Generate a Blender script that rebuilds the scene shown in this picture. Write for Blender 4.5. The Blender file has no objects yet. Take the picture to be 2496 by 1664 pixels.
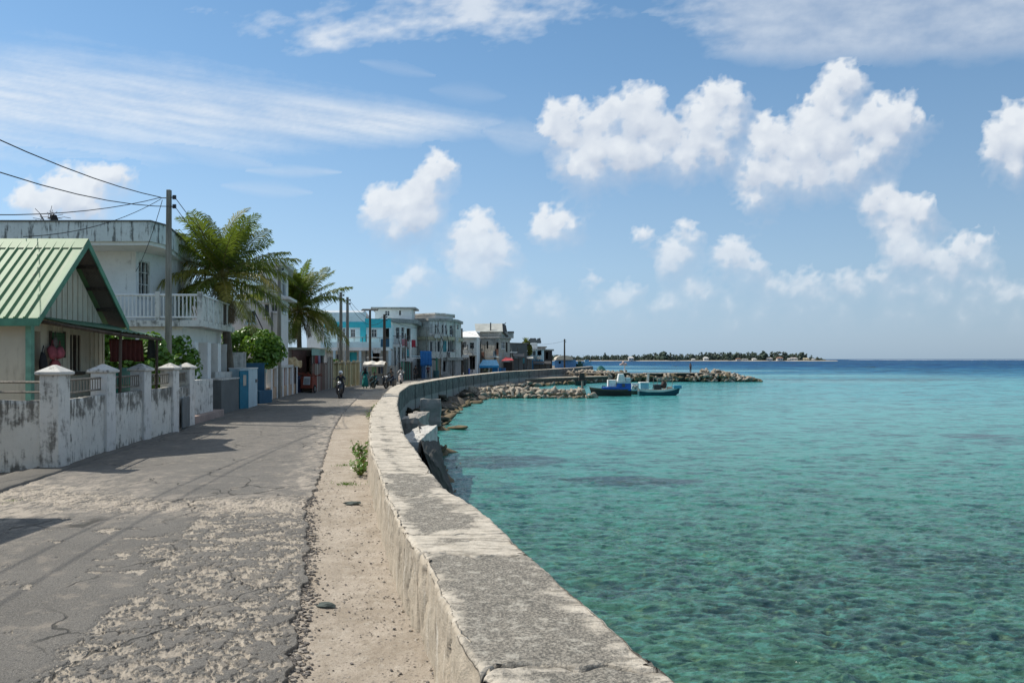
import bpy, bmesh, math, random
import numpy as np
from mathutils import Vector, Matrix, noise as mnoise
R = math.radians
random.seed(7)
scene = bpy.context.scene
C = scene.collection

# ------------------------------------------------------------------ camera
F, H, CX, HY = 1800.0, 2.4, 1248.0, 875.0        # focal length (px of a 2496 px wide picture), eye height, picture centre, horizon row
cam = bpy.data.cameras.new('camera'); camo = bpy.data.objects.new('camera', cam); C.objects.link(camo)
camo.location = (0, 0, H); camo.rotation_euler = (R(90), 0, 0)
cam.sensor_width = 36.0; cam.lens = F/2496*36.0; cam.shift_y = 43/2496
cam.clip_start = 0.1; cam.clip_end = 90000
scene.camera = camo

# ------------------------------------------------------------------ world, sun, exposure
SUN_DIR = Vector((-.965*math.cos(R(50)), .26*math.cos(R(50)), math.sin(R(50)))).normalized()   # towards the sun
w = bpy.data.worlds.new('World'); scene.world = w; w.use_nodes = True
wn = w.node_tree; bg = wn.nodes['Background']
sky = wn.nodes.new('ShaderNodeTexSky'); sky.sky_type = 'NISHITA'; sky.sun_disc = False
sky.sun_elevation = R(50); sky.sun_rotation = math.atan2(SUN_DIR.x, SUN_DIR.y)
sky.air_density = 1.25; sky.dust_density = 0.6; sky.ozone_density = 3.0; sky.altitude = 0
bg.inputs[1].default_value = 0.15
EXPO = 0.3
def _world():                       # sky colour by height above the horizon, brightened overhead as added fill light, paler towards the sun's side, blended with the Sky Texture
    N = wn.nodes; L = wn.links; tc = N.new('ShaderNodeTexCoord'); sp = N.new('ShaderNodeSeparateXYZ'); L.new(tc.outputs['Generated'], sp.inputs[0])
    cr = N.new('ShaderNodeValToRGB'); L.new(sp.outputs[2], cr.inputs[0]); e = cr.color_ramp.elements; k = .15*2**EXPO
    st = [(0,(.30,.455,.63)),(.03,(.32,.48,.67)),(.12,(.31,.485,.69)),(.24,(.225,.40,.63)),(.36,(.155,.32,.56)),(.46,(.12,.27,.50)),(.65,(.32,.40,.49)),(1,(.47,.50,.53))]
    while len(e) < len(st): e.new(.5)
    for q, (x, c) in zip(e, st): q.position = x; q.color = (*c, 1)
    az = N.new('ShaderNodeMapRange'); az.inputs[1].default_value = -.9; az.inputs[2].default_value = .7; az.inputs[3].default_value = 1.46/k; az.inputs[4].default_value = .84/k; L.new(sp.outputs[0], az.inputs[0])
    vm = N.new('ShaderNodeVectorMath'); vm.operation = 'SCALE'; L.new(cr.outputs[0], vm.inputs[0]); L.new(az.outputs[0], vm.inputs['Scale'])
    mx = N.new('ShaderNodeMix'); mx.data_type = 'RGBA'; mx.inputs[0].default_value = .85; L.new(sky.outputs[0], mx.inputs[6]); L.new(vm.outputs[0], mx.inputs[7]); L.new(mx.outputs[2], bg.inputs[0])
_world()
sun = bpy.data.lights.new('sun', 'SUN'); suno = bpy.data.objects.new('sun', sun); C.objects.link(suno)
sun.energy = 3.9; sun.angle = R(0.5); sun.color = (1.0, .94, .83)
suno.rotation_euler = SUN_DIR.to_track_quat('Z', 'Y').to_euler()
scene.view_settings.view_transform = 'Standard'; scene.view_settings.look = 'None'
scene.view_settings.exposure = EXPO; scene.view_settings.gamma = 1.0
scene.view_settings.use_curve_mapping = False
scene.cycles.use_denoising = True
scene.cycles.max_bounces = 6; scene.cycles.transparent_max_bounces = 12
scene.cycles.caustics_reflective = False; scene.cycles.caustics_refractive = False

# ------------------------------------------------------------------ layout helpers
def P(px, py, d): return Vector(((px-CX)/F*d, d, H-(py-HY)/F*d))       # point d metres ahead
def G(px, py, z=0.0):
    d = F*(H-z)/(py-HY); return Vector(((px-CX)/F*d, d, z))
def GX(px, d): return ((px-CX)/F*d, d)
def ZY(py, d): return H-(py-HY)/F*d

# ------------------------------------------------------------------ numpy noise
class Perlin:
    def __init__(s, seed):
        r = np.random.RandomState(seed); s.p = np.concatenate([r.permutation(256)]*3)
        a = r.rand(256)*2*np.pi; s.gx = np.cos(a); s.gy = np.sin(a)
    def __call__(s, x, y):
        xi = np.floor(x).astype(np.int64); yi = np.floor(y).astype(np.int64)
        xf = x-xi; yf = y-yi; xi &= 255; yi &= 255
        u = xf*xf*xf*(xf*(xf*6-15)+10); v = yf*yf*yf*(yf*(yf*6-15)+10)
        def g(i, j, dx, dy):
            h = s.p[s.p[(xi+i) & 255]+((yi+j) & 255)]; return s.gx[h]*dx+s.gy[h]*dy
        n00 = g(0,0,xf,yf); n10 = g(1,0,xf-1,yf); n01 = g(0,1,xf,yf-1); n11 = g(1,1,xf-1,yf-1)
        a = n00+u*(n10-n00); b = n01+u*(n11-n01); return (a+v*(b-a))*1.5
def fbm(x, y, octv=5, seed=0, gain=.5, lac=2.03):
    t = np.zeros_like(x, dtype=float); a = 1.0; n = 0
    for i in range(octv):
        t += a*Perlin(seed*17+i)(x+13.7*i, y-7.3*i); n += a; a *= gain; x = x*lac; y = y*lac
    return t/n*1.4
def sstep(a, b, x):
    t = np.clip((x-a)/(b-a), 0, 1); return t*t*(3-2*t)
def interp(tab, x): 
    a = np.array(tab, float); return np.interp(x, a[:,0], a[:,1])
def poly_sd(x, y, pts):                      # signed distance to polygon, positive inside
    pts = [(p[0], p[1]) for p in pts]; d = np.full(x.shape, 1e9); ins = np.zeros(x.shape, bool)
    for (ax, ay), (bx, by) in zip(pts, pts[1:]+pts[:1]):
        ex, ey = bx-ax, by-ay; t = np.clip(((x-ax)*ex+(y-ay)*ey)/(ex*ex+ey*ey+1e-12), 0, 1)
        d = np.minimum(d, np.hypot(x-ax-t*ex, y-ay-t*ey))
        c = ((ay > y) != (by > y)) & (x < (bx-ax)*(y-ay)/((by-ay) if by != ay else 1e-9)+ax); ins ^= c
    return np.where(ins, d, -d)

# ------------------------------------------------------------------ objects
def tag(o, label=None, cat=None, group=None, kind=None):
    if label: o['label'] = label
    if cat: o['category'] = cat
    if group: o['group'] = group
    if kind: o['kind'] = kind
    return o
def empty(name, loc, label, cat, group=None):
    o = bpy.data.objects.new(name, None); C.objects.link(o); o.location = loc
    o.empty_display_size = .2
    return tag(o, label, cat, group)
def wloc(o):
    v = Vector((0,0,0))
    while o: v += o.location; o = o.parent
    return v
class MB:
    def __init__(s): s.v = []; s.f = []; s.m = []; s.cur = 0
    def add(s, vs, fs):
        b = len(s.v); s.v += [tuple(p) for p in vs]; s.f += [tuple(b+i for i in f) for f in fs]; s.m += [s.cur]*len(fs); return s
    def box(s, x0, x1, y0, y1, z0, z1):
        return s.hexa([(x0,y0),(x1,y0),(x1,y1),(x0,y1)], z0, z1)
    def hexa(s, q, z0, z1, q2=None):
        q2 = q2 or q; n = len(q)
        v = [(p[0],p[1],z0) for p in q]+[(p[0],p[1],z1) for p in q2]
        return s.add(v, [tuple(range(n-1,-1,-1)), tuple(range(n,2*n))]+[(i,(i+1)%n,(i+1)%n+n,i+n) for i in range(n)])
    def fbox(s, fr, s0, s1, z0, z1, n0, n1):
        q = [fr.at(s0,n1), fr.at(s1,n1), fr.at(s1,n0), fr.at(s0,n0)]
        return s.hexa(q, z0, z1)
    def quad(s, a, b, c, d): return s.add([a,b,c,d], [(0,1,2,3)])
    def tube(s, pts, r, n=6, cap=True):
        pts = [Vector(p) for p in pts]; k = len(pts); rs = r if isinstance(r, (list,tuple)) else [r]*k
        vs = []; up = Vector((0,0,1))
        for i, p in enumerate(pts):
            t = (pts[min(i+1,k-1)]-pts[max(i-1,0)]).normalized()
            a = t.cross(up if abs(t.z) < .95 else Vector((1,0,0))).normalized(); b = a.cross(t)
            for j in range(n):
                q = 2*math.pi*j/n; vs.append(p+(a*math.cos(q)+b*math.sin(q))*rs[i])
        fs = [(i*n+j, i*n+(j+1)%n, (i+1)*n+(j+1)%n, (i+1)*n+j) for i in range(k-1) for j in range(n)]
        if cap: fs += [tuple(range(n-1,-1,-1)), tuple((k-1)*n+j for j in range(n))]
        return s.add(vs, fs)
    def ico(s, c, r, sq=(1,1,1), sub=1, jit=0, seed=0):
        bm = bmesh.new(); bmesh.ops.create_icosphere(bm, subdivisions=sub, radius=1)
        rr = random.Random(seed); vs = []
        for v in bm.verts:
            k = r*(1+jit*mnoise.noise(v.co*1.3+Vector((seed*3.1, 0, 0)))*1.6); vs.append((c[0]+v.co.x*k*sq[0], c[1]+v.co.y*k*sq[1], c[2]+v.co.z*k*sq[2]))
        fs = [tuple(v.index for v in f.verts) for f in bm.faces]; bm.free(); return s.add(vs, fs)
    def build(s, name, mats, parent=None, smooth=False, bevel=0, origin=None):
        org = wloc(parent) if parent else (Vector(origin) if origin else Vector((0,0,0)))
        me = bpy.data.meshes.new(name); me.from_pydata([(v[0]-org.x, v[1]-org.y, v[2]-org.z) for v in s.v], [], s.f)
        for m in (mats if isinstance(mats, (list,tuple)) else [mats]): me.materials.append(m)
        me.polygons.foreach_set('material_index', s.m)
        if smooth: me.polygons.foreach_set('use_smooth', [True]*len(me.polygons))
        me.update()
        o = bpy.data.objects.new(name, me); C.objects.link(o)
        if parent: o.parent = parent
        else: o.location = org
        if bevel:
            b = o.modifiers.new('bevel', 'BEVEL'); b.width = bevel; b.segments = 2; b.limit_method = 'ANGLE'
        return o
class Frame:                                   # a vertical facade from p0 (left) to p1 (right); n points outwards
    def __init__(s, p0, p1):
        s.o = Vector((p0[0],p0[1])); e = Vector((p1[0]-p0[0], p1[1]-p0[1])); s.L = e.length; s.u = e/s.L; s.n = Vector((s.u.y, -s.u.x))
    def at(s, a, n=0): q = s.o+s.u*a+s.n*n; return (q.x, q.y)
    def p3(s, a, z, n=0): q = s.at(a, n); return Vector((q[0], q[1], z))
    def hit(s, px, py):
        k = (px-CX)/F                           # ray x = k*y
        t = (k*s.o.y-s.o.x)/(s.u.x-k*s.u.y); y = s.o.y+s.u.y*t; return t, H-(py-HY)/F*y
    def rect(s, x0, y0, x1, y1):
        a, _ = s.hit(x0, y0); b, _ = s.hit(x1, y1); m = (x0+x1)/2
        return a, b, s.hit(m, y1)[1], s.hit(m, y0)[1]
def grid_mesh(name, X, Y, Z, mats, attrs={}, smooth=True, flip=False):
    n, m = X.shape; co = np.stack([X, Y, Z], -1).reshape(-1, 3).astype(np.float32)
    i = np.arange((n-1)*(m-1)); r = i//(m-1); c = i % (m-1); a = r*m+c
    q = np.stack([a, a+1, a+m+1, a+m], -1)
    if flip: q = q[:, ::-1]
    me = bpy.data.meshes.new(name); me.vertices.add(n*m); me.vertices.foreach_set('co', co.ravel())
    me.loops.add(q.size); me.loops.foreach_set('vertex_index', q.ravel().astype(np.int32))
    me.polygons.add(len(q)); me.polygons.foreach_set('loop_start', np.arange(0, q.size, 4, dtype=np.int32))
    me.polygons.foreach_set('loop_total', np.full(len(q), 4, dtype=np.int32))
    if smooth: me.polygons.foreach_set('use_smooth', np.ones(len(q), bool))
    for mt in (mats if isinstance(mats, (list,tuple)) else [mats]): me.materials.append(mt)
    for k, v in attrs.items():
        at = me.attributes.new(k, 'FLOAT', 'POINT'); at.data.foreach_set('value', v.ravel().astype(np.float32))
    me.update(calc_edges=True); me.validate()
    o = bpy.data.objects.new(name, me); C.objects.link(o); return o

# ------------------------------------------------------------------ material helpers
class NT:
    def __init__(s, name):
        s.m = bpy.data.materials.new(name); s.m.use_nodes = True; s.t = s.m.node_tree; s.b = s.t.nodes['Principled BSDF']; s.out = s.t.nodes['Material Output']
    def n(s, ty, ins=None, **kw):
        x = s.t.nodes.new(ty)
        for k, v in kw.items(): setattr(x, k, v)
        for k, v in (ins or {}).items(): s.set(x.inputs[k], v)
        return x
    def set(s, i, v):
        if isinstance(v, bpy.types.NodeSocket): s.t.links.new(v, i)
        elif isinstance(v, tuple) and len(v) == 3 and i.type == 'RGBA': i.default_value = (*v, 1)
        else: i.default_value = v
    def ma(s, op, a, b=0.0, c=0.0, clamp=False):
        x = s.t.nodes.new('ShaderNodeMath'); x.operation = op; x.use_clamp = clamp
        s.set(x.inputs[0], a); s.set(x.inputs[1], b); s.set(x.inputs[2], c); return x.outputs[0]
    def mix(s, f, a, b, mode='MIX'):
        x = s.t.nodes.new('ShaderNodeMix'); x.data_type = 'RGBA'; x.blend_type = mode
        s.set(x.inputs[0], f); s.set(x.inputs[6], a); s.set(x.inputs[7], b); return x.outputs[2]
    def pos(s): return s.n('ShaderNodeNewGeometry').outputs['Position']
    def scl(s, v, sc):
        return s.n('ShaderNodeVectorMath', {0: v, 1: sc}, operation='MULTIPLY').outputs[0]
    def noise(s, v, sc=1.0, det=4.0, ro=.5, dist=0.0):
        return s.n('ShaderNodeTexNoise', {'Vector': v, 'Scale': sc, 'Detail': det, 'Roughness': ro, 'Distortion': dist}).outputs[0]
    def vor(s, v, sc, feature='F1', rnd=1.0): return s.n('ShaderNodeTexVoronoi', {'Vector': v, 'Scale': sc, 'Randomness': rnd}, feature=feature)
    def rng(s, v, a, b, c=0.0, d=1.0, smooth=True):
        x = s.n('ShaderNodeMapRange', {0: v, 1: a, 2: b, 3: c, 4: d}, interpolation_type='SMOOTHSTEP' if smooth else 'LINEAR'); return x.outputs[0]
    def attr(s, nm): return s.n('ShaderNodeAttribute', attribute_name=nm).outputs['Fac']
    def bump(s, h, st=.3, dist=.02, nrm=None):
        i = {'Height': h, 'Strength': st, 'Distance': dist}
        if nrm is not None: i['Normal'] = nrm
        return s.n('ShaderNodeBump', i).outputs[0]
    def done(s, col=None, rough=None, nrm=None, spec=.3, metal=None):
        if col is not None: s.set(s.b.inputs['Base Color'], col)
        if rough is not None: s.set(s.b.inputs['Roughness'], rough)
        if nrm is not None: s.set(s.b.inputs['Normal'], nrm)
        if metal is not None: s.set(s.b.inputs['Metallic'], metal)
        s.b.inputs['Specular IOR Level'].default_value = spec
        return s.m
def dk(c, k): return tuple(x*k for x in c)
def plaster(name, base, dirt=(.07,.065,.055), amt=.6, lo=.52, hi=.68, rough=.85, bump=.25, streak=.5, sc=1.0, drip=None):
    m = NT(name); p = m.pos()
    tone = m.mix(m.rng(m.noise(p, .9*sc, 6, .6), .3, .7), base, dk(base, .88 if max(base) > .56 else .70)); tone = m.mix(m.rng(m.noise(p, 6*sc, 6, .7), .50, .72, 0, .22 if max(base) > .56 else .55), tone, tuple(x*.45+y*.45 for x, y in zip(base, dirt)))
    st = m.noise(m.scl(p, (7*sc, 7*sc, .8*sc)), 1, 5, .65)
    bl = m.noise(p, 2.2*sc, 8, .68)
    mm = m.ma('ADD', m.ma('MULTIPLY', st, streak), m.ma('MULTIPLY', bl, 1-streak))
    if drip:
        z = m.n('ShaderNodeSeparateXYZ', {0: p}).outputs[2]; mm = m.ma('ADD', mm, m.ma('MULTIPLY', m.ma('SUBTRACT', m.rng(z, drip[0], drip[1]), .3), m.ma('MULTIPLY', m.ma('SUBTRACT', m.noise(m.scl(p, (9,9,.5)), 1, 5, .7), .3), .7)))
        mm = m.ma('ADD', mm, m.ma('MULTIPLY', m.rng(z, .35, -.05), .07))
    msk = m.rng(mm, lo, hi)
    msk = m.ma('MULTIPLY', msk, amt)
    col = m.mix(msk, tone, dirt)
    fine = m.noise(p, 30*sc, 4, .6)
    col = m.mix(m.rng(fine, .35, .8), col, dk(base, .7) if max(base) < .3 else col, 'MIX') if max(base) < .3 else col
    return m.done(col, rough, m.bump(m.ma('ADD', fine, m.ma('MULTIPLY', bl, 2.0)), bump, .02))
def flat(name, base, rough=.6, var=.15, metal=0, sc=3.0, spec=.3, bump=0):
    m = NT(name); p = m.pos(); f = m.noise(p, sc, 5, .6)
    return m.done(m.mix(m.rng(f, .25, .75), base, dk(base, 1-var*2)), rough, m.bump(f, bump, .02) if bump else None, spec, metal)
def wood(name, base, rough=.8, sc=(12, 12, 1.0)):
    m = NT(name); p = m.pos(); f = m.noise(m.scl(p, sc), 1.5, 6, .65)
    return m.done(m.mix(m.rng(f, .3, .7), base, dk(base, .5)), rough, m.bump(f, .3, .01))
def glass(name, base=(.03,.04,.05), rough=.12):
    m = NT(name); return m.done(base, rough, None, .6)
M = {}
# ================================================================== SKY: clouds
def cloud_material():
    m = NT('cloud_vapour'); p = m.pos()
    f = m.attr('cover'); s = m.attr('shade'); so = m.attr('soft')
    pp = m.scl(p, (1/30000.0,)*3)
    n = m.ma('SUBTRACT', m.noise(pp, 60, 6, .62), .5)
    n2 = m.ma('SUBTRACT', m.noise(pp, 18, 3, .6), .5)
    ff = m.ma('ADD', f, m.ma('MULTIPLY', n, .42)); ff = m.ma('ADD', ff, m.ma('MULTIPLY', n2, .30))
    wdt = m.ma('ADD', .55, m.ma('MULTIPLY', so, 1.5))
    a = m.ma('DIVIDE', m.ma('ADD', ff, m.ma('MULTIPLY', wdt, .45)), wdt, clamp=True)
    a = m.ma('SMOOTH_MIN', a, 1.0, .25, clamp=True)
    al = m.ma('MULTIPLY', a, m.attr('dens'), clamp=True)
    sh = m.ma('ADD', s, m.ma('MULTIPLY', n, .3), clamp=True)
    col = m.mix(sh, (.37,.43,.54), (.70,.73,.76))
    em = m.n('ShaderNodeEmission', {'Color': col, 'Strength': 1.0}); tr = m.n('ShaderNodeBsdfTransparent')
    mx = m.n('ShaderNodeMixShader', {0: al, 1: tr.outputs[0], 2: em.outputs[0]})
    m.t.links.new(mx.outputs[0], m.out.inputs[0]); m.m.cycles.emission_sampling = 'NONE'
    return m.m
def build_clouds():
    nu, nv = 760, 380
    U, V = np.meshgrid(np.linspace(-1.15, 1.15, nu), np.linspace(-.004, .80, nv))
    px = U*F+CX; py = HY-V*F
    blobs = [  # picture column, row, radius: cumulus puffs of the day
     (1062,420,34),(1075,400,22),(1040,450,40),(1025,480,44),(985,505,50),(945,495,42),(925,520,36),(1000,540,46),(960,560,34),(1035,520,36),(915,485,24),
     (1170,545,30),(1150,560,28),(1130,600,40),(1180,600,48),(1215,600,34),(1140,650,44),(1190,650,40),(1225,640,26),(1160,680,30),
     (1350,535,34),(1320,555,26),(1365,560,26),(1400,550,16),
     (1350,275,30),(1400,265,26),(1345,310,30),(1385,330,44),(1450,300,40),(1500,260,30),(1480,280,32),(1540,260,36),(1590,235,26),(1560,290,56),(1620,330,50),(1450,370,58),(1520,370,66),(1590,370,50),(1400,400,44),(1440,420,34),(1660,390,44),(1600,300,36),(1540,225,22),
     (1740,235,36),(1765,225,30),(1790,255,32),(1700,260,28),(1720,290,50),(1780,300,36),(1700,340,48),(1740,350,46),(1690,390,40),(1760,380,36),
     (2060,180,34),(2030,200,34),(2075,210,28),(2010,240,34),(2040,260,40),(1970,280,40),(1990,320,54),(1870,310,38),(1890,350,50),(1850,350,34),(1950,370,64),(2040,340,66),(2110,300,48),(2160,270,38),(2210,265,28),(2190,300,44),(2235,290,24),(2160,340,50),(1900,420,54),(1980,420,58),(2060,410,54),(2120,380,44),(1840,420,44),(1845,480,30),(1830,490,22),
     (2470,290,44),(2440,330,42),(2490,340,60),(2430,370,34),(2480,400,40),(2540,320,70),(2600,380,60),
     (2145,475,34),(2125,500,26),(2180,510,40),(2225,500,30),(2250,530,32),(2200,555,36),(2150,545,24),(2260,505,22),
     (2180,590,36),(2220,610,46),(2250,640,36),(2190,630,30),(2290,640,34),(2340,600,28),(2390,580,24),(2370,620,30),(2320,650,30),(2400,640,22),
     (1572,575,17),(1660,550,16),(1672,560,16),(1690,580,14),(1640,600,26),(1625,625,26),(1650,630,28),(1635,660,26),(1670,620,20),
     (1790,600,26),(1770,630,28),(1800,630,30),(1830,650,24),(1850,660,24),(1845,640,16),(1810,680,14),
     (1700,695,22),(1690,710,18),(1720,715,18),(1515,715,26),(1540,705,14),(1500,730,16),(1975,700,20),(1950,705,20),(1995,715,18),
     (1010,660,22),(990,690,26),(1030,680,22),(975,720,20),(1275,710,16),(1265,735,18),(1180,740,16),(1440,680,14),(1630,740,18),(1880,735,14),(1350,735,14),(1780,740,14),
     (160,460,50),(230,450,48),(280,430,34),(120,500,50),(200,500,60),(60,480,36),
     (3000,300,120),(3100,380,110),(2850,520,70),(-400,420,110),(-300,470,90),(-700,300,140)]
    r = np.random.RandomState(3)
    for x in np.arange(1850, 2700, 24):                      # low broken bank on the right
        blobs.append((x+r.randn()*10, 700+r.randn()*16+ (x-2100)*.02, 11+r.rand()*14))
    for x in np.arange(950, 2600, 70):
        blobs.append((x+r.randn()*20, 765+r.randn()*14, 7+r.rand()*9))
    def sdf(px, py, k=22.0):
        acc = np.full(px.shape, -400.0)
        for bx, by, br in blobs:
            d = br-np.hypot(px-bx, py-by)
            h = np.clip(.5+.5*(d-acc)/k, 0, 1); acc = acc*(1-h)+d*h+k*h*(1-h)
        return acc
    wx = fbm(px/60, py/60, 4, 5)*20; wy = fbm(px/60+9, py/60+4, 4, 6)*20
    wx += fbm(px/22, py/22, 3, 15)*7; wy += fbm(px/22+9, py/22+4, 3, 16)*7
    bil = np.abs(fbm(px/34, py/34, 4, 11))
    base = sdf(px+wx, py+wy)
    s0 = base+6-bil*24
    b2 = sdf(px+wx, py+wy, 70.0); sup = sdf(px+wx-14, py+wy-40, 70.0); grad = np.clip((b2-sup)/42, -1, 1); local = np.clip((base-sdf(px+wx-5, py+wy-14))/15, -1, 1)          # + near the upper left edge, - near the base
    cover = s0/42.0
    soft = sstep(.45, -.65, grad)*sstep(1.0, .1, cover)
    soft = np.clip(soft+sstep(620, 800, py)*.35, 0, 1)
    shade = .60+.38*grad+.14*local + fbm(px/70, py/70, 4, 21)*.22
    dens = np.clip((.95-.45*sstep(480, 780, py)-.28*soft)*sstep(862, 790, py), .0, 1)
    # broken high cloud at top
    def layer(field, d, shd, sf):
        nonlocal cover, dens, shade, soft
        win = field > cover
        cover = np.where(win, field, cover); dens = np.where(win, d, dens); shade = np.where(win, shd, shade); soft = np.where(win, sf, soft)
    fl = fbm(px/170+py/400, py/75, 7, 31, .6)
    top = np.exp(-((px-1180)/270)**2-((py-10-(px-1180)*.05)/85)**2)*1.7+np.exp(-((px-800)/230)**2-((py-85-(px-800)*.05)/60)**2)*1.35 + np.exp(-((px-480)/70)**2-((py-30)/25)**2)*.8
    layer(-1.1+top*.95+fl*1.3*np.clip(top+.1, 0, 1), .74, .85+fl*.3, .45)
    # big soft sheet upper right
    edge = 150+18*np.sin(px/260)+ (px-1650)*(-.005)
    sh = sstep(1560, 1760, px+ (py)*-.6+fl*120)*sstep(edge+22, edge-50, py+fl*26)
    layer(-1.15+sh*1.8+fl*.35*sh, .62, .42+fl*.55+sstep(2100,1650,px)*.3, .95)
    # cirrus streak on the left
    cy = 265+px*.035; wd = 34+sstep(1350, 0, px)*125
    q = (py-cy+ sstep(1000,0,px)*18)/wd
    ax = (px*.97+py*.20); ay = (py-px*.17)
    ci = fbm(ax/420, ay/26, 6, 41, .62)
    st = np.exp(-q*q*1.5)*sstep(1500, 900, px)
    layer(-1.25+st*1.9+ci*(.1+.9*st), .72, .88+ci*.3, 1.0)
    for (x0, y0, x1, y1, ww, dd) in [(380,350,660,405,16,.34),(600,415,830,420,9,.38),(540,452,760,470,12,.26),(880,150,1060,185,10,.22),(1050,220,1230,235,16,.16),(0,362,260,380,9,.2),(1180,320,1360,345,26,.4)]:
        t = np.clip(((px-x0)*(x1-x0)+(py-y0)*(y1-y0))/((x1-x0)**2+(y1-y0)**2), 0, 1)
        d = np.hypot(px-x0-t*(x1-x0), (py-y0-t*(y1-y0)))/ww/(.35+1.3*np.sin(np.pi*t))
        layer(-1.25+np.exp(-d*d)*1.6+ci*.5*np.exp(-d*d), dd, .85+ci*.2, 1.0)
    # thin overall veil and whitish air low down
    veil = fbm(px/500, py/160, 5, 51)
    cover = np.maximum(cover, -1.2+veil*.45)
    k = 30000.0/np.sqrt(1+U*U+V*V)
    o = grid_mesh('clouds', U*k, k, V*k+H, cloud_material(), dict(cover=cover, shade=np.clip(shade,0,1), soft=soft, dens=dens))
    o.data.update(); tag(o, kind='structure')
    o.visible_shadow = True
build_clouds()

# ================================================================== ROAD LINES
WL = [(-12,4.1),(-5,2.2),(0,.98),(3.0,.16),(3.88,-.10),(4.57,-.33),(6.16,-.708),(7.27,-1.066),(9.4,-1.61),(11,-1.98),(14.4,-2.78),(17,-3.3),(22.3,-4.3),(26.4,-4.94),(35.6,-6.2),(43.7,-7.2),(50,-7.75),(60,-7.1),(72.9,-6.1),(98.7,-2.2),(127.5,6.2),(153,13.1),(175,18)]
WR = [(-12,5.2),(-5,3.25),(0,2.0),(3.0,1.13),(3.92,.86),(4.74,.634),(5.51,.41),(6.55,.109),(7.48,-.112),(8.64,-.46),(9.44,-.80),(10.66,-1.11),(13.2,-1.66),(14.3,-1.90),(16.7,-2.43),(22.3,-3.38),(27.6,-4.28),(37.8,-5.75),(43,-6.25),(48.6,-6.7),(60,-6.1),(72.9,-5.0),(98.7,-1.0),(127.5,7.5),(153,14.4),(175,19.2)]
BL = [(-12,-8.4),(0,-8.8),(12,-9.4),(15.9,-9.95),(18.7,-10.45),(21.4,-10.85),(25.9,-11.5),(31.3,-12.3),(34,-12.5),(40.7,-13.3),(43.2,-14.0),(50.8,-14.75),(58.4,-14.5),(67.5,-14.1),(76.5,-13.5),(81.5,-12.9),(88,-11.3),(113,-8.6),(131,-5.7),(154,.2),(175,6)]
# verge outer line (asphalt edge), from the picture
def gx(px, py): g = G(px, py); return (g.y, g.x)
VL = sorted([(-12,2.2),(0,-.3)]+[gx(*q) for q in [(708,1664),(712,1600),(716,1560),(728,1500),(738,1460),(746,1400),(752,1330),(748,1270),(742,1235),(765,1205),(790,1130),(800,1090),(812,1050),(835,1010),(862,980),(890,955)]]+[(70,-7.6),(98,-3.6),(150,10)])

# ---- materials of the ground
def road_mat():
    m = NT('worn_asphalt'); p = m.pos(); A = m.attr('asph'); D = m.attr('dust')
    fine = m.noise(p, 90, 3, .7); mid = m.noise(p, 9, 6, .65); big = m.noise(p, .8, 5, .55)
    asp = m.mix(m.rng(big, .3, .7), (.128,.121,.112), (.168,.158,.145))
    asp = m.mix(m.rng(mid, .3, .75, 0, .7), asp, (.135,.13,.124))
    ag = m.vor(p, 75); asp = m.mix(m.rng(ag.outputs['Distance'], .0, .5), m.mix(.6, asp, (.34,.32,.29)), asp)
    asp = m.mix(m.rng(m.noise(p, 45, 4, .8), .50, .64, 0, .75), asp, (.055,.052,.048)); asp = m.mix(m.rng(m.noise(p, 3, 7, .7), .52, .66, 0, .35), asp, (.36,.31,.255)); asp = m.mix(m.rng(m.noise(p, 140, 2, .6), .60, .72, 0, .7), asp, (.46,.42,.36))
    san = m.mix(m.rng(m.noise(p, 5, 7, .7), .3, .7), (.44,.39,.325), (.29,.255,.215))
    pb = m.vor(p, 34); pc = m.n('ShaderNodeSeparateColor', {0: pb.outputs['Color']}).outputs[0]
    san = m.mix(m.ma('MULTIPLY', m.rng(pc, .62, .70), m.rng(pb.outputs['Distance'], .45, .3)), san, (.20,.185,.17))
    san = m.mix(m.rng(fine, .52, .75, 0, .7), san, (.20,.17,.14))
    k = m.rng(m.ma('ADD', A, m.ma('MULTIPLY', m.ma('SUBTRACT', m.noise(p, 26, 5, .7), .5), .8)), .42, .58)
    col = m.mix(k, san, asp)
    dk_ = m.ma('MULTIPLY', D, m.rng(m.noise(m.scl(p, (1, .45, 1)), 4, 8, .75), .38, .62))
    col = m.mix(dk_, col, (.43,.375,.315))
    # hairline cracks
    w = m.n('ShaderNodeVectorMath', {0: p, 1: m.scl(m.n('ShaderNodeTexNoise', {'Vector': p, 'Scale': 1.5, 'Detail': 5.0}).outputs['Color'], (.9,.9,0))}, operation='ADD').outputs[0]
    cr = m.n('ShaderNodeTexVoronoi', {'Vector': w, 'Scale': .55}, feature='DISTANCE_TO_EDGE').outputs[0]
    cm = m.ma('MULTIPLY', m.rng(cr, .012, .003), m.rng(m.noise(p, .5, 3), .46, .56))
    col = m.mix(m.ma('MULTIPLY', cm, .75), col, (.04,.04,.038))
    h = m.ma('ADD', m.ma('MULTIPLY', fine, .5), m.ma('MULTIPLY', m.noise(p, 38, 4, .7), 1.2))
    h = m.ma('SUBTRACT', h, m.ma('MULTIPLY', cm, 1.5))
    return m.done(col, .9, m.bump(h, .75, .012), .2)
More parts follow.
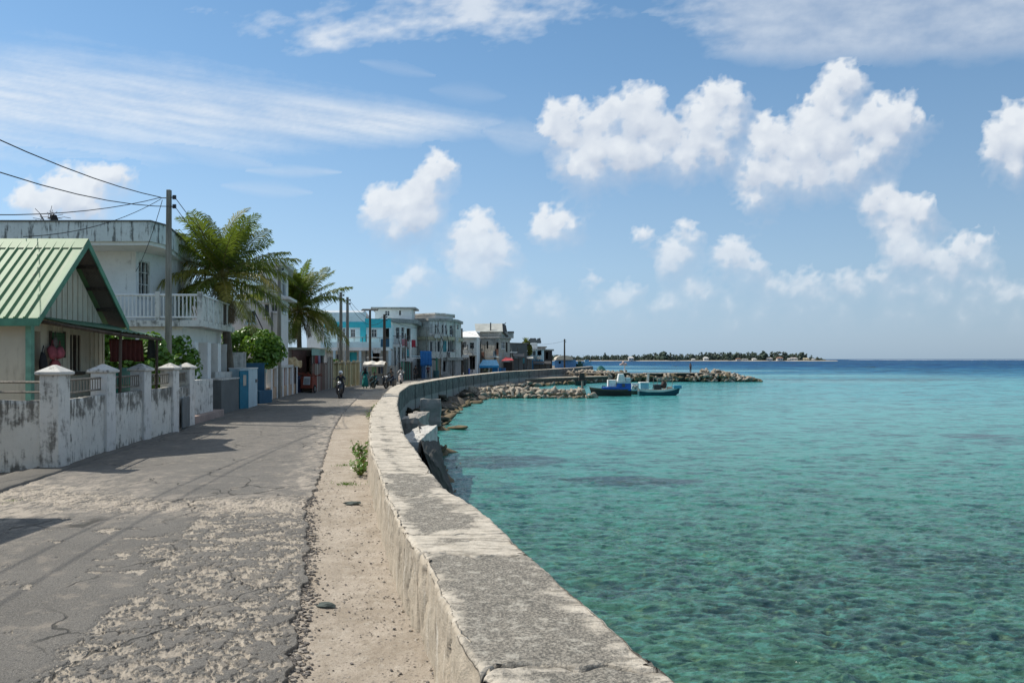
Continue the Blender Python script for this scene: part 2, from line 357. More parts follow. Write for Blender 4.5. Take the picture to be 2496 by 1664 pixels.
def sand_mat():
    m = NT('coral_sand'); p = m.pos(); fine = m.noise(p, 80, 4, .7)
    c = m.mix(m.rng(m.noise(p, 1.6, 7, .65), .3, .7), (.46,.40,.335), (.33,.28,.225))
    c = m.mix(m.rng(m.noise(p, 7, 6, .7), .5, .75, 0, .7), c, (.53,.48,.41))
    pb = m.vor(p, 26); pc = m.n('ShaderNodeSeparateColor', {0: pb.outputs['Color']}).outputs[0]
    c = m.mix(m.ma('MULTIPLY', m.rng(pc, .70, .76), m.rng(pb.outputs['Distance'], .42, .28)), c, (.25,.22,.19))
    c = m.mix(m.rng(fine, .48, .70, 0, .8), c, (.20,.165,.13)); c = m.mix(m.rng(m.noise(p, 3.3, 8, .75), .50, .66, 0, .55), c, (.27,.225,.175))
    return m.done(c, .95, m.bump(m.ma('ADD', m.noise(p, 22, 6, .75), m.ma('MULTIPLY', fine, .5)), .8, .02), .15)
M['road'] = road_mat(); M['sand'] = sand_mat()
M['dirt'] = flat('dry_dirt', (.26,.23,.19), .95, .3, sc=6, bump=.4)

# exposed coral base under broken asphalt, outlined from the picture
EXP = [G(x, y) for x, y in [(470,1268),(486,1262),(444,1298),(440,1320),(356,1330),(325,1349),(375,1406),(344,1445),(287,1467),(268,1486),(230,1532),(207,1559),(153,1582),(145,1609),(103,1647),(60,1664),(20,1720),(640,1720),(704,1664),(712,1580),(715,1521),(735,1464),(727,1406),(746,1368),(750,1337),(742,1284),(742,1234),(700,1222),(560,1232),(500,1245)]]
def road_height(X, Y):
    sd = poly_sd(X, Y, EXP)
    n1 = fbm(X*2.3, Y*2.6, 6, 60, .66); n2 = fbm(X*8, Y*8, 5, 61, .68); n3 = fbm(X*24, Y*24, 3, 62)
    zone = sstep(-.10, .06, sd+n2*.16+n1*.06)
    isl = sstep(-.04, .05, n1*.62+n2*.62+n3*.22+.03)            # islands of asphalt left in the zone
    A = 1-zone*(1-isl)
    # sandy band across the road and crumbled left margin
    yb = interp([(-9,13.1),(-6,12.0),(-3,12.3),(-1,12.6)], X)
    band = np.exp(-((Y-yb)/(.55+.25*n1))**2)
    left = sstep(-5.7, -8.2, X+n1*1.2)*sstep(17, 12, Y)*sstep(7.2, 9.0, Y+n1)
    xb = interp(VL, Y)
    edge = sstep(1.1, .0, xb-X+n1*.9)*sstep(11.2, 14, Y)*.8
    dust = np.clip(np.maximum(np.maximum(band*1.0, left*1.0), edge), 0, 1)
    dust = np.maximum(dust, sstep(.55, .0, np.abs(Y-yb)-.6)*.5)
    dust = np.maximum(dust, sstep(13,20,Y)*.12)
    A = A*(1-sstep(.10,.45, band*.9*sstep(-.1,.2,n2)+left*.55*sstep(-.1,.3,n1)))
    # patches lifting at the far left
    fl = sstep(.30, .40, fbm(X*1.6+5, Y*2.0, 6, 66, .7))*sstep(-3.6, -4.6, X)*sstep(13,11.5,Y)
    A = np.clip(A*(1-fl), 0, 1)
    Z = A*.024+(1-A)*(n3*.006+n2*.008+.002)+n1*.004
    pit = np.clip(fbm(X*20, Y*20, 2, 69)-.05, 0, 1)*(.35+.65*(1-A))*.034*zone
    Z += pit*(A < .7)
    Z += np.abs(n2)*.004*A
    return Z, A, dust
def verge_height(X, Y):
    n1 = fbm(X*1.2, Y*1.2, 5, 70); n2 = fbm(X*9, Y*9, 4, 71)
    return -.018+n1*.02+n2*.006
def build_ground():
    # near, very fine road; far road coarser
    def rows(a, b, n): return a*(b/a)**np.linspace(0, 1, n)
    for (a, b, n, m) in [(4.2, 16, 560, 500), (16, 60, 300, 170)]:
        y = rows(a, b, n); xl = interp(BL, y)-.6 if a > 10 else np.maximum(interp(BL, y)-.6, -.80*y-1.2)
        xr = interp(VL, y)+fbm(y*2.3, y*0+3, 5, 80)*.11*np.clip(12/y,0,1)
        t = np.linspace(0, 1, m)[None, :]; Y = np.repeat(y[:, None], m, 1); X = xl[:, None]*(1-t)+xr[:, None]*t
        Z, A, D = road_height(X, Y)
        Z[:, -1] -= .06; Z[:, -2] -= .012
        yield ('road', X, Y, Z, A, D)
        m2 = max(24, int(m*.33)); t = np.linspace(0, 1, m2)[None, :]; Y = np.repeat(y[:, None], m2, 1)
        xr2 = interp(WL, y)+.12; X = (xr[:, None]-.03)*(1-t)+xr2[:, None]*t
        yield ('verge', X, Y, verge_height(X, Y), None, None)
parts = {'road': [], 'verge': []}
for nm, X, Y, Z, A, D in build_ground(): parts[nm].append((X, Y, Z, A, D))
X, Y, Z, A, D = parts['road'][0]; tag(grid_mesh('road', X, Y, Z, M['road'], dict(asph=A, dust=D)), kind='structure')
X, Y, Z, A, D = parts['road'][1]; tag(grid_mesh('road_stretch', X, Y, Z, M['road'], dict(asph=A, dust=D)), kind='structure')
X, Y, Z, _, _ = parts['verge'][0]; tag(grid_mesh('verge', X, Y, Z, M['sand']), kind='structure')
X, Y, Z, _, _ = parts['verge'][1]; tag(grid_mesh('verge_stretch', X, Y, Z, M['sand']), kind='structure')
# far road, and the part behind the camera
y = np.concatenate([np.linspace(60, 176, 60)]); t = np.linspace(0, 1, 20)[None, :]; Y = np.repeat(y[:, None], 20, 1)
X = (interp(BL, y)-1)[:, None]*(1-t)+(interp(WL, y)+.1)[:, None]*t
tag(grid_mesh('far_road', X, Y, 0*X+.005, M['road'], dict(asph=X*0+1, dust=X*0+.3)), kind='structure')
y = np.linspace(-12, 4.2, 60); Y = np.repeat(y[:, None], 20, 1); X = (-10.5+0*y)[:, None]*(1-t)+(interp(WL, y)+.1)[:, None]*t
tag(grid_mesh('near_road', X, Y, 0*X, M['road'], dict(asph=X*0+1, dust=X*0+.2)), kind='structure')
# land under everything
g = MB(); L = [(x, y) for y, x in [(-12,-.5+4.1),(0,.9),(4,0),(9.4,-1.3),(17,-3.0),(35.6,-5.9),(50,-7.3),(72.9,-5.6),(98.7,-1.6),(127.5,6.8),(153,13.7),(175,19),(240,22)]]
pts = L+[(8,330),(-150,700),(-700,900),(-900,-300),(20,-300)]
g.add([(x, y, -.06) for x, y in pts], [tuple(range(len(pts)))])
tag(g.build('ground', M['dirt']), kind='structure')

# kerb along the yard walls on the left
def kerb():
    y = np.concatenate([np.linspace(8, 60, 220)]); bl = interp(BL, y); n = fbm(y*1.5, y*0, 4, 90)
    off = [-.3, .36, .40, .42]; zz = [.075, .07, .05, -.05]
    Y = np.repeat(y[:, None], 4, 1); X = np.stack([bl+o+(n*.09 if i else 0) for i, o in enumerate(off)], 1); Z = np.stack([z+0*y+(fbm(y*3, y*0+i, 3, 91)*.02 if i < 3 else 0) for i, z in enumerate(zz)], 1)
    tag(grid_mesh('kerb', X, Y, Z, plaster('kerb_concrete', (.17,.158,.14), amt=.6, bump=.5)), kind='structure')
kerb()

# loose stones on the verge and in the broken patch
def stones():
    rr = random.Random(5); mb = MB()
    base = []
    for s in range(6):
        t = MB(); t.ico((0,0,0), 1, (1,.75,.5), 1, .35, s); base.append((t.v, t.f))
    for i in range(1300):
        d = 4.3*(16/4.3)**(rr.random()**.8); xl = interp(VL, d)-(.25 if rr.random() < .25 else 0); xr = interp(WL, d)
        X = xl+(xr-xl)*rr.random()
        r = rr.choice([.005,.006,.008,.008,.010,.012,.016])*(.7+rr.random()*.7)
        if rr.random() < .012: r *= 2.0
        v, f = rr.choice(base); a = rr.random()*6.28; ca, sa = math.cos(a), math.sin(a)
        z = -.015+r*.25; mb.cur = 0 if rr.random() < .6 else 1
        mb.add([(X+(p[0]*ca-p[1]*sa)*r, d+(p[0]*sa+p[1]*ca)*r, z+p[2]*r) for p in v], f)
    for i in range(1500):                                  # along the crumbled asphalt edge
        d = 4.4*(13/4.4)**rr.random(); X = float(interp(VL, d))+rr.gauss(.02, .07); r = .008+rr.random()**2*.022
        v, f = rr.choice(base); mb.cur = 1 if rr.random() < .7 else 0
        mb.add([(X+p[0]*r, d+p[1]*r, -.008+p[2]*r) for p in v], f)
    tag(mb.build('gravel', [flat('coral_pebble', (.50,.44,.37), .9, .3, sc=40), flat('asphalt_crumb', (.20,.18,.165), .9, .3, sc=40)]), 'loose pebbles and asphalt crumbs scattered along the sandy verge', 'gravel', kind='stuff')
    # a few bigger stones one can tell apart
    for k, (px, py, r, lb) in enumerate([(858,1228,.10,'flat dark grey stone lying on the sand beside the sea wall'),(795,1476,.07,'small thin stone lying on the verge near the bottom of the photo')]):
        p = G(px, py); t = MB(); t.ico((p.x,p.y,.01), r, (1.3,.7,.35), 2, .4, 20+k)
        tag(t.build('stone', flat('grey_stone', (.10,.12,.11), .9, .2, sc=12), origin=(p.x,p.y,0)), lb, 'stone')
stones()
# ================================================================== SEA WALL
def wall_mat():
    m = NT('weathered_seawall'); p = m.pos(); E = m.attr('edge'); T = m.attr('tone'); L = m.attr('side')
    n1 = m.noise(p, 1.7, 8, .68); n2 = m.noise(p, 11, 6, .72); n3 = m.noise(p, 55, 4, .7)
    sx = m.noise(m.scl(p, (1.2, 9, 9)), 1, 6, .7)
    pale = m.mix(m.rng(n2, .3, .7), (.62,.56,.475), (.46,.41,.34))
    grey = m.mix(m.rng(n3, .36, .62), (.33,.30,.255), (.115,.108,.095))
    grey = m.mix(m.rng(n2, .50, .66, 0, .7), grey, (.50,.465,.40))
    grey = m.mix(m.rng(m.noise(p, 24, 5, .75), .54, .66, 0, .7), grey, (.10,.10,.09))
    e = m.ma('ADD', m.ma('ADD', E, m.ma('MULTIPLY', m.ma('SUBTRACT', n1, .5), 2.4)), m.ma('MULTIPLY', m.ma('SUBTRACT', n2, .5), 1.1))
    e = m.ma('ADD', e, m.ma('MULTIPLY', m.ma('SUBTRACT', sx, .5), .45))
    k = m.rng(m.ma('ADD', e, m.ma('SUBTRACT', T, .5)),   .30, .64)
    pale = m.mix(m.rng(m.noise(m.scl(p, (1.0, 6, 6)), 1.8, 8, .78), .48, .62, 0, .85), pale, (.20,.18,.15)); top = m.mix(k, grey, pale)
    vs = m.noise(m.scl(p, (3, 4.5, .8)), 1, 8, .74)
    face = m.mix(m.rng(n1, .3, .7), (.52,.45,.36), (.42,.37,.30))
    face = m.mix(m.rng(vs, .54, .68, 0, .6), face, (.14,.125,.10))
    face = m.mix(m.rng(m.noise(p, 14, 7, .75), .5, .68, 0, .6), face, (.25,.215,.17)); face = m.mix(m.rng(m.noise(m.scl(p, (4, 12, .8)), 1, 5, .7), .56, .68, 0, .8), face, (.66,.62,.55))
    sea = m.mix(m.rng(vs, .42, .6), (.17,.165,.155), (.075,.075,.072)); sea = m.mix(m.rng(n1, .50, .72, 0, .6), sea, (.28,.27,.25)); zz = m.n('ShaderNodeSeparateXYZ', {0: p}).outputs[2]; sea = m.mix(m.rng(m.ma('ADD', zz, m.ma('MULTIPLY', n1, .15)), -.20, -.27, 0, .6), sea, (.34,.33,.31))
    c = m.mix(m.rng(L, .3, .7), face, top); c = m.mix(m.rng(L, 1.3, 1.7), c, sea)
    c = m.mix(m.rng(m.attr('crack'), .35, .8, 0, .93), c, (.035,.032,.028))
    h = m.ma('ADD', m.ma('MULTIPLY', n2, 1.6), m.ma('MULTIPLY', n3, .9)); h = m.ma('SUBTRACT', h, m.ma('MULTIPLY', k, -.3))
    return m.done(c, .92, m.bump(h, .8, .014), .2)
M['wall'] = wall_mat()
def sea_wall():
    root = empty('sea_wall', (0, 6, 0), 'long low weathered concrete sea wall curving away between road and lagoon', 'wall')
    J = [-12,-7,-2.5,1.2,4.08,6.45,7.22,9.3,11.0,12.6,14.25,17.2,19.6,22,24.3,26.6,29.7,33,36.5,40.2,43.4]
    while J[-1] < 172: J.append(J[-1]+min(6.0, max(3.5, J[-1]*.05)))
    tones = {3:.24,4:.18,5:.95,6:.45,7:.22,8:.95,9:.80,10:.95,11:.9}
    rr = random.Random(11)
    def wob(j, X): return fbm(X*2.6+j*3.7, X*0+j*1.9, 4, 200+j)*(.17 if j in (4,5,6,7) else .09)
    for i in range(len(J)-1):
        a, b = J[i], J[i+1]
        near = b < 15; step = .028 if 3 < a < 15 else (.06 if a < 45 else .35)
        if a < 1: step = .2
        n = max(6, int((b-a)/step)); s = np.linspace(0, 1, n); ee = .012/(b-a)
        s = np.unique(np.concatenate([s, [ee, 1-ee, ee*3, 1-ee*3]])); y = a+(b-a)*s
        k1, k2, k3 = (26, 34, 10) if near else ((12, 16, 12) if a < 45 else (6, 8, 12))
        l = interp(WL, y); r = interp(WR, y); H0 = .70
        zt = H0+np.zeros_like(y)
        f1 = 1-(1-np.linspace(0, 1, k1))**1.6
        e = np.linspace(0, 1, k2); top_s = .5-.5*np.cos(np.pi*e)*(.65+.35*np.cos(np.pi*e)**2); top_s = (top_s-top_s[0])/(top_s[-1]-top_s[0])
        f3 = np.linspace(0, 1, k3)**1.4
        m = k1+k2+k3; Y = np.repeat(y[:, None], m, 1); X = np.zeros_like(Y); Z = np.zeros_like(Y); side = np.zeros_like(Y); edge = np.zeros_like(Y)
        X[:, :k1] = l[:, None]-.02*(1-f1)[None, :]; Z[:, :k1] = -.08+(H0+.08)*f1[None, :]
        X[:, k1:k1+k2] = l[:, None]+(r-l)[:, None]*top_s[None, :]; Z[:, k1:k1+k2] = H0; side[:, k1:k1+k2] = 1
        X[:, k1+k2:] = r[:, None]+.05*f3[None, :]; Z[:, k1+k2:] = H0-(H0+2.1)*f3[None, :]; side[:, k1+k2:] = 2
        W = (r-l)[:, None]
        dl = X-l[:, None]; dr = r[:, None]-X                     # distances inwards on top
        # worn, rounded arrises with chips
        chipL = .035+.05*np.clip(fbm(Y*1.7, Y*0+1+i, 5, 210), 0, 1)+.018*fbm(Y*9, Z*0, 3, 211)
        chipR = .03+.09*np.clip(fbm(Y*2.2, Y*0+7+i, 5, 212), 0, 1)+.02*fbm(Y*11, Z*0, 3, 213)
        top = side == 1
        def arris(q, c): t = np.clip(1-q/np.maximum(c, .01), 0, 1); return c*(1-np.sqrt(np.clip(1-t*t, 0, 1)))
        Z = np.where(top, Z-arris(dl, chipL)*.9-arris(dr, chipR)*.9, Z)
        X = np.where(side == 0, X+arris(H0-Z, chipL)*.8, X); X = np.where(side == 2, X-arris(H0-Z, chipR)*.8, X)
        # undulating surfaces
        nt = fbm(X*1.1, Y*1.1, 6, 220, .6); nf = fbm(Y*2.2, Z*1.0, 6, 221, .62)
        Z = np.where(top, Z+nt*.022+fbm(X*14, Y*14, 3, 223)*.004, Z)
        X = np.where(side == 0, X-nf*.045-fbm(Y*10, Z*5, 3, 224)*.004, X)
        if a > 30: X = np.where(side == 2, X+fbm(Y*1.2, Z*2, 4, 225)*.06, X)
        # joints
        tj = np.minimum(s, 1-s)[:, None]*(b-a); g = np.clip(1-tj/(.022+.02*np.clip(fbm(X*5+i, X*0, 3, 240)+.3, 0, 1) if near else .08), 0, 1)
        sink = .06 if near else .05
        Z = np.where(top, Z-g*sink, Z); X = np.where(side == 0, X+g*sink*1.2, X); X = np.where(side == 2, X-g*sink, X)
        wa = wob(i, np.where(top, X, l[:, None]+Z*.3)); wb = wob(i+1, np.where(top, X, l[:, None]+Z*.3)); S = s[:, None]
        Y = Y+wa*(1-S)**3+wb*S**3
        crack = np.clip(1.25-tj/(.022 if near else .075), 0, 1)+0*X
        # extra cracks on the big near slab faces
        if near:
            for (cy, zz, am) in ([(4.85,0,.05),(6.2,0,.05)] if i == 4 else [(6.95,0,.05)] if i == 5 else [(7.55,0,.04),(8.3,0,.03)] if i == 6 else [(10.2,0,.03)] if i == 7 else []):
                q = np.abs(Y-cy-fbm(Z*3, Y*0+cy, 4, 230)*.16); c = np.clip(1.4-q/.020, 0, 1)*(side == 0)*(fbm(Z*2.5+cy, Y*0, 3, 232) > -.25)
                X = X+c*.045; crack = np.maximum(crack, c)
            q = np.abs(Y-(6.9+fbm(X*2, Y*0, 4, 231)*.22)); c = np.clip(1-q/.010, 0, 1)*top*(X > l[:, None]+.2); crack = np.maximum(crack, c*.9); Z = Z-c*.012
        ed = np.where(top, np.clip(1-np.minimum(dl*1.0, dr*.60)/.34, 0, 1), 0); ed = np.maximum(ed*.95, np.clip(1-tj/.28, 0, 1)*(.8 if near else .3))
        tone = np.full_like(X, tones.get(i, 1.0+rr.random()*.25))
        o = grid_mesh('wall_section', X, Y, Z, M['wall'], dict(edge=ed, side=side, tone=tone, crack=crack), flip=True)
        o.data.transform(Matrix.Translation((0, -6, 0))); o.parent = root
sea_wall()

# ================================================================== SHORE, WATER
WZ = -1.6
SH = [(16,-1.6),(20,-1.9),(24,-1.9),(30,-2.8),(34,-3.9),(39,-4.3),(43,-4.1),(51.6,-4.15),(60.8,-4.2),(70,-3.2),(78,-1.5),(90,1.0),(105,3),(127,10),(150,17),(175,30)]
M['wetrock'] = plaster('shore_rock', (.13,.112,.088), (.035,.032,.026), .8, .45, .62, .8, .6)
M['boulder'] = plaster('coral_boulder', (.42,.365,.295), (.12,.10,.075), .85, .47, .62, .9, .5, .15, 1.4)
M['brownrock'] = plaster('algae_rock', (.20,.155,.09), (.06,.05,.03), .8, .45, .6, .8, .5, .1, 1.5)
def shore():
    y = np.linspace(15, 175, 330); t = np.linspace(0, 1, 26)[None, :]; Y = np.repeat(y[:, None], 26, 1)
    xa = interp(WR, y)-.15; xb = np.maximum(interp(SH, y), xa+.3)+.9; X = xa[:, None]*(1-t)+xb[:, None]*t
    n = fbm(X*1.3, Y*.5, 6, 300, .6)
    Z = -.95-(1.05)*t**.9+n*.30+np.abs(fbm(X*2, Y*3, 4, 301))*.25; Z[:, -1] = -2.2
    tag(grid_mesh('shore', X, Y, Z, M['wetrock'], smooth=False), kind='structure')
shore()
rockmesh = []
def rock_variants(prefix, mats, n=5, sub=2, sq=(1,.8,.65), jit=.32):
    out = []
    for mt in mats:
        for i in range(n):
            b = MB(); b.ico((0,0,0), 1, sq, sub, jit, i*7+len(out)); o = b.build(prefix, mt, smooth=sub > 1)
            out.append(o.data); bpy.data.objects.remove(o)
    return out
def place(data, name, parent, loc, sc, rot):
    o = bpy.data.objects.new(name, data); C.objects.link(o); o.parent = parent
    o.location = Vector(loc)-wloc(parent) if parent else loc
    o.rotation_euler = rot; o.scale = sc; return o
def shore_rocks():
    rr = random.Random(21); vs = rock_variants('rock_form', [M['wetrock'], M['brownrock']], 4)
    root = empty('rock_revetment', (-4.5, 48, -1.6), 'dark slabs and brown rocks heaped at the foot of the sea wall', 'rocks')
    for i in range(230):
        y = 24+50*rr.random()**1.25; t = rr.random()
        xa = float(interp(WR, y)); xb = float(interp(SH, y)); x = xa+.1+(xb-xa)*t; z = -1.0-.55*t
        r = (.16+.42*rr.random()**2)*(1.2 if y > 40 else .8)
        if t > .75: d = rr.choice(vs[4:]); z = -1.55; r *= .8
        else: d = rr.choice(vs[:4])
        place(d, 'rock', root, (x, y, z), (r*1.7, r*1.1, r*.55), (rr.gauss(0,.25), rr.gauss(.25,.25), rr.random()*6))
    for k, (px, py, lb, sx) in enumerate([(1070,1098,'brown boulder just off the wall beside the leaning dark slab',.62),(1056,1064,'low dark rock awash nearest to the broken white blocks',.36),(1118,1042,'flat brown rock lying in the shallow water, farthest from the wall',.5)]):
        p = G(px, py, -1.5); o = place(vs[4+k], 'boulder', None, (p.x, p.y, -1.5), (sx*1.3, sx*.9, sx*.42), (0, .1, k*1.3)); tag(o, lb, 'rock')
shore_rocks()
def water_mat():
    m = NT('lagoon_water'); p = m.pos(); ld = m.attr('ld'); reef = m.attr('reef'); crest = m.attr('crest')
    cr = m.n('ShaderNodeValToRGB', {0: ld}); e = cr.color_ramp.elements
    st = [(.00,(.036,.088,.062)),(.14,(.036,.120,.092)),(.30,(.046,.225,.185)),(.44,(.055,.305,.290)),(.58,(.050,.300,.335)),(.70,(.020,.150,.265)),(.85,(.007,.068,.185)),(1.0,(.005,.048,.150))]
    while len(e) < len(st): e.new(.5)
    for q, (x, c) in zip(e, st): q.position = x; q.color = (*c, 1)
    wp = m.n('ShaderNodeVectorMath', {0: p, 1: m.scl(m.n('ShaderNodeTexNoise', {'Vector': m.scl(p, (1, 1.6, 1)), 'Scale': 1.6, 'Detail': 5.0}).outputs['Color'], (.5, .45, 0))}, operation='ADD').outputs[0]
    pat = m.noise(m.scl(wp, (1, 1.5, 1)), .55, 6, .62); pebble = m.noise(m.scl(wp, (1,1.5,1)), 3.2, 5, .7)
    near = m.rng(ld, .34, .05)
    r = m.ma('ADD', reef, m.ma('MULTIPLY', m.ma('SUBTRACT', pat, .5), 1.5)); r = m.ma('ADD', r, m.ma('MULTIPLY', m.ma('SUBTRACT', pebble, .5), m.ma('MULTIPLY', near, 1.6)))
    rm = m.rng(r, .18, .62)
    col = m.mix(m.ma('MULTIPLY', rm, .82), cr.outputs[0], (.014,.026,.030))
    # light net on the sea bed near by
    ca = m.n('ShaderNodeTexVoronoi', {'Vector': m.scl(wp, (1,1.4,1)), 'Scale': 1.9}, feature='DISTANCE_TO_EDGE').outputs[0]
    cm = m.ma('MULTIPLY', m.ma('MULTIPLY', m.rng(ca, .10, .0), m.rng(pebble, .45, .62)), near)
    col = m.mix(m.ma('MULTIPLY', cm, .5), col, (.16,.27,.15))
    col = m.mix(m.ma('MULTIPLY', m.rng(crest, .1, .9), .4), col, (.075,.22,.165), 'MIX')
    foam = m.attr('foam'); 
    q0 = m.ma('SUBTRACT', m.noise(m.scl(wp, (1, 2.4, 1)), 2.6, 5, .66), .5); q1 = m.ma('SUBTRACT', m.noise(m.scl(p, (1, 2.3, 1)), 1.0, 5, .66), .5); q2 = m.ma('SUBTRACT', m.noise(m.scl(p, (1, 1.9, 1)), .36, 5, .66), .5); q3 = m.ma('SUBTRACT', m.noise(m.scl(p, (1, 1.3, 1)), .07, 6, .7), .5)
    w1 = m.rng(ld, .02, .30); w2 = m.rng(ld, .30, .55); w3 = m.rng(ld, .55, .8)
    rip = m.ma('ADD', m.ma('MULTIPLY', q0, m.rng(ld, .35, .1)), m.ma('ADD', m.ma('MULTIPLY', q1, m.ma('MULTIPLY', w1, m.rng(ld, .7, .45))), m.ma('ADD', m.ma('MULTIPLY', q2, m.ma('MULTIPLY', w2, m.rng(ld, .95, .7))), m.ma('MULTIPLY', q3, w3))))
    col = m.mix(m.rng(rip, .0, .10, 0, .92), col, m.mix(.74, col, (.004,.030,.040)))  # light and dark of the ripple faces painted into the water colour
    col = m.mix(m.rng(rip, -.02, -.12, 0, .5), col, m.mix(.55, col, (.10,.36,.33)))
    fo = m.rng(m.ma('ADD', foam, m.ma('MULTIPLY', m.ma('SUBTRACT', m.noise(m.scl(p,(.05,.01,1)), 1, 4), .5), 2)), .6, .8)
    col = m.mix(fo, col, (.8,.83,.85))
    b1 = m.noise(m.scl(p, (1, 2.1, 1)), 2.2, 6, .66); b2 = m.noise(m.scl(p, (1, 1.8, 1)), .5, 6, .66); b3 = m.noise(m.scl(p, (1, 2, 1)), .07, 4, .6)
    far = m.rng(ld, .25, .7)
    h = m.ma('ADD', m.ma('MULTIPLY', m.noise(m.scl(p, (1, 1.9, 1)), 7, 4, .6), .018), m.ma('MULTIPLY', b1, .05)); h = m.ma('ADD', m.ma('MULTIPLY', h, 1.0), m.ma('MULTIPLY', m.ma('MULTIPLY', b2, far), .35)); h = m.ma('ADD', h, m.ma('MULTIPLY', m.ma('MULTIPLY', b3, far), 1.0))
    nrm = m.bump(h, 1.0, 1.0)
    m.b.inputs['IOR'].default_value = 1.33
    m.set(m.b.inputs['Specular IOR Level'], m.rng(ld, .15, .8, .5, .07)); m.done(col, .12, nrm, .5)
    df = m.n('ShaderNodeBsdfDiffuse', {'Color': col}); mx = m.n('ShaderNodeMixShader', {0: m.rng(ld, .48, .88, 0, .82), 1: m.b.outputs[0], 2: df.outputs[0]}); m.t.links.new(mx.outputs[0], m.out.inputs[0]); return m.m
def water():
    v = np.concatenate([np.linspace(4/7.6, 4/260., 560), 4/(260*(60000/260.)**np.linspace(.03, 1, 50))])
    y = 4/v; m = 640; t = np.linspace(0, 1, m)[None, :]; Y = np.repeat(y[:, None], m, 1)
    xl = np.where(y < 172, interp(WR, np.minimum(y, 172))-.4, y*.02+14); xl = np.where(y > 260, -y*.75, xl); xr = y*.88+2
    X = xl[:, None]*(1-t)+xr[:, None]*t
    cell = np.maximum(np.abs(np.gradient(y))[:, None]+0*X, (xr-xl)[:, None]/m)
    h = np.zeros_like(X); crest = np.zeros_like(X)
    wx = X+fbm(X*.25, Y*.25, 3, 310)*.8; wy = Y+fbm(X*.22+9, Y*.22, 3, 311)*.6
    for k, (lx, ly, am, sd) in enumerate([(2.6,1.1,.030,1),(1.1,.42,.030,2),(.48,.20,.020,3),(.22,.10,.009,4)]):
        ang = .10*(-1)**k-.06; a = wx*math.cos(ang)+wy*math.sin(ang); b = -wx*math.sin(ang)+wy*math.cos(ang)
        q = 1-2.2*np.abs(fbm(a/lx, b/ly, 3, 320+sd, .6)); fade = np.clip(1.6-cell*2.2/ly, 0, 1)
        h += am*q*fade; crest += q*fade*[.15,.3,.35,.2][k]
    h *= sstep(0, .8, X-xl[:, None]-.3)
    px = X/Y*F+CX; py = HY+4*F/Y
    reef = fbm(X*.10, Y*.22, 5, 330, .6)*.9+sstep(22,10,Y)*.18
    for (cx, cy, rx, ry, a) in [(1260,1125,190,20,1.1),(1400,1180,150,14,.4),(1520,1172,160,14,1.0),(2330,1375,240,30,1.35),(2120,1345,130,16,.7),(1950,1420,200,26,.65),(1750,1335,160,18,.4),(1400,1400,90,20,.4),(1640,1375,120,20,.55),(1180,1290,50,60,.2),(2000,1490,300,34,1.1),(2200,1560,300,44,1.1),(1780,1500,200,24,.6),(1900,1240,200,10,.35),(2300,1160,220,10,.35),(1950,1200,140,8,.3),(2100,925,420,5,.5),(1700,960,300,4,.2),(2350,965,200,6,.45),(2330,1000,200,6,.35),(1650,900,200,3,.55)]:
        c = G(cx, cy, WZ); sx = rx/F*c.y; sy = abs(4*F/(cy-HY)-4*F/(cy-HY+ry))
        reef = np.maximum(reef, reef*.4+a*np.exp(-((X-c.x)/sx)**2-((Y-c.y-(X-c.x)*-.02)/sy)**2)*1.15)
    bright = 0
    for (cx, cy, rx, ry) in [(1350,1230,180,60),(1500,1130,240,22),(1750,1080,400,25),(1800,1240,200,30),(2000,1290,250,20),(1560,1260,150,22)]:
        c = G(cx, cy, WZ); sx = rx/F*c.y; sy = abs(4*F/(cy-HY)-4*F/(cy-HY+ry)); bright = bright+np.exp(-((X-c.x)/sx)**2-((Y-c.y)/sy)**2)
    reef -= np.clip(bright, 0, 1)*.55; reef -= sstep(40, 60, Y)*sstep(120, 90, Y)*.2
    reef -= .08
    ld = np.log10(Y/9.0)/2.0                       # 0 at 9 m, 1 at 900 m
    ld = ld+fbm(X*.02, Y*.01, 4, 340)*.05+sstep(1500, 2400, px)*.055*sstep(.1,.5,ld)-sstep(1700,1200,px)*sstep(.3,.5,ld)*sstep(.66,.58,ld)*.05
    # turquoise sand bars far out
    for (cx, cy, rx, ry, a) in [(1650,902,260,2.2,.35),(1500,893,140,1.6,.22),(2000,930,300,4,.10),(2250,883,260,1.5,.25),(1900,915,300,3,.12)]:
        c = G(cx, cy, WZ); sx = rx/F*c.y; sy = abs(4*F/(cy-HY)-4*F/(cy-HY+ry)); ld = ld-a*np.exp(-((X-c.x)/sx)**2-((Y-c.y)/sy)**2)*sstep(.3,.7,ld)
    foam = np.exp(-((Y-3300)/500)**2)*sstep(2000, 2100, px)
    o = grid_mesh('water', X, Y, WZ+h, water_mat(), dict(ld=np.clip(ld,0,1), reef=np.clip(reef,-1,1.5), crest=np.clip(crest,0,1), foam=foam), flip=False); tag(o, kind='structure')
    g = MB(); g.quad((1,-20,WZ-.2),(60,-20,WZ-.2),(60,7.8,WZ-.2),(.2,7.8,WZ-.2)); tag(g.build('near_water', water_flat), kind='structure')
def wf():
    m = NT('lagoon_water_near'); p = m.pos(); return m.done(m.mix(m.rng(m.noise(p, 1.5, 6, .7), .4, .7), (.05,.14,.09), (.03,.06,.06)), .1, m.bump(m.noise(p, 2, 5), .5, .1), .5)
water_flat = wf(); water()

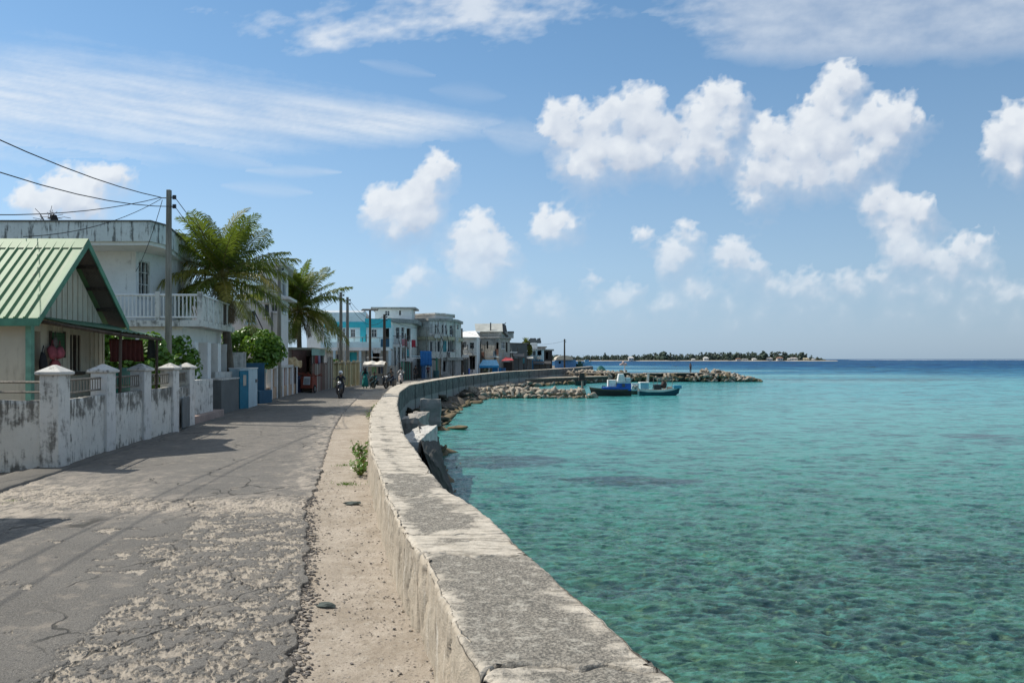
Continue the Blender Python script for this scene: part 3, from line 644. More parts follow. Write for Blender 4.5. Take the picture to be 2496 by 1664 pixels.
# ---- breakwaters
def breakwater():
    rr = random.Random(31); vs = rock_variants('boulder_form', [M['boulder']], 9, 2, (1,.78,.66), .42); vb = rock_variants('stained_boulder_form', [M['brownrock'], M['boulder']], 4, 2, (1,.8,.6), .42)
    a, b = Vector((-4.2, 75.5)), Vector((8.0, 76.5))
    root = empty('stone_breakwater', ((a.x+b.x)/2, 76, WZ), 'near breakwater of rounded pale boulders running from the sea wall towards the moored boats', 'breakwater')
    c = MB(); c.hexa([(a.x,75.4),(b.x-.5,76),(b.x-.5,77.6),(a.x,77.4)], WZ-.4, WZ+.45); c.build('core', M['brownrock'], root)
    for row, (dy, z, r, dat) in enumerate([(-.55,-1.62,.22,vb[:4]),(-.35,-1.45,.33,vb[4:]),(.0,-1.15,.36,vs),(.45,-.92,.34,vs),(.95,-.85,.33,vs),(1.5,-1.0,.33,vs)]):
        x = a.x-.2
        while x < b.x+(.4 if row < 2 else -.3*row):
            rad = r*(.42+rr.random()**1.5*.8); x += rad*.8
            hump = .12*math.sin(x*.9)+(.15 if x < 0 else 0)
            if row == 0 and rr.random() < .25: continue
            place(rr.choice(dat), 'boulder', root, (x, 76+dy+rr.gauss(0,.08)+(x-2)*.05, z+hump*(row > 0)+rr.gauss(0,.05)), (rad*1.35, rad*1.1, rad*.8), (rr.random()*6, rr.gauss(0,.3), rr.random()*6))
            x += rad*.55
    # the far mole, its rocky head and rubble
    root2 = empty('harbour_mole', (28, 131, WZ), 'farther harbour mole of dark stones ending at the right in a pale rock pile', 'breakwater')
    c = MB(); c.hexa([(11,130),(38,131),(38,135),(11,136)], WZ-.4, -.15); c.build('core', M['wetrock'], root2)
    for k in range(9):                                     # pale broken capping slabs
        x0 = 12.5+k*2.75; s = MB(); zz = .02+rr.gauss(0,.07); s.hexa([(x0,129.6+rr.random()*.5),(x0+2.5+rr.random()*.3,129.6+rr.random()*.4),(x0+2.7,132.6),(x0,132.6)], zz-.17, zz)
        s.build('capping_slab', M['boulder'], root2, bevel=.04)
    for i in range(118):
        x = 11+27*rr.random(); z = WZ+.1+rr.random()*1.2; r = .25+.35*rr.random()
        place(rr.choice(vb), 'boulder', root2, (x, 129.3+(z+1.6)*.35, z), (r*1.3, r, r*.8), (rr.random()*6, rr.gauss(0,.3), rr.random()*6))
    for i in range(190):
        t = rr.random(); x = 33.5+10*t; zt = (WZ+1.95*(1-max(0,(t-.25)/.75))**.8+.1); z = WZ+(zt-WZ)*rr.random()**.8; r = .26+.30*rr.random()
        place(rr.choice(vs if rr.random() < .7 and z > -1.2 else vb), 'boulder', root2, (x, 129.3+(z+1.6)*.8+rr.random()*1.5, z), (r*1.3, r, r*.8), (rr.random()*6, rr.gauss(0,.3), rr.random()*6))
    root3 = empty('quay', (9, 118, WZ), 'low dark stone quay with a pale top edge jutting out below the sea wall', 'quay')
    q = [(1.5,108),(16.5,127),(16,131),(1.0,113)]; s = MB(); s.hexa(q, WZ-.3, -.62); s.build('quay_body', M['wetrock'], root3)
    s = MB(); s.hexa([(1.3,107.8),(16.7,126.8),(16.2,131.1),(.8,113)], -.617, -.5); s.build('quay_top', M['boulder'], root3)
    for i in range(40):
        t = i/39.; r = .25+.25*rr.random(); place(rr.choice(vb), 'boulder', root3, (-1.5+17*t+rr.gauss(0,.3), 100+27*t-1.0, WZ+.15+rr.random()*.25), (r*1.5, r, r*.7), (rr.random()*6, 0, rr.random()*6))
    root4 = empty('rubble_heap', (14, 138, 0), 'heap of white coral rubble on the quay behind the moored boats', 'rubble')
    for i in range(130):
        x = 9.5+11*rr.random(); r = .2+.35*rr.random()**2; h = .85*math.sin(min(1,(x-9)/4)*1.57)*(1-(x-9)/16)
        place(rr.choice(vs), 'stone', root4, (x, 134+rr.random()*4+(x-10)*.4, -.5+h*rr.random()+.1), (r*1.3, r, r*.8), (rr.random()*6, rr.gauss(0,.4), rr.random()*6))
    c = MB(); c.hexa([(8,133),(22,136),(22,142),(9,142)], WZ-.3, -.45); c.build('core', M['boulder'], root4)
    # rocks along the wall foot beyond the breakwater
    root5 = empty('rock_ledge', (-1, 95, WZ), 'low ledge of pale rocks at the foot of the far sea wall', 'rocks')
    for i in range(60):
        t = rr.random(); y = 80+28*t; x = float(interp(WR, y))+.4+rr.random()*1.6*(1-t*.4); r = .25+.3*rr.random()
        place(rr.choice(vs if rr.random() < .6 else vb), 'boulder', root5, (x, y, -1.25+rr.random()*.4), (r*1.5, r, r*.6), (0, rr.gauss(0,.2), rr.random()*6))
breakwater()

# ---- leaning slab, broken blocks on the sea side
M['block'] = plaster('broken_white_concrete', (.58,.56,.52), (.14,.13,.12), .8, .5, .64, .9, .5)
M['darkslab'] = plaster('dark_wet_concrete', (.095,.088,.075), (.035,.033,.028), .8, .4, .6, .85, .7)
def slab_mesh(name, pts8, mat, label, cat, cuts=6, amp=.06, seed=0):
    bm = bmesh.new(); vs = [bm.verts.new(p) for p in pts8]
    for f in [(3,2,1,0),(4,5,6,7),(0,1,5,4),(1,2,6,5),(2,3,7,6),(3,0,4,7)]: bm.faces.new([vs[i] for i in f])
    bmesh.ops.subdivide_edges(bm, edges=bm.edges[:], cuts=cuts, use_grid_fill=True)
    bm.normal_update()
    for v in bm.verts: v.co += v.normal*(mnoise.fractal(v.co*2.2+Vector((seed,0,0)), .9, 2.1, 5)*amp)+Vector((0,0,1))*mnoise.noise(v.co*5)*amp*.4
    me = bpy.data.meshes.new(name); c = sum((v.co for v in bm.verts), Vector())/len(bm.verts)
    bmesh.ops.translate(bm, verts=bm.verts, vec=-c); bm.to_mesh(me); bm.free(); me.materials.append(mat)
    o = bpy.data.objects.new(name, me); C.objects.link(o); o.location = c; return tag(o, label, cat)
def box8(x0,x1,y0,y1,z0,z1,dx=0,dy=0): return [(x0,y0,z0),(x1,y0,z0),(x1,y1,z0),(x0,y1,z0),(x0+dx,y0+dy,z1),(x1+dx,y0+dy,z1),(x1+dx,y1+dy,z1),(x0+dx,y1+dy,z1)]
slab_mesh('leaning_slab', [(-1.5,19.0,-2.0),(-1.35,20.6,-2.0),(-2.5,27.5,-1.9),(-3.2,27.5,-1.9),(-2.3,19.2,.0),(-1.95,19.6,-.45),(-2.75,27.3,-.45),(-3.5,27.3,.2)], M['darkslab'], 'dark broken concrete slab leaning from the sea wall down into the water', 'slab', 9, .09)
slab_mesh('broken_block', box8(-3.25,-2.62,20.6,25.6,-1.7,.08), M['block'], 'white broken concrete block on the sea side of the wall, with a flat bright top', 'block', 10, .06, 2)
slab_mesh('broken_block', box8(-4.2,-3.55,28.0,31.5,-1.7,.15,.0), plaster('grey_block', (.38,.35,.31)), 'grey lump of broken concrete behind the white block beside the sea wall', 'block', 9, .12, 4)
slab_mesh('concrete_stub', box8(-2.62,-2.40,21.2,23.6,-1.8,.10,-.22), M['block'], 'narrow upright concrete stub with a pale top, nearest the water', 'block', 10, .08, 6)
slab_mesh('concrete_remnant', box8(-4.1,-3.2,33,33.35,-.6,.62), plaster('frame_grey', (.3,.29,.27)), 'thin upright remnant of concrete standing against the seaward face of the wall', 'block', 5, .07, 8)

# ================================================================== ISLAND
def island():
    D = 1500.; z0 = WZ
    L = lambda px: (px-CX)/F*D
    prof = [(1250,858),(1340,862),(1420,868),(1440,862),(1480,865),(1510,863),(1560,864),(1590,861),(1620,857),(1660,862),(1700,860),(1730,857),(1790,857),(1830,856),(1870,857),(1890,855),(1925,856),(1950,860),(1975,858),(1990,867),(2005,869),(2020,874),(2034,878)]
    b = MB(); pts = []
    for px in range(1250, 2045, 12): pts.append((L(px), D+6*math.sin(px*.05)-max(0,(px-1900))*.1))
    pts2 = [(x, D+(26 if x < L(1440) else 130)-(max(0, x-L(1900)))*.9) for x, y in reversed(pts)]
    b.add([(x,y,-2.5) for x,y in pts]+[(x, y+14, -.2) for x, y in pts], [(i,i+1,len(pts)+i+1,len(pts)+i) for i in range(len(pts)-1)])
    top = [(x,y+14,-.2) for x,y in pts]+[(x,y,-.2) for x,y in pts2]; b.add(top, [tuple(range(len(top)))])
    tag(b.build('island_ground', flat('island_beach', (.48,.44,.37), .95, .2, sc=.02)), kind='structure')
    rr = random.Random(41); cols = MB()
    def crown(x, y, base, top, wd):
        n = 13; 
        for k in range(n):
            t = k/(n-1); zz = base+(top-base)*(.25+.75*t); r = wd*(1-.5*t)*(.28+.34*rr.random())
            cols.cur = rr.randrange(3); cols.ico((x+rr.gauss(0,wd*.5)*(1-t*.5), y+rr.gauss(0,wd*.3), zz-r*.4), r, (1,1,.85), 1, .5, rr.randrange(99))
    for i in range(560):
        px = 1255+(2030-1255)*rr.random(); top_y = interp(prof, px)
        if rr.random() < .28 and px > 1425: continue
        zt = H-(top_y-HY)/F*D; k = .55+.5*rr.random()**1.5; y = D+20+rr.random()*60*(1 if px < 1900 else .4)
        zz = max(2.2, (zt+1)*k*.9); crown(L(px), y, -.5, zz, 2.6+zz*.28)
    tag(cols.build('island_trees', [flat('island_leaf_dark', (.065,.092,.072), .9, .2, sc=.3), flat('island_leaf', (.085,.118,.082), .9, .2, sc=.3), flat('island_leaf_pale', (.10,.12,.095), .9, .2, sc=.3)]), 'dense dark green trees and palms covering the low island on the horizon', 'trees', kind='stuff')  # leaf tones lifted and blued, distance haze put into the colour
    # single trees rising above the mass
    for k, (px, ty, w, lb) in enumerate([(1478,858,6,'isolated tall tree at the left end of the distant island'),(1624,855,14,'broadest rounded tree standing above the middle of the distant island'),(1872,854,12,'tall dense tree group rising above the right half of the distant island'),(1968,857,9,'rounded tree near the right tip of the distant island')]):
        t = empty('island_tree', (L(px), D+25, -.2), lb, 'tree'); zt = ZY(ty, D)
        a = MB(); a.tube([(L(px),D+25,-.3),(L(px),D+25,zt*.6)], [.5,.3], 6); a.build('trunk', M['dirt'], t)
        c = MB()
        for q in range(26):
            f = rr.random(); r = w*.32*(1.2-.5*f); c.ico((L(px)+rr.gauss(0,w*.3*(1.1-f)), D+25+rr.gauss(0,w*.3), zt*(.35+.6*f)-r*.3), r, (1,1,.8), 1, .5, q)
        c.build('crown', flat('lone_leaf', (.065,.095,.07), .9, .2, sc=.3), t)
    hs = [(1541,872,12,9,'white','low white house with a brown roof among trees on the left half of the island'),(1695,868,8,4,'white','tiny white roof showing between trees near the island middle'),(1726,871,11,8,'white','bright white two storey house by the beach in the island middle'),(1806,872,10,5,'rust','rust roofed shed at the start of the island village'),(1822,874,14,4,'grey','long grey roofed shed in the island village'),(1845,868,9,5,'white','white house set back behind the island village sheds'),(1882,871,14,7,'pale','widest pale roofed house of the island village'),(1908,871,14,8,'rust','brown roofed house right of the widest pale one on the island'),(1930,869,7,5,'white','small white house under the tallest island trees'),(1942,870,18,7,'pale','pink walled house with long pale roof on the island'),(1972,873,14,6,'cream','cream walled house near the right tip of the island'),(1990,874,8,4,'white','last white hut before the right tip of the island')]
    ms = dict(white=flat('far_white', (.66,.64,.6)), rust=flat('far_rust', (.28,.17,.12)), grey=flat('far_grey', (.28,.27,.26)), pale=flat('far_pale', (.5,.46,.42)), cream=flat('far_cream', (.6,.52,.36)))
    wi = flat('far_window', (.05,.05,.06))
    for px, py, wpx, hpx, mm, lb in hs:
        w2 = wpx/F*D/2; hh = hpx/F*D; x = L(px); y0 = D+14; r = empty('island_house', (x, y0+4, -.2), lb, 'house')
        a = MB(); a.box(x-w2, x+w2, y0, y0+8, -.3, hh*.6); a.build('wall', ms['white'] if mm != 'cream' else ms['cream'], r)
        a = MB(); a.add([(x-w2-1,y0-1,hh*.6),(x+w2+1,y0-1,hh*.6),(x+w2+1,y0+9,hh*.6),(x-w2-1,y0+9,hh*.6),(x-w2*.6,y0+4,hh*1.05),(x+w2*.6,y0+4,hh*1.05)], [(3,2,1,0),(0,1,5,4),(2,3,4,5),(1,2,5),(3,0,4)]); a.build('roof', ms[mm], r)
        for s in (-.5, .35):
            a = MB(); a.box(x+w2*s, x+w2*(s+.28), y0-.1, y0-.02, hh*.15, hh*.45); a.build('window', wi, r)
island()
# ================================================================== BUILDINGS: helpers
M['white'] = plaster('white_wall', (.80,.79,.76), (.20,.19,.17), .5, .54, .68)
M['whitedirty'] = plaster('stained_white_wall', (.70,.68,.63), (.075,.07,.058), .8, .485, .63, .9, .5, .4, 1.5)
M['yardwall'] = plaster('yard_wall_plaster', (.70,.68,.62), (.075,.07,.058), .85, .475, .62, .9, .5, .4, 1.5, drip=(.7,1.5))
M['parapet'] = plaster('mildewed_parapet', (.64,.68,.66), (.07,.075,.07), .85, .50, .60, .9, .4, .65)
M['grey'] = plaster('grey_concrete', (.40,.385,.355), (.09,.09,.085), .7, .48, .66)
M['palegrey'] = plaster('pale_grey_concrete', (.62,.60,.555), (.13,.125,.12), .7, .47, .64)
M['pinkwhite'] = plaster('pinkish_white_wall', (.72,.66,.63), (.2,.18,.17), .5, .52, .7)
M['peach'] = plaster('peach_wall', (.55,.38,.26), (.17,.12,.09), .6, .5, .68)
M['pinkwall'] = plaster('rose_wall', (.42,.22,.17), (.12,.08,.06), .6, .5, .68)
M['darkgrey'] = plaster('dark_grey_wall', (.15,.155,.15), (.06,.06,.06), .6)
M['tealdoor'] = flat('teal_door_paint', (.02,.20,.30), .45, .15)
M['bluewall'] = plaster('blue_painted_wall', (.045,.13,.21), (.03,.06,.08), .6)
M['paleblue'] = plaster('pale_blue_paint', (.46,.58,.62), (.15,.17,.17), .5)
M['aqua'] = plaster('aqua_paint', (.66,.82,.84), (.25,.3,.3), .4)
M['turq'] = plaster('turquoise_paint', (.06,.52,.60), (.05,.2,.22), .4)
M['cream'] = plaster('cream_siding', (.60,.53,.41), (.26,.21,.15), .6, .5, .68, .8, .2, .7)
M['mint'] = flat('mint_green_paint', (.20,.42,.31), .6, .2)
M['greenroof'] = NT('green_roof_sheet')
def _gr():
    m = M['greenroof']; p = m.pos(); n = m.noise(p, 1.4, 7, .65); s = m.noise(m.scl(p, (9,1.2,1.2)), 1, 5, .65)
    c = m.mix(m.rng(n, .35, .7), (.14,.26,.125), (.185,.315,.165)); c = m.mix(m.rng(s, .52, .70, 0, .6), c, (.30,.33,.22))
    c = m.mix(m.rng(m.noise(p, 7, 5, .7), .58, .70, 0, .8), c, (.15,.15,.09)); return m.done(c, .55, m.bump(n, .1, .02), .35)
M['greenroof'] = _gr()
M['greentrim'] = flat('green_trim', (.10,.27,.17), .55, .2)
M['canopy'] = plaster('green_canopy_sheet', (.10,.22,.14), (.26,.27,.22), .7, .5, .62, .6)
M['darkwood'] = wood('dark_weathered_wood', (.10,.075,.055))
M['greywood'] = wood('grey_weathered_wood', (.26,.235,.20))
M['tinunder'] = plaster('rusty_tin', (.20,.165,.14), (.06,.045,.04), .7)
M['glass'] = glass('window_glass')
M['dark'] = flat('dark_interior', (.02,.02,.02), .9, .1)
M['metal'] = flat('grey_metal', (.20,.20,.19), .5, .2, .3)
M['rustmetal'] = plaster('rusty_bars', (.16,.14,.12), (.12,.06,.03), .7)
M['pole'] = wood('pole_concrete', (.29,.265,.225), .9, (5,5,.6))
M['cable'] = flat('black_cable', (.012,.012,.014), .5, .05)
M['blackp'] = flat('black_plastic', (.015,.015,.017), .35, .1, spec=.5)
M['rubber'] = flat('rubber', (.02,.02,.02), .8, .1)
M['chrome'] = flat('bright_metal', (.6,.6,.6), .25, .05, .9)

def wall_grid(mb, fr, z0, z1, holes, th=.16):
    ss = sorted({0.0, fr.L} | {h[0] for h in holes} | {h[1] for h in holes}); zs = sorted({z0, z1} | {h[2] for h in holes} | {h[3] for h in holes})
    ss = [s for s in ss if 0 <= s <= fr.L]; zs = [z for z in zs if z0 <= z <= z1]
    for a, b in zip(ss, ss[1:]):
        for c, d in zip(zs, zs[1:]):
            m, n = (a+b)/2, (c+d)/2
            if any(h[0] < m < h[1] and h[2] < n < h[3] for h in holes): continue
            mb.quad(fr.p3(a,c), fr.p3(b,c), fr.p3(b,d), fr.p3(a,d))
    for a, b, c, d in holes:
        mb.quad(fr.p3(a,c), fr.p3(a,c,-th), fr.p3(b,c,-th), fr.p3(b,c)); mb.quad(fr.p3(a,d,-th), fr.p3(a,d), fr.p3(b,d), fr.p3(b,d,-th))
        mb.quad(fr.p3(a,c), fr.p3(a,d), fr.p3(a,d,-th), fr.p3(a,c,-th)); mb.quad(fr.p3(b,c,-th), fr.p3(b,d,-th), fr.p3(b,d), fr.p3(b,c))
def window(root, fr, h, kind='window', fm=None, pm=None, mull=1, trans=1, th=.16, sill=True):
    a, b, c, d = h; fm = fm or M['white']; w = min(.06, (b-a)*.12); e = .004
    f = MB(); f.fbox(fr, a+e, b-e, c+e, c+w, -th+.02, -.03); f.fbox(fr, a+e, b-e, d-w, d-e, -th+.02, -.03)
    f.fbox(fr, a+e, a+w, c+w, d-w, -th+.022, -.032); f.fbox(fr, b-w, b-e, c+w, d-w, -th+.022, -.032)
    for i in range(mull): x = a+(b-a)*(i+1)/(mull+1); f.fbox(fr, x-w*.35, x+w*.35, c+w, d-w, -th+.024, -.05)
    for i in range(trans): z = c+(d-c)*(i+1)/(trans+1)+.1*(trans == 1)*(d-c); f.fbox(fr, a+w, b-w, z-w*.3, z+w*.3, -th+.026, -.055)
    o = f.build(kind, fm, root)
    p = MB(); p.fbox(fr, a+w*.5, b-w*.5, c+w*.5, d-w*.5, -th-.01, -th+.01); p.build('pane' if kind != 'door' else 'door_panel', pm or M['glass'], o)
    if sill and kind == 'window': s = MB(); s.fbox(fr, a-.08, b+.08, c-.09, c-.005, -.02, .09); s.build('sill', fm, o)
    return o
def building(name, label, foot, z0, z1, wm, holes=(), roof=None, cat='house', top=None, group=None, wallname='wall'):
    """foot: ccw footprint; holes: (edge, x0,y0,x1,y1 in the picture, kind, options)"""
    c = sum((Vector(p) for p in foot), Vector((0,0)))/len(foot); root = empty(name, (c.x, c.y, 0), label, cat, group)
    add_floor(root, foot, z0, z1, wm, holes, wallname)
    if roof: add_slab(root, foot, z1, z1+roof[0], roof[1], roof[2], 'roof')
    return root
def add_floor(root, foot, z0, z1, wm, holes=(), wallname='wall'):
    n = len(foot); mb = MB(); frs = [Frame(foot[i], foot[(i+1) % n]) for i in range(n)]; hs = {i: [] for i in range(n)}
    for h in holes:
        i = h[0]; a, b, c, d = frs[i].rect(*h[1:5]); a = max(a, .06); b = min(b, frs[i].L-.06); c = max(c, z0+.03); d = min(d, z1-.03)
        if b-a < .12 or d-c < .12: continue
        hs[i].append((a, b, c, d)); kind = h[5] if len(h) > 5 else 'window'; op = h[6] if len(h) > 6 else {}
        if kind != 'open': window(root, frs[i], (a, b, c, d), kind, **op)
    for i in range(n): wall_grid(mb, frs[i], z0, z1, hs[i])
    mb.add([(p[0], p[1], z1) for p in foot], [tuple(range(n))]); return mb.build(wallname, wm, root)
def grow(foot, k):
    n = len(foot); out = []
    for i in range(n):
        f0 = Frame(foot[i-1], foot[i]); f1 = Frame(foot[i], foot[(i+1) % n]); b = f0.n+f1.n; b = b/max(.35, b.length_squared/2)
        out.append((foot[i][0]+b.x*k, foot[i][1]+b.y*k))
    return out
def add_slab(root, foot, z0, z1, over, mt, name='roof', bevel=0):
    mb = MB(); mb.hexa(grow(foot, over), z0+.003, z1); return mb.build(name, mt, root, bevel=bevel)
def share(o, name, parent, loc):
    c = bpy.data.objects.new(name, o.data); C.objects.link(c); c.parent = parent; c.location = loc; return c
def railing(root, p0, p1, h, gap, mt, r=.02, name='railing', bottom=.08, square=True, top=.035, bars=True):
    p0, p1 = Vector(p0), Vector(p1); up = Vector((0,0,h)); d = p1-p0; L = d.length; n = max(1, int(L/gap))
    mb = MB(); mb.tube([p0+up, p1+up], top, 4 if square else 6)
    if bottom is not None: b = Vector((0,0,bottom)); mb.tube([p0+b, p1+b], top*.8, 4 if square else 6)
    o = mb.build(name, mt, root); base = None; wr = wloc(o)
    if bars:
        for i in range(n+1):
            q = p0+d*(i/n)
            if base is None:
                m2 = MB(); m2.tube([q+Vector((0,0,bottom or 0)), q+up], r, 4); base = m2.build('bar', mt, o); base.location = Vector((0,0,0)); q0 = q
            else: c = share(base, 'bar', o, q-q0)
    return o
def cable(a, b, sag, label, r=.014, n=16, group=None):
    a, b = Vector(a), Vector(b); pts = [a.lerp(b, t/n)-Vector((0,0,sag*4*(t/n)*(1-t/n))) for t in range(n+1)]
    m = MB(); m.tube(pts, r, 4); return tag(m.build('cable', M['cable'], origin=a), label, 'cable', group)
def px_at(px, d): return (px-CX)/F*d

# ================================================================== NEAR LEFT: yard wall with pillars
def yard_wall():
    root = empty('yard_wall', (-10.4, 20, 0), 'stained white yard wall with five capped pillars and short railings along the road', 'wall')
    ps = [(-10.18,15.9),(-10.62,18.6),(-11.02,21.3),(-11.24,23.6),(-11.72,25.9)]; w = .42
    sh = M['whitedirty']; capm = plaster('pillar_cap_white', (.66,.64,.60), (.14,.13,.11), .8, .52, .66, .9, .4, .1, 2.5)
    for i, (x, y) in enumerate(ps):
        b = MB(); b.hexa([(x,y),(x+w,y),(x+w,y+w),(x,y+w)], -.05, 2.05); o = b.build('pillar', sh if i == 0 else M['pillar2'], root, bevel=.015)
        c = MB(); k = .065; q = [(x-k,y-k),(x+w+k,y-k),(x+w+k,y+w+k),(x-k,y+w+k)]; q1 = [(x-k*.4,y-k*.4),(x+w+k*.4,y-k*.4),(x+w+k*.4,y+w+k*.4),(x-k*.4,y+w+k*.4)]
        c.hexa(q1, 2.047, 2.07, q); c.hexa(q, 2.068, 2.125); cx, cy = x+w/2, y+w/2
        c.add([(*p, 2.124) for p in q]+[(cx-.03,cy-.03,2.275),(cx+.03,cy-.03,2.275),(cx+.03,cy+.03,2.275),(cx-.03,cy+.03,2.275)], [(0,1,5,4),(1,2,6,5),(2,3,7,6),(3,0,4,7),(4,5,6,7)])
        c.build('cap', capm, o, bevel=.012)
    # panels between
    def panel(a, b, z1, mt=M['yardwall']):
        f = Frame(a, b); n = max(8, int(f.L/.09)); m = int(z1/.09)
        s = np.linspace(0, f.L, n); z = np.linspace(-.05, z1, m); S, Z = np.meshgrid(s, z); N = fbm(S*1.4+a[0]*3, Z*1.4, 5, 400)*.018+fbm(S*7, Z*7, 3, 401)*.006
        Z = Z+(Z > z1-.01)*fbm(S*2.5, Z*0, 4, 402)*.02
        X = f.o.x+f.u.x*S+f.n.x*N; Y = f.o.y+f.u.y*S+f.n.y*N
        top = np.stack([X[-1]-f.n.x*.2, ]), np.stack([Y[-1]-f.n.y*.2]), np.stack([Z[-1]])
        X = np.vstack([X, top[0]]); Y = np.vstack([Y, top[1]]); Z = np.vstack([Z, top[2]])
        X = np.vstack([X, X[-1:]]); Y = np.vstack([Y, Y[-1:]]); Z = np.vstack([Z, Z[-1:]*0-.05])
        o = grid_mesh('wall_panel', X, Y, Z, mt, smooth=False); o.data.transform(Matrix.Translation((10.4,-20,0))); o.parent = root; return o
    panel((-16.5,16.02),(-10.17,16.0),1.5)
    for i, (a, b) in enumerate(zip(ps, ps[1:])):
        panel((a[0]+w-.07, a[1]+w-.005), (b[0]+w-.07, b[1]+.005), 1.50 if i < 3 else 1.46, M['yardwall'])
        xa, xb = a[0]+w-.17, b[0]+w-.17; railing(root, (xa, a[1]+w, 1.55), (xb, b[1], 1.55), .38, .17 if i < 3 else .12, M['greywood'], .013, bottom=.09, top=.028)
    railing(root, (-16.4,16.1,1.5), (-10.2,16.1,1.5), .40, 1.0, M['greywood'], .03, bottom=.18, top=.028)
    m = MB(); f = Frame((-10.9,24.15),(-11.28,25.75)); m.fbox(f, .12, 1.35, .12, 1.12, .06, .10); m.build('metal_hatch', flat('hatch_grey', (.13,.15,.16), .5, .2), root, bevel=.01)
M['pillar2'] = plaster('pillar_white', (.70,.68,.64), (.13,.12,.10), .7, .50, .66, .9, .3, .45, 1.6)
yard_wall()

# ---- green roofed house
def green_house():
    root = empty('green_roof_house', (-14.5, 20, 0), 'small cream house with a bright green ribbed metal gable roof behind the yard wall', 'house')
    Xg, d1, d2, dr = -11.75, 18.3, 22.6, 20.45; ze, zr = 3.42, 5.68; X0 = -19.0
    for nm, ya, mt in (('roof_sheet', d1, M['greenroof']), ('roof_sheet', d2, M['greenroof'])):
        b = MB(); t = .05; b.add([(X0,ya,ze),(Xg,ya,ze),(Xg,dr,zr),(X0,dr,zr),(X0,ya,ze-t),(Xg,ya,ze-t),(Xg,dr,zr-t),(X0,dr,zr-t)], [(0,1,2,3),(7,6,5,4),(0,4,5,1),(1,5,6,2),(3,7,4,0)] if ya == d1 else [(3,2,1,0),(4,5,6,7),(1,5,4,0),(2,6,5,1),(0,4,7,3)])
        b.cur = 0; o = b.build(nm, mt, root)
    dy, dz = dr-d1, zr-ze; L = math.hypot(dy, dz); ny, nz = -dz/L, dy/L; base = None; x = Xg-.33
    while x > -17.5:
        if base is None:
            b = MB(); h = .042; a = [(x-.045,0),(x-.018,h),(x+.018,h),(x+.045,0)]
            v = [(px_, d1+ny*q, ze+nz*q+.002) for px_, q in a]+[(px_, dr+ny*q-.02, zr+nz*q-.03) for px_, q in a]
            b.add(v, [(0,1,5,4),(1,2,6,5),(2,3,7,6),(0,3,2,1)]); base = b.build('roof_rib', M['greenroof'], root); x0 = x
        else: share(base, 'roof_rib', root, (x-x0, 0, 0))
        x -= .245
    r = MB(); r.add([(X0,dr-.26,zr-.235),(Xg+.02,dr-.26,zr-.235),(Xg+.02,dr,zr+.055),(X0,dr,zr+.055),(X0,dr+.26,zr-.235),(Xg+.02,dr+.26,zr-.235)], [(0,1,2,3),(3,2,5,4)]); r.build('ridge_cap', M['greenroof'], root)
    for ya, yb in ((d1, dr), (d2, dr)):                        # bargeboards
        b = MB(); b.add([(Xg,ya,ze-.19),(Xg+.035,ya,ze-.19),(Xg+.035,yb,zr-.19),(Xg,yb,zr-.19),(Xg,ya,ze+.02),(Xg+.035,ya,ze+.02),(Xg+.035,yb,zr+.03),(Xg,yb,zr+.03)], [(1,2,6,5),(0,4,7,3),(0,1,5,4),(4,5,6,7),(0,3,2,1)]); b.build('bargeboard', M['greentrim'], root)
        b = MB(); b.add([(Xg-.01,ya,ze+.01),(Xg-.20,ya,ze+.01),(Xg-.20,yb,zr+.01),(Xg-.01,yb,zr+.01)], [(0,1,2,3)]); 
    b = MB(); b.box(X0, Xg+.03, d1-.05, d1, ze-.20, ze-.02); b.build('fascia', M['greentrim'], root)
    b = MB()
    for k in range(1, 4):
        t = k/4.; y = d2+(dr-d2)*t; z = ze+(zr-ze)*t-.1; b.box(-12.4, Xg-.03, y-.04, y+.04, z-.05, z+.03); b.box(-12.4, Xg-.03, 2*dr-y-.04, 2*dr-y+.04, z-.05, z+.03)
    b.build('purlin', M['darkwood'], root)
    for sgn, ya in ((1, d2), (-1, d1)):
        b = MB(); n = 24
        for k in range(n):
            t0, t1 = k/n, (k+1)/n; x0, x1 = -12.3+(Xg+.3-.3-.03+12.3)*t0, -12.3+(Xg-.03+12.3)*t1; wv = -.055-.012*(k % 2)
            b.add([(x0,ya,ze+wv),(x1,ya,ze-.055-.012*((k+1)%2)),(x1,dr,zr-.055-.012*((k+1)%2)),(x0,dr,zr+wv)], [(0,1,2,3)])
        b.build('roof_lining', M['tinunder'], root)
    # walls
    xw = -12.25; fs = [(X0+.5,18.75),(xw,18.75),(xw,22.2),(X0+.5,22.2)]; side = Frame(fs[1], fs[2])
    hs = [(1,60,806,99,930,'open'),(1,171,816,197,905,'window',dict(fm=M['darkwood'],mull=2,trans=1))]
    add_floor(root, fs, -.05, 3.35, M['cream'], hs)
    b = MB(); b.add([(xw,18.75,3.35),(xw,22.2,3.35),(xw,dr,5.25),(xw-.1,18.75,3.35),(xw-.1,22.2,3.35),(xw-.1,dr,5.25)], [(0,1,2),(5,4,3)]); b.build('gable_wall', M['cream'], root)
    nb = 14
    for k in range(nb):                                          # siding battens on the gable
        y = 18.9+(3.15)*k/(nb-1); zt = 3.35+(1.9-abs(y-dr)/1.75*1.9)-.05
        if zt < 3.5: continue
        b = MB(); b.box(xw+.001, xw+.022, y-.018, y+.018, 3.3, zt); b.build('batten', M['cream'], root)
    for k in range(16):
        y = 18.8+k*.22
        if 18.95+.0 < y < 19.5 or 20.9 < y < 21.4: continue
        b = MB(); b.box(xw+.001, xw+.016, y-.012, y+.012, .0, 3.3); b.build('batten', M['cream'], root)
    b = MB(); b.box(xw-.02, xw+.12, 18.62, 18.76, 0, 3.25); b.build('corner_post', M['mint'], root)
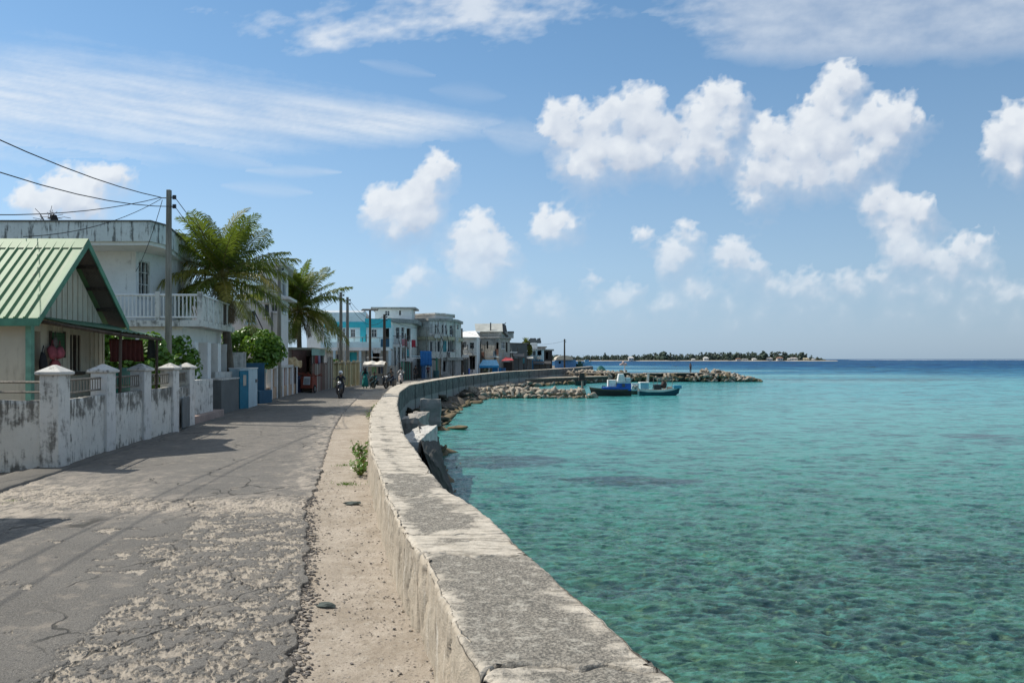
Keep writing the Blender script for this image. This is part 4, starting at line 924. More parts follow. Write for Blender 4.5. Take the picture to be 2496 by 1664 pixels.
    a, bb, c, d = side.rect(121,811,152,868); b = MB(); b.fbox(side, a, bb, c, d, .025, .06); o = b.build('shutter', flat('shutter_green', (.05,.14,.06), .6, .2), root)
    for k in range(7): b = MB(); z = c+(d-c)*(k+.5)/7; b.fbox(side, a+.04, bb-.04, z-.012, z+.012, .06, .075); b.build('slat', flat('slat_green_%d'%k, (.06,.16,.07)), o)
    for sx in (a-.05, bb): b = MB(); b.fbox(side, sx, sx+.05, c-.04, d+.04, .02, .07); b.build('shutter_frame', M['darkwood'], root)
    # lean-to canopy of corrugated sheet
    A, B_, C_, D_ = Vector((-12.25,18.75,3.50)), Vector((-10.35,19.5,3.14)), Vector((-10.75,22.6,3.10)), Vector((-12.25,22.3,3.44)); n = 44; m = MB(); vs = []
    for i in range(n+1):
        t = i/n; p, q = A.lerp(D_, t), B_.lerp(C_, t); jag = random.uniform(0, .1); wv = .022*math.cos(i*math.pi); 
        for s in (0, .5, 1): v = p.lerp(q, s*(1+(jag/1.9 if s == 1 else 0))); vs.append((v.x, v.y, v.z+wv-(.04 if s == .5 else 0)))
    m.add(vs, [(i*3+j, i*3+j+1, (i+1)*3+j+1, (i+1)*3+j) for i in range(n) for j in (0,1)]); m.build('canopy_sheet', M['canopy'], root, smooth=True)
    for p, q, r in ((A, B_, .05), (B_, C_, .045), (A.lerp(D_,.5), B_.lerp(C_,.5), .04), (D_, C_, .04)):
        b = MB(); b.tube([p-Vector((0,0,.1)), q-Vector((0,0,.1))], r, 5); b.build('rafter', M['darkwood'], root)
    for q in (B_.lerp(C_, .06), C_.lerp(B_, .05)):
        b = MB(); b.tube([(q.x-.1,q.y,0),(q.x-.06,q.y,q.z-.08)], .04, 6); b.build('canopy_post', M['darkwood'], root)
green_house()
def soft_bag(name, loc, sx, sz, col, label, cat, n=3):
    t = empty(name, loc, label, cat); b = MB(); b.ico((loc[0],loc[1],loc[2]-sz*.55), 1, (sx*.6,sx,sz*.55), 2, .25, n)
    b.build('bag_body', flat(name+'_cloth', col, .8, .2, sc=9), t, smooth=True); s = MB(); s.tube([Vector(loc)+Vector((0,-.06,-.05)), Vector(loc)+Vector((0,0,.15)), Vector(loc)+Vector((0,.06,-.05))], .012, 4); s.build('strap', flat(name+'_strap', dk(col,.5)), t)
for k, (x, y, z, sx, sz, col, lb) in enumerate([(-12.08,19.42,2.76,.16,.34,(.42,.10,.12),'left of the two upper red bags hanging in the open doorway of the green-roofed house'),(-12.05,19.68,2.74,.17,.32,(.50,.13,.16),'right-hand upper pinkish-red bag hanging in the open doorway of the green-roofed house'),(-12.1,19.58,2.40,.19,.40,(.46,.11,.12),'lower red bag hanging beneath the other two in the doorway'),(-12.12,19.10,2.60,.12,.50,(.03,.028,.03),'black bag hanging on the wall left of the doorway'),(-12.12,19.60,2.98,.09,.26,(.22,.19,.18),'pale striped bag hanging at the top of the doorway')]):
    soft_bag('hanging_bag', (x,y,z), sx, sz, col, lb, 'bag', k)
def cloth(name, a, b, z1, z0, col, label, cat='cloth', folds=7, dp=.05, mt=None, group=None):
    a, b = Vector((a[0],a[1],0)), Vector((b[0],b[1],0)); n = folds*6; rows = 6; vs = []; nn = Vector(((b-a).y, -(b-a).x, 0)).normalized()
    for j in range(rows+1):
        t = j/rows
        for i in range(n+1):
            s = i/n; p = a.lerp(b, s)+nn*math.sin(s*folds*6.28+t)*dp*(.3+t); vs.append((p.x, p.y, z1+(z0-z1)*t-(.03*math.sin(s*9) if j == rows else 0)))
    m = MB(); w = n+1; m.add(vs, [(j*w+i, (j+1)*w+i, (j+1)*w+i+1, j*w+i+1) for j in range(rows) for i in range(n)])
    o = m.build(name, mt or flat(name+'_cloth', col, .85, .15, sc=6), smooth=True, origin=(a.x,a.y,0)); s = o.modifiers.new('thick', 'SOLIDIFY'); s.thickness = .008
    return tag(o, label, cat, group)
cloth('hanging_cloth', (-11.4,20.9), (-11.1,22.2), 2.98, 2.35, (.10,.025,.02), 'dark red cloth hanging under the green lean-to canopy')
cloth('hanging_cloth', (-10.98,22.3), (-10.95,22.62), 2.98, 2.45, (.055,.06,.05), 'dark grey-green cloth hanging at the outer end of the lean-to canopy')
def bucket():
    t = empty('green_crate', (-11.7,21.6,0), 'green plastic crate stack standing under the lean-to behind the yard railing', 'crate')
    g = flat('crate_green', (.03,.22,.16), .4)
    for k in range(4):
        b = MB(); z = .55*k
        b.box(-12.0,-11.3,21.3,21.34,z,z+.5); b.box(-12.0,-11.3,21.9,21.94,z,z+.5); b.box(-12.0,-11.96,21.34,21.9,z,z+.5); b.box(-11.34,-11.3,21.34,21.9,z,z+.5); b.box(-11.96,-11.34,21.34,21.9,z,z+.03); b.build('crate', g, t)
bucket()

# ---- neighbour beyond the left edge of the frame, whose shade lies on the road
def neighbour():
    f = [(-19,-6),(-10.4,-6),(-10.4,11.6),(-19,11.6)]
    r = building('corner_house', 'plain cream house just left of the photo that shades the near road', f, -.05, 4.2, M['palegrey'], (), (.14, .35, M['parapet']))
    fr = Frame(f[1], f[2])
    for s in (3, 7.5, 12, 15.5):
        h = (s, s+1.1, 1.1, 2.4); m = MB(); m.fbox(fr, h[0], h[1], h[2], h[3], .0, .03); o = m.build('window', M['darkwood'], r); m = MB(); m.fbox(fr, h[0]+.08, h[1]-.08, h[2]+.08, h[3]-.08, .03, .04); m.build('pane', M['glass'], o)
neighbour()

# ---- white two storey house with balcony
def white_house():
    root = empty('white_balcony_house', (-18, 33, 0), 'large white two storey house with mildewed roof parapet and a railed balcony on columns', 'house')
    low = [(-27,31.2),(-15.0,31.2),(-16.3,38.5),(-27,38.5)]
    add_floor(root, low, -.05, 3.75, M['white'], [(0,380,838,402,950,'door',dict(pm=M['tealdoor'],mull=0,trans=0)),(1,478,815,492,945,'door',dict(pm=M['tealdoor'],mull=0,trans=0)),(0,330,850,365,900)], 'ground_floor_wall')
    bal = [(-27,29.9),(-12.55,29.9),(-13.75,36.6),(-15.2,38.4),(-27,38.4)]
    add_slab(root, bal, 3.72, 3.98, 0, M['whitedirty'], 'balcony_slab')
    b = MB(); f = Frame((-13.5,30.25),(-14.3,36.3)); f2 = Frame((-20,30.25),(-13.5,30.25))
    b.fbox(f, 0.0, f.L, 3.12, 3.72, -.25, .0); b.build('beam', M['white'], root); b = MB(); b.fbox(f2, 0, f2.L-.25, 3.12, 3.72, -.25, 0); b.build('beam', M['white'], root)
    for px, d in ((462,30.35),(494,31.7),(520,33.6),(542,35.6)):
        x = px_at(px, d); b = MB(); b.hexa([(x-.22,d),(x+.22,d),(x+.20,d+.40),(x-.24,d+.40)], 0, 3.12); b.build('column', M['white'], root, bevel=.02)
    for x in (-14.6,-16.6): b = MB(); b.box(x-.15, x+.15, 30.2, 30.5, 0, 3.12); b.build('column', M['white'], root, bevel=.02)
    # balcony front railing
    zt = 3.98
    railing(root, (-20,30.02,zt), (-12.75,30.02,zt), 1.02, .155, M['white'], .03, bottom=.12, top=.05)
    for x in (-12.68,-14.4,-16.4): b = MB(); b.box(x-.09, x+.09, 29.95, 30.12, zt, zt+1.16); b.build('railing_post', M['whitedirty'], root)
    f = Frame((-12.6,30.05),(-13.78,36.5)); s = .1
    for k, (w, kind) in enumerate([(1.0,'p'),(1.0,'p'),(.95,'p'),(.9,'p'),(1.0,'r'),(.9,'p')]):
        if kind == 'p': b = MB(); b.fbox(f, s, s+w-.05, zt+.04, zt+.98, -.09, -.04); b.build('balcony_panel', M['whitedirty'], root)
        else: railing(root, f.p3(s,zt,-.06), f.p3(s+w,zt,-.06), .98, .16, M['rustmetal'], .02, bottom=.1)
        b = MB(); b.fbox(f, s+w-.05, s+w+.05, zt, zt+1.05, -.12, -.01); b.build('railing_post', M['white'], root); s += w+.07
    b = MB(); b.fbox(f, -.02, f.L, zt+1.0, zt+1.07, -.13, 0); b.build('handrail', M['white'], root)
    # upper storey
    up = [(-27,31.5),(-16.05,31.5),(-15.5,34.2),(-16.6,38.3),(-27,38.3)]
    add_floor(root, up, 3.98, 7.0, M['white'], [(1,338,636,366,722,'window',dict(fm=M['whitedirty'],mull=2,trans=2)),(2,374,648,392,745,'open')], 'upper_wall')
    # curved eaves band and parapet
    par = [(-28,29.6),(-14.5,29.6),(-14.3,30.6),(-15.9,36.8),(-16.8,39.5),(-28,39.5)]
    add_slab(root, par, 6.98, 7.12, -.12, M['white'], 'soffit')
    mb = MB(); n = len(par)
    for i in range(n):
        fr = Frame(par[i], par[(i+1)%n]); mb.fbox(fr, 0.005, fr.L-.005, 7.12, 7.90+.0, -.16, 0)
    mb.build('parapet', M['parapet'], root)
    for i in range(n-1):
        fr = Frame(par[i], par[(i+1)%n]); mb = MB(); mb.fbox(fr, -.05, fr.L+.03, 7.90, 7.96, -.2, .05); mb.build('coping', M['darkgrey'], root)
    b = MB(); b.box(-15.4,-14.6,30.5,31.0,3.98,6.98); 
white_house()
def rooftop_scrap():
    rr = random.Random(3); x, y, z = px_at(128, 33), 33, 7.6
    t = empty('rooftop_debris', (x,y,z), 'heap of mossy scrap and wires on the roof of the white balcony house', 'debris')
    b = MB(); b.hexa([(x-.75,y-.4),(x+.85,y-.4),(x+1.2,y+.6),(x-.8,y+.6)], z+.1, z+.78, [(x-.7,y-.3),(x+.3,y-.3),(x+.3,y+.5),(x-.7,y+.5)]); b.build('mossy_block', plaster('moss', (.10,.10,.05), (.03,.04,.015), .8), t)
    b = MB(); 
    for k in range(26):
        p = Vector((x-.1+rr.gauss(0,.35), y, z+.85+rr.random()*.25)); q = p+Vector((rr.gauss(0,.35), rr.gauss(0,.2), rr.gauss(.15,.25))); b.tube([p, p.lerp(q,.5)+Vector((rr.gauss(0,.08),0,.05)), q], .012, 4)
    b.ico((x+.05,y,z+1.12), .16, (1,1,1.6), 1, .5, 3); b.build('tangled_wire', M['cable'], t)
    for dx in (-.95, 1.05): b = MB(); b.tube([(x+dx,y,z+.2),(x+dx-.06,y,z+.85)], .025, 4); b.build('rod', M['darkwood'], t)
rooftop_scrap()

# ---- poles
def pole(px, d, top_y, w, label, lean=0.0, name='utility_pole', arm=True, base=None, mt=None, ins=True):
    x = px_at(px, d); z = ZY(top_y, d); t = empty(name, (x, d, 0), label, 'pole')
    b = MB(); r = w/2; a = [(-r,-r),(r,-r),(r,r),(-r,r)]; b.hexa([(x+p[0]*1.15-lean, d+p[1]*1.15) for p in a], -.1, z, [(x+p[0]*.8, d+p[1]*.8) for p in a]); b.build('shaft', mt or M['pole'], t, bevel=.02)
    if ins:
        for k, dz in enumerate((.28, .62)):
            b = MB(); b.tube([(x+r*.7,d,z-dz),(x+r+.14,d,z-dz)], .025, 5); o = b.build('bracket', M['metal'], t)
            for q in range(2): c = MB(); c.tube([(x+r+.07+.07*q,d,z-dz-.07),(x+r+.07+.07*q,d,z-dz+.08)], [.04,.035], 6); c.build('insulator', M['blackp'], o)
        b = MB(); b.tube([(x-r*.7,d,z-.3),(x-r-.22,d,z-.3)], .02, 5); b.build('bracket', M['metal'], t)
    return Vector((x, d, z))
pA = pole(412, 27.6, 463, .19, 'tall grey concrete utility pole standing in front of the white balcony house', lean=.04)
pB = pole(681, 44.5, 645, .20, 'grey utility pole rising from behind the peach fence beside the second palm', lean=.02)
pC = pole(831, 66, 712, .27, 'left of the two close-set utility poles before the turquoise building', lean=0)
pD = pole(847, 69.3, 724, .26, 'right of the two close-set utility poles before the turquoise building', lean=0)
pE = pole(937, 79, 766, .30, 'brown wooden pole in front of the right end of the turquoise building', mt=M['darkwood'])
pF = pole(1376, 150, 826, .32, 'lone dark pole at the far end of the seafront against open sky', mt=M['darkwood'])
pG = pole(1126, 112, 800, .26, 'dark pole at the right edge of the grey three storey building', mt=M['darkwood'], ins=False)
pH = pole(1172, 122, 832, .22, 'thin dark pole behind the blue market canopy', mt=M['darkwood'], ins=False)
pI = pole(1076, 100, 790, .16, 'thin grey pole before the middle of the grey three storey building', ins=False)
pJ = pole(-540, 0.5, 463-9, .19, 'concrete utility pole beyond the left edge of the photo') if False else None
t = empty('utility_pole', (-10.1,-1.5,0), 'concrete utility pole behind the photographer where the overhead cables lead', 'pole'); b = MB(); b.hexa([(-10.2,-1.6),(-10,-1.6),(-10,-1.4),(-10.2,-1.4)], -.1, 9.0); b.build('shaft', M['pole'], t)
# street lamp
def lamp():
    d = 77; x = px_at(902, d); t = empty('street_lamp', (x,d,0), 'old street lamp with a flat wide head before the turquoise building', 'street lamp')
    z = ZY(757, d); b = MB(); b.tube([(x,d,0),(x,d,z)], [.16,.11], 8); b.build('post', M['darkwood'], t)
    b = MB(); b.hexa([(x-.95,d-.25),(x+.75,d-.25),(x+.75,d+.25),(x-.95,d+.25)], z, z+.18, [(x-.75,d-.2),(x+.9,d-.2),(x+.9,d+.2),(x-.75,d+.2)]); b.build('lamp_head', M['greywood'], t, bevel=.03)
lamp()
# cables
A1 = pA+Vector((-.3,0,-.28)); A2 = pA+Vector((.22,0,-.28)); A3 = pA+Vector((.22,0,-.62)); Z_ = Vector
cable(A1, (-10.1,-1.5,8.9), 1.15, 'thick overhead cable from the nearest pole to the top left', .016)
cable(A3, (-10.1,-1.5,8.1), 1.55, 'second overhead cable from the nearest pole running below the thick one', .014)
cable(A1, (-14.5,11,5.4), .75, 'sagging overhead wire crossing above the white house parapet', .013)
cable(A1+Z_((0,0,-.06)), (px_at(168,22.5),20.4,ZY(577,20.4)), .3, 'service wire dropping to the ridge of the green roof', .011)
cable(A1+Z_((.05,0,-.1)), (-15.95,31.3,6.1), .25, 'short service wire dropping to the wall of the white house', .011)
cable(A2, pB+Z_((0,0,-.3)), 1.1, 'upper wire between the nearest pole and the pole by the peach fence', .016)
cable(A3, pB+Z_((0,0,-.7)), 1.2, 'lower wire between the nearest pole and the pole by the peach fence', .014)
cable(pB+Z_((0,0,-.3)), pC+Z_((0,0,-.3)), 1.0, 'wire from the peach fence pole over the second palm', .018)
cable(pC+Z_((0,0,-.25)), pD+Z_((0,0,-.25)), .25, 'short wire joining the two close-set poles', .02)
cable(pD+Z_((.2,0,-.3)), pE+Z_((0,0,-.2)), .9, 'upper wire from the close-set poles to the brown wooden pole', .02)
cable(pD+Z_((.2,0,-.7)), pE+Z_((0,0,-.5)), 1.2, 'lower wire from the close-set poles to the brown wooden pole', .02)
cable(pC+Z_((0,0,-.4)), (-19.5,60,5.0), .5, 'thin wire from the left close-set pole to a roof behind the palm', .014)
cable(pE+Z_((0,0,-.3)), pI+Z_((0,0,-.1)), .8, 'wire from the brown wooden pole to the thin grey pole', .02)
cable(pG+Z_((0,0,-.3)), pF+Z_((0,0,-.4)), 1.4, 'faint far wire reaching the lone dark pole', .018)
cable(pI+Z_((0,0,-.1)), pG+Z_((0,0,-.1)), .5, 'wire crossing the front of the grey three storey building', .018)

# ================================================================== STREET WALLS middle distance
def low_walls():
    r = empty('gate_stub_wall', (-11.9,27.5,0), 'short stained white wall with a pink step right after the last capped pillar', 'wall')
    b = MB(); b.hexa([(-12.15,27.3),(-11.72,27.3),(-11.9,29.4),(-12.3,29.4)], 0, 1.62); b.build('wall_block', M['whitedirty'], r, bevel=.02)
    b = MB(); b.hexa([(-12.3,26.4),(-11.35,26.4),(-11.85,30.4),(-12.6,30.4)], 0, .34); b.build('step', plaster('pink_step', (.42,.32,.28), (.15,.11,.1), .6), r, bevel=.02)
    r = empty('grey_wall', (-12.5,32.4,0), 'dark grey low wall box with a pale coping in front of the white house columns', 'wall')
    b = MB(); f = [(-13.1,31.2),(-12.32,31.3),(-12.62,34.1),(-13.4,34.1)]; b.hexa(f, 0, 1.50); b.build('wall_body', M['darkgrey2'], r); add_slab(r, f, 1.5, 1.56, .03, M['palegrey'], 'coping')
    r = empty('teal_gate', (-12.8,34.9,0), 'teal painted gate between the grey wall and the white meter pillar', 'gate')
    fr = Frame((-13.05,34.45),(-12.62,34.75)); fr = Frame(GX(584.5,34.6), GX(606,35.1)); b = MB(); b.fbox(fr, 0, fr.L, .02, 1.85, -.06, 0); b.build('gate_panel', M['tealdoor'], r, bevel=.01)
    b = MB(); b.fbox(fr, .2, .38, 1.15, 1.65, .003, .02); b.build('notice', flat('notice_paper', (.6,.5,.4)), r)
    b = MB(); b.fbox(fr, -.03, fr.L+.03, 1.86, 1.93, -.10, .03); b.build('gate_head', M['paleblue'], r)
    r = empty('meter_pillar', (-12.9,36,0), 'white painted square meter pillar beside the teal gate', 'pillar'); fr = Frame(GX(606,35.25), GX(627.5,37.2)); b = MB(); b.fbox(fr, 0.02, fr.L, 0, 1.93, -.9, 0); b.build('pillar_body', M['paleblue'], r, bevel=.02)
    b = MB(); b.fbox(fr, fr.L*.75, fr.L*.9, 1.25, 1.4, .002, .05); b.build('latch', M['metal'], r)
    b = MB(); b.fbox(fr, 0.0, fr.L+.02, 1.93, 1.98, -.92, .03); b.build('cap', M['white'], r)
    r = empty('blue_wall', (-13.8,40,0), 'dark blue wall with a lower blue plinth between the white pillar and the peach fence', 'wall'); fr = Frame(GX(560,38.6), GX(645,39.6)); b = MB(); b.fbox(fr, 0, fr.L, 0, 2.2, -.2, 0); b.build('wall_body', M['bluewall'], r)
    b = MB(); fr2 = Frame(GX(627,38.4), GX(658,39.9)); b.fbox(fr2, 0, fr2.L, 0, .75, -.5, .12); b.build('plinth', M['bluewall'], r)
    r = empty('garden_wall', (-15.2,36.8,0), 'grey rendered garden wall behind the blue wall under the second bush', 'wall'); fr = Frame(GX(548,37.4), GX(600,38)); b = MB(); b.fbox(fr, 0, fr.L, 0, 2.75, -.2, 0); b.build('wall_body', M['palegrey'], r)
    fr = Frame(GX(524,33.2), GX(566,34.5)); r = empty('porch_wall', (-13,34,0), 'pale grey porch wall at the feet of the white house columns', 'wall'); b = MB(); b.fbox(fr, 0, fr.L, 0, 1.82, -.15, 0); b.build('wall_body', M['palegrey'], r)
M['darkgrey2'] = plaster('slate_wall', (.17,.18,.175), (.09,.095,.09), .6)
low_walls()
def peach_fence():
    r = empty('peach_fence', (-14.3,46,0), 'peach fence wall with tall white posts and a pale top rail', 'fence')
    fr = Frame(GX(657,42.4), GX(724.5,50.6)); L = fr.L
    b = MB(); b.fbox(fr, 0, L, 0, .75, -.2, 0); b.build('base_wall', M['peach'], r)
    b = MB(); b.fbox(fr, -.1, L+.1, 1.86, 2.02, -.28, .06); b.build('top_rail', M['palegrey'], r, bevel=.02)
    pxs = [661,675,688.5,700,712.5,722.5]; ss = [fr.hit(p, 900)[0] for p in pxs]
    for i, s in enumerate(ss): b = MB(); b.fbox(fr, s-.14, s+.14, .0, 1.86, -.24, .05); b.build('post', M['white'], r, bevel=.015)
    cols = [M['peach'], plaster('ochre_panel', (.42,.30,.16), (.15,.1,.06), .6), M['pinkwall2'], M['peach'], M['pinkwall2']]
    for i in range(5): b = MB(); b.fbox(fr, ss[i]+.14, ss[i+1]-.14, .75, 1.80, -.18, -.13); b.build('panel', cols[i], r)
    # back wall and thatch/tarpaulin heap
    fr = Frame(GX(610,41.8), GX(648,42.2)); b = MB(); b.fbox(fr, 0, fr.L, 0, 1.95, -.15, 0); b.build('side_wall', M['palegrey'], r)
M['pinkwall2'] = plaster('salmon_panel', (.50,.27,.20), (.2,.1,.08), .5)
peach_fence()
def heap():
    t = empty('straw_tarp', (px_at(695,50),50,2), 'straw coloured tarpaulin draped over a low roof behind the peach fence', 'tarpaulin')
    n, m = 60, 10; S, T = np.meshgrid(np.linspace(0,1,n), np.linspace(0,1,m)); d = 49+1.5*T
    px = 632+104*S; top = 2.4-(interp([(0,905),(.12,890),(.22,868),(.45,868),(.62,871),(.8,870),(1,880)], S)-HY)/F*50
    X = (px-CX)/F*d; Z = 1.9+(top-1.9)*np.sin(T*1.57)+.04*np.sin(S*44+T*3)+fbm(S*9, T*2, 3, 500)*.08
    o = grid_mesh('cover', X, d, Z, plaster('straw', (.58,.44,.25), (.26,.18,.09), .7, .45, .6)); w = wloc(t); o.data.transform(Matrix.Translation(-w)); o.parent = t
    for k in (0, 1): b = MB(); x = px_at(660+60*k, 50); b.tube([(x,50,0),(x,50,2.1)], .06, 5); b.build('prop', M['darkwood'], t)
heap()
def pink_shop():
    f = [GX(684,54),GX(762,57.5),GX(789,63),(-19,64),(-19.5,56)]
    r = building('pink_annex', 'low flat-roofed rose coloured annex below the second palm', f, 0, ZY(852,55), M['peach'], [(0,746,868,758,905,'open')], (.18,.25,M['cream2']))
    fr = Frame(f[0], f[1]); a, b_, c, d = fr.rect(711,853,745,876); b = MB(); b.fbox(fr, a, b_, .9, d, .02, .08); b.build('wall_patch', M['pinkwall'], r)
M['cream2'] = plaster('cream_coping', (.55,.48,.34), (.2,.18,.1), .6)
pink_shop()
def board_fence(name, label, p0, p1, h, cols, wd=.16, cat='fence', seed=1, gap=.015, jitter=.08):
    fr = Frame(p0, p1); r = empty(name, ((p0[0]+p1[0])/2,(p0[1]+p1[1])/2,0), label, cat); s = 0; rr = random.Random(seed)
    while s < fr.L-wd*.5:
        w_ = wd*(.7+.7*rr.random()); b = MB(); b.fbox(fr, s, min(fr.L, s+w_-gap), 0, h*(1-jitter*rr.random()), -.03-rr.random()*.015, rr.random()*.012); b.build('board', rr.choice(cols), r); s += w_
    for z in (.4, h-.5): b = MB(); b.fbox(fr, 0, fr.L, z, z+.08, -.10, -.05); b.build('rail', M['darkwood'], r)
    return r
W1 = wood('rust_board', (.20,.10,.075)); W2 = wood('brown_board', (.17,.12,.085)); W3 = wood('tan_board', (.33,.25,.16)); W4 = wood('pale_board', (.42,.38,.32)); W5 = wood('yellow_board', (.50,.42,.20)); W6 = wood('olive_board', (.34,.32,.18)); W7 = wood('grey_board', (.27,.27,.25)); W8 = wood('dark_board', (.06,.05,.045)); W9 = wood('blue_board', (.03,.11,.24)); W10 = wood('green_board', (.05,.20,.13))
board_fence('timber_fence', 'rust brown board fence behind the red cart', GX(760,52.3), GX(800,57.6), 2.15, [W1,W2,W1,W4], seed=2)
board_fence('timber_fence', 'tall tan board fence just left of the yellow gates', GX(800,57.6), GX(812,60.3), 2.6, [W3,W2,W4], seed=3)
def draped(px0, px1, y0, y1, d, col, lb): cloth('drape', GX(px0,d), GX(px1,d+.4), ZY(y0,d), ZY(y1,d), col, lb, 'cloth', 3, .04)
draped(764,774,866,900,54.2,(.30,.05,.05),'red cloth hanging on the shack wall behind the red cart')
draped(776,781,866,908,54.8,(.30,.25,.36),'pale mauve cloth hanging on the shack wall beside the red one')
def shack():
    f = [GX(759,53.4),GX(790,56.8),(-16.1,60.5),(-15.6,57.4)]; r = building('timber_shack', 'narrow timber shack with a mint green top band behind the board fence', f, 0, ZY(853,54.5), W8, [], None, 'shack')
    fr = Frame(f[0], f[1]); b = MB(); b.fbox(fr, 0, fr.L, ZY(866,54.5), ZY(852,54.5)+.05, .01, .06); b.build('top_band', flat('mint_band', (.28,.42,.36)), r)
    for k in range(7): s = fr.L*(k+.3)/7; b = MB(); b.fbox(fr, s, s+.12, 0, ZY(867,54.5), .0, .04); b.build('plank', [W4,W1,W8,W4,W2,W8,W4][k], r)
shack()
def yellow_gates():
    r = empty('yellow_gate', (px_at(840,64),64,0), 'pair of yellow painted board gates between capped pillars before the turquoise building', 'gate')
    fr = Frame(GX(812,60.3), GX(875,67.6)); L = fr.L; k = 0; 
    for px in (812,824,838,853,866,874.5): s = fr.hit(px, 900)[0]; b = MB(); b.fbox(fr, s-.18, s+.18, 0, 2.05, -.3, .05); o = b.build('pillar', W6m, r, bevel=.02); c = MB(); c.fbox(fr, s-.26, s+.26, 2.055, 2.17, -.36, .12); c.fbox(fr, s-.12, s+.12, 2.17, 2.3, -.22, -.02); c.build('cap', M['cream2'], o)
    pxs = [814.5,821.5,826.5,835.5,840.5,850.5,855.5,863.5]
    for a, b_ in zip(pxs[::2], pxs[1::2]):
        s0, s1 = fr.hit(a,900)[0], fr.hit(b_,900)[0]; n = 4
        for i in range(n): b = MB(); b.fbox(fr, s0+(s1-s0)*i/n, s0+(s1-s0)*(i+.9)/n, .12, 1.9-.05*(i%2), -.12, -.07); b.build('gate_board', [W5,W6][(i)%2], r)
    board_fence('timber_fence', 'low pale fence right of the yellow gates behind the woman in teal', GX(875,67.6), GX(905,71.6), 1.25, [W4,W7,W3], seed=5)
W6m = plaster('yellow_plaster', (.50,.42,.24), (.2,.16,.08), .6)
yellow_gates()
def stall():
    d = 71; x0, x1 = px_at(884,d), px_at(936,d); t = empty('canopy_stall', ((x0+x1)/2,d,0), 'roadside stall with a sagging white canopy and green goods hanging under it', 'stall'); z = ZY(890,d)
    n = 24; S, T = np.meshgrid(np.linspace(0,1,n), np.linspace(0,1,7)); X = x0+(x1-x0)*S; Y = d+2.2*T; Z = z+.05+.55*np.sin(T*3.14)*.6-.05*np.sin(S*14)+fbm(S*6, T*2, 3, 510)*.05
    o = grid_mesh('canopy', X, Y, Z, flat('canvas', (.72,.66,.58), .8, .12)); o.data.transform(Matrix.Translation(-wloc(t))); o.parent = t
    b = MB(); b.box(x0,x1,d-.01,d+.01,z-.12,z+.06); b.build('valance', flat('valance', (.66,.58,.5)), t)
    for x in (x0+.1,x1-.1): b = MB(); b.box(x-.04,x+.04,d,d+.08,0,z); b.build('post', M['darkwood'], t)
    b = MB(); b.box(x0+.3,x1-.2,d+.7,d+1.6,0,.8); b.build('counter', M['grey'], t)
    b = MB(); b.box(x0+.1,x1-.1,d+2.1,d+2.2,0,2.0); b.build('back_cloth', flat('back_cloth', (.42,.38,.3)), t)
    for k, (a, b_, c) in enumerate([(.42,.50,(.30,.55,.22)),(.54,.60,(.22,.50,.25)),(.33,.38,(.5,.5,.42)),(.70,.80,(.05,.05,.06)),(.82,.9,(.10,.14,.2))]): b = MB(); b.box(x0+(x1-x0)*a, x0+(x1-x0)*b_, d+.3, d+.36, 1.0, z-.15); b.build('hanging_goods', flat('goods_%d'%k, c, .8, .25), t)
stall()
for (p0, p1, h, cs, lb, sd) in [(GX(934,76.8),GX(968,81.4),1.75,[W7,W4,W7],'grey corrugated fence right of the canopy stall',7),(GX(968,81.4),GX(1000,86),2.1,[W7,W8,W10],'dark grey-green fence behind the rider in the white shirt',8),(GX(1036,93),GX(1062,97),2.4,[W4,plaster('blue_sheet',(.38,.48,.55)),W7],'pale blue corrugated fence below the grey three storey building',10),(GX(1062,97),GX(1119,106),2.6,[W7,W3,W4,W7,W10],'long grey corrugated fence below the grey three storey building',11),(GX(1138,116),GX(1163,121),2.2,[W7,W4],'short pale fence between the white shop and the blue canopy',12),(GX(1238,140),GX(1262,150),2.6,[W7,W4,W2],'grey plank fence under the red canopy',13)]:
    board_fence('sheet_fence', lb, p0, p1, h, cs, .3, seed=sd)
board_fence('timber_gate', 'tall dark blue gate leaf between the two seafront fences', GX(1028,91), GX(1037,93), 3.0, [W9,W9], .3, 'gate', 9)
cloth('blue_sheet', GX(1024,90.5), GX(1052,92), ZY(855,91), ZY(892,91), (.03,.16,.42), 'bright blue tarpaulin hung above the tall blue gate', 'tarpaulin', 4, .08)
# ================================================================== FAR BUILDINGS
wd = lambda *a, **k: (*a, 'window', k)
def pink_white():
    f = [(-20.5,46.2),(-14.45,46.2),(-14.85,49.0),(-16.75,55),(-20.5,55)]; f1 = f; z1 = ZY(738,46.2)
    r = building('pinkish_building', 'pinkish white building behind the two palms, its top storey narrower', f, 0, z1, M['pinkwhite'], [wd(0,599,756,624,788,fm=M['paleblue'],mull=1,trans=0),wd(0,643,740,657,772,mull=0,trans=0,fm=M['pinkwhite']),wd(0,660,740,677,760,mull=1,trans=0,fm=M['pinkwhite']),wd(1,686,743,697,762,mull=0,trans=0)], (.12,.08,M['palegrey']))
    f = [(-15.62,46.3),(-14.47,46.3),(-14.85,49.0),(-16.6,54.5),(-18.2,54.5)]
    add_floor(r, f, z1+.12, ZY(648,46.2), M['pinkwhite'], [wd(1,686,668,698,722,mull=1,trans=1)], 'top_storey_wall')
    add_slab(r, f, ZY(648,46.2), ZY(639,46.2), .35, M['palegrey'], 'roof')
    b = MB(); b.fbox(Frame(f[1], f[2]), 0, 3.2, ZY(728,46.2), ZY(722,46.2), 0, .5); b.build('ledge', M['pinkwhite'], r)
pink_white()
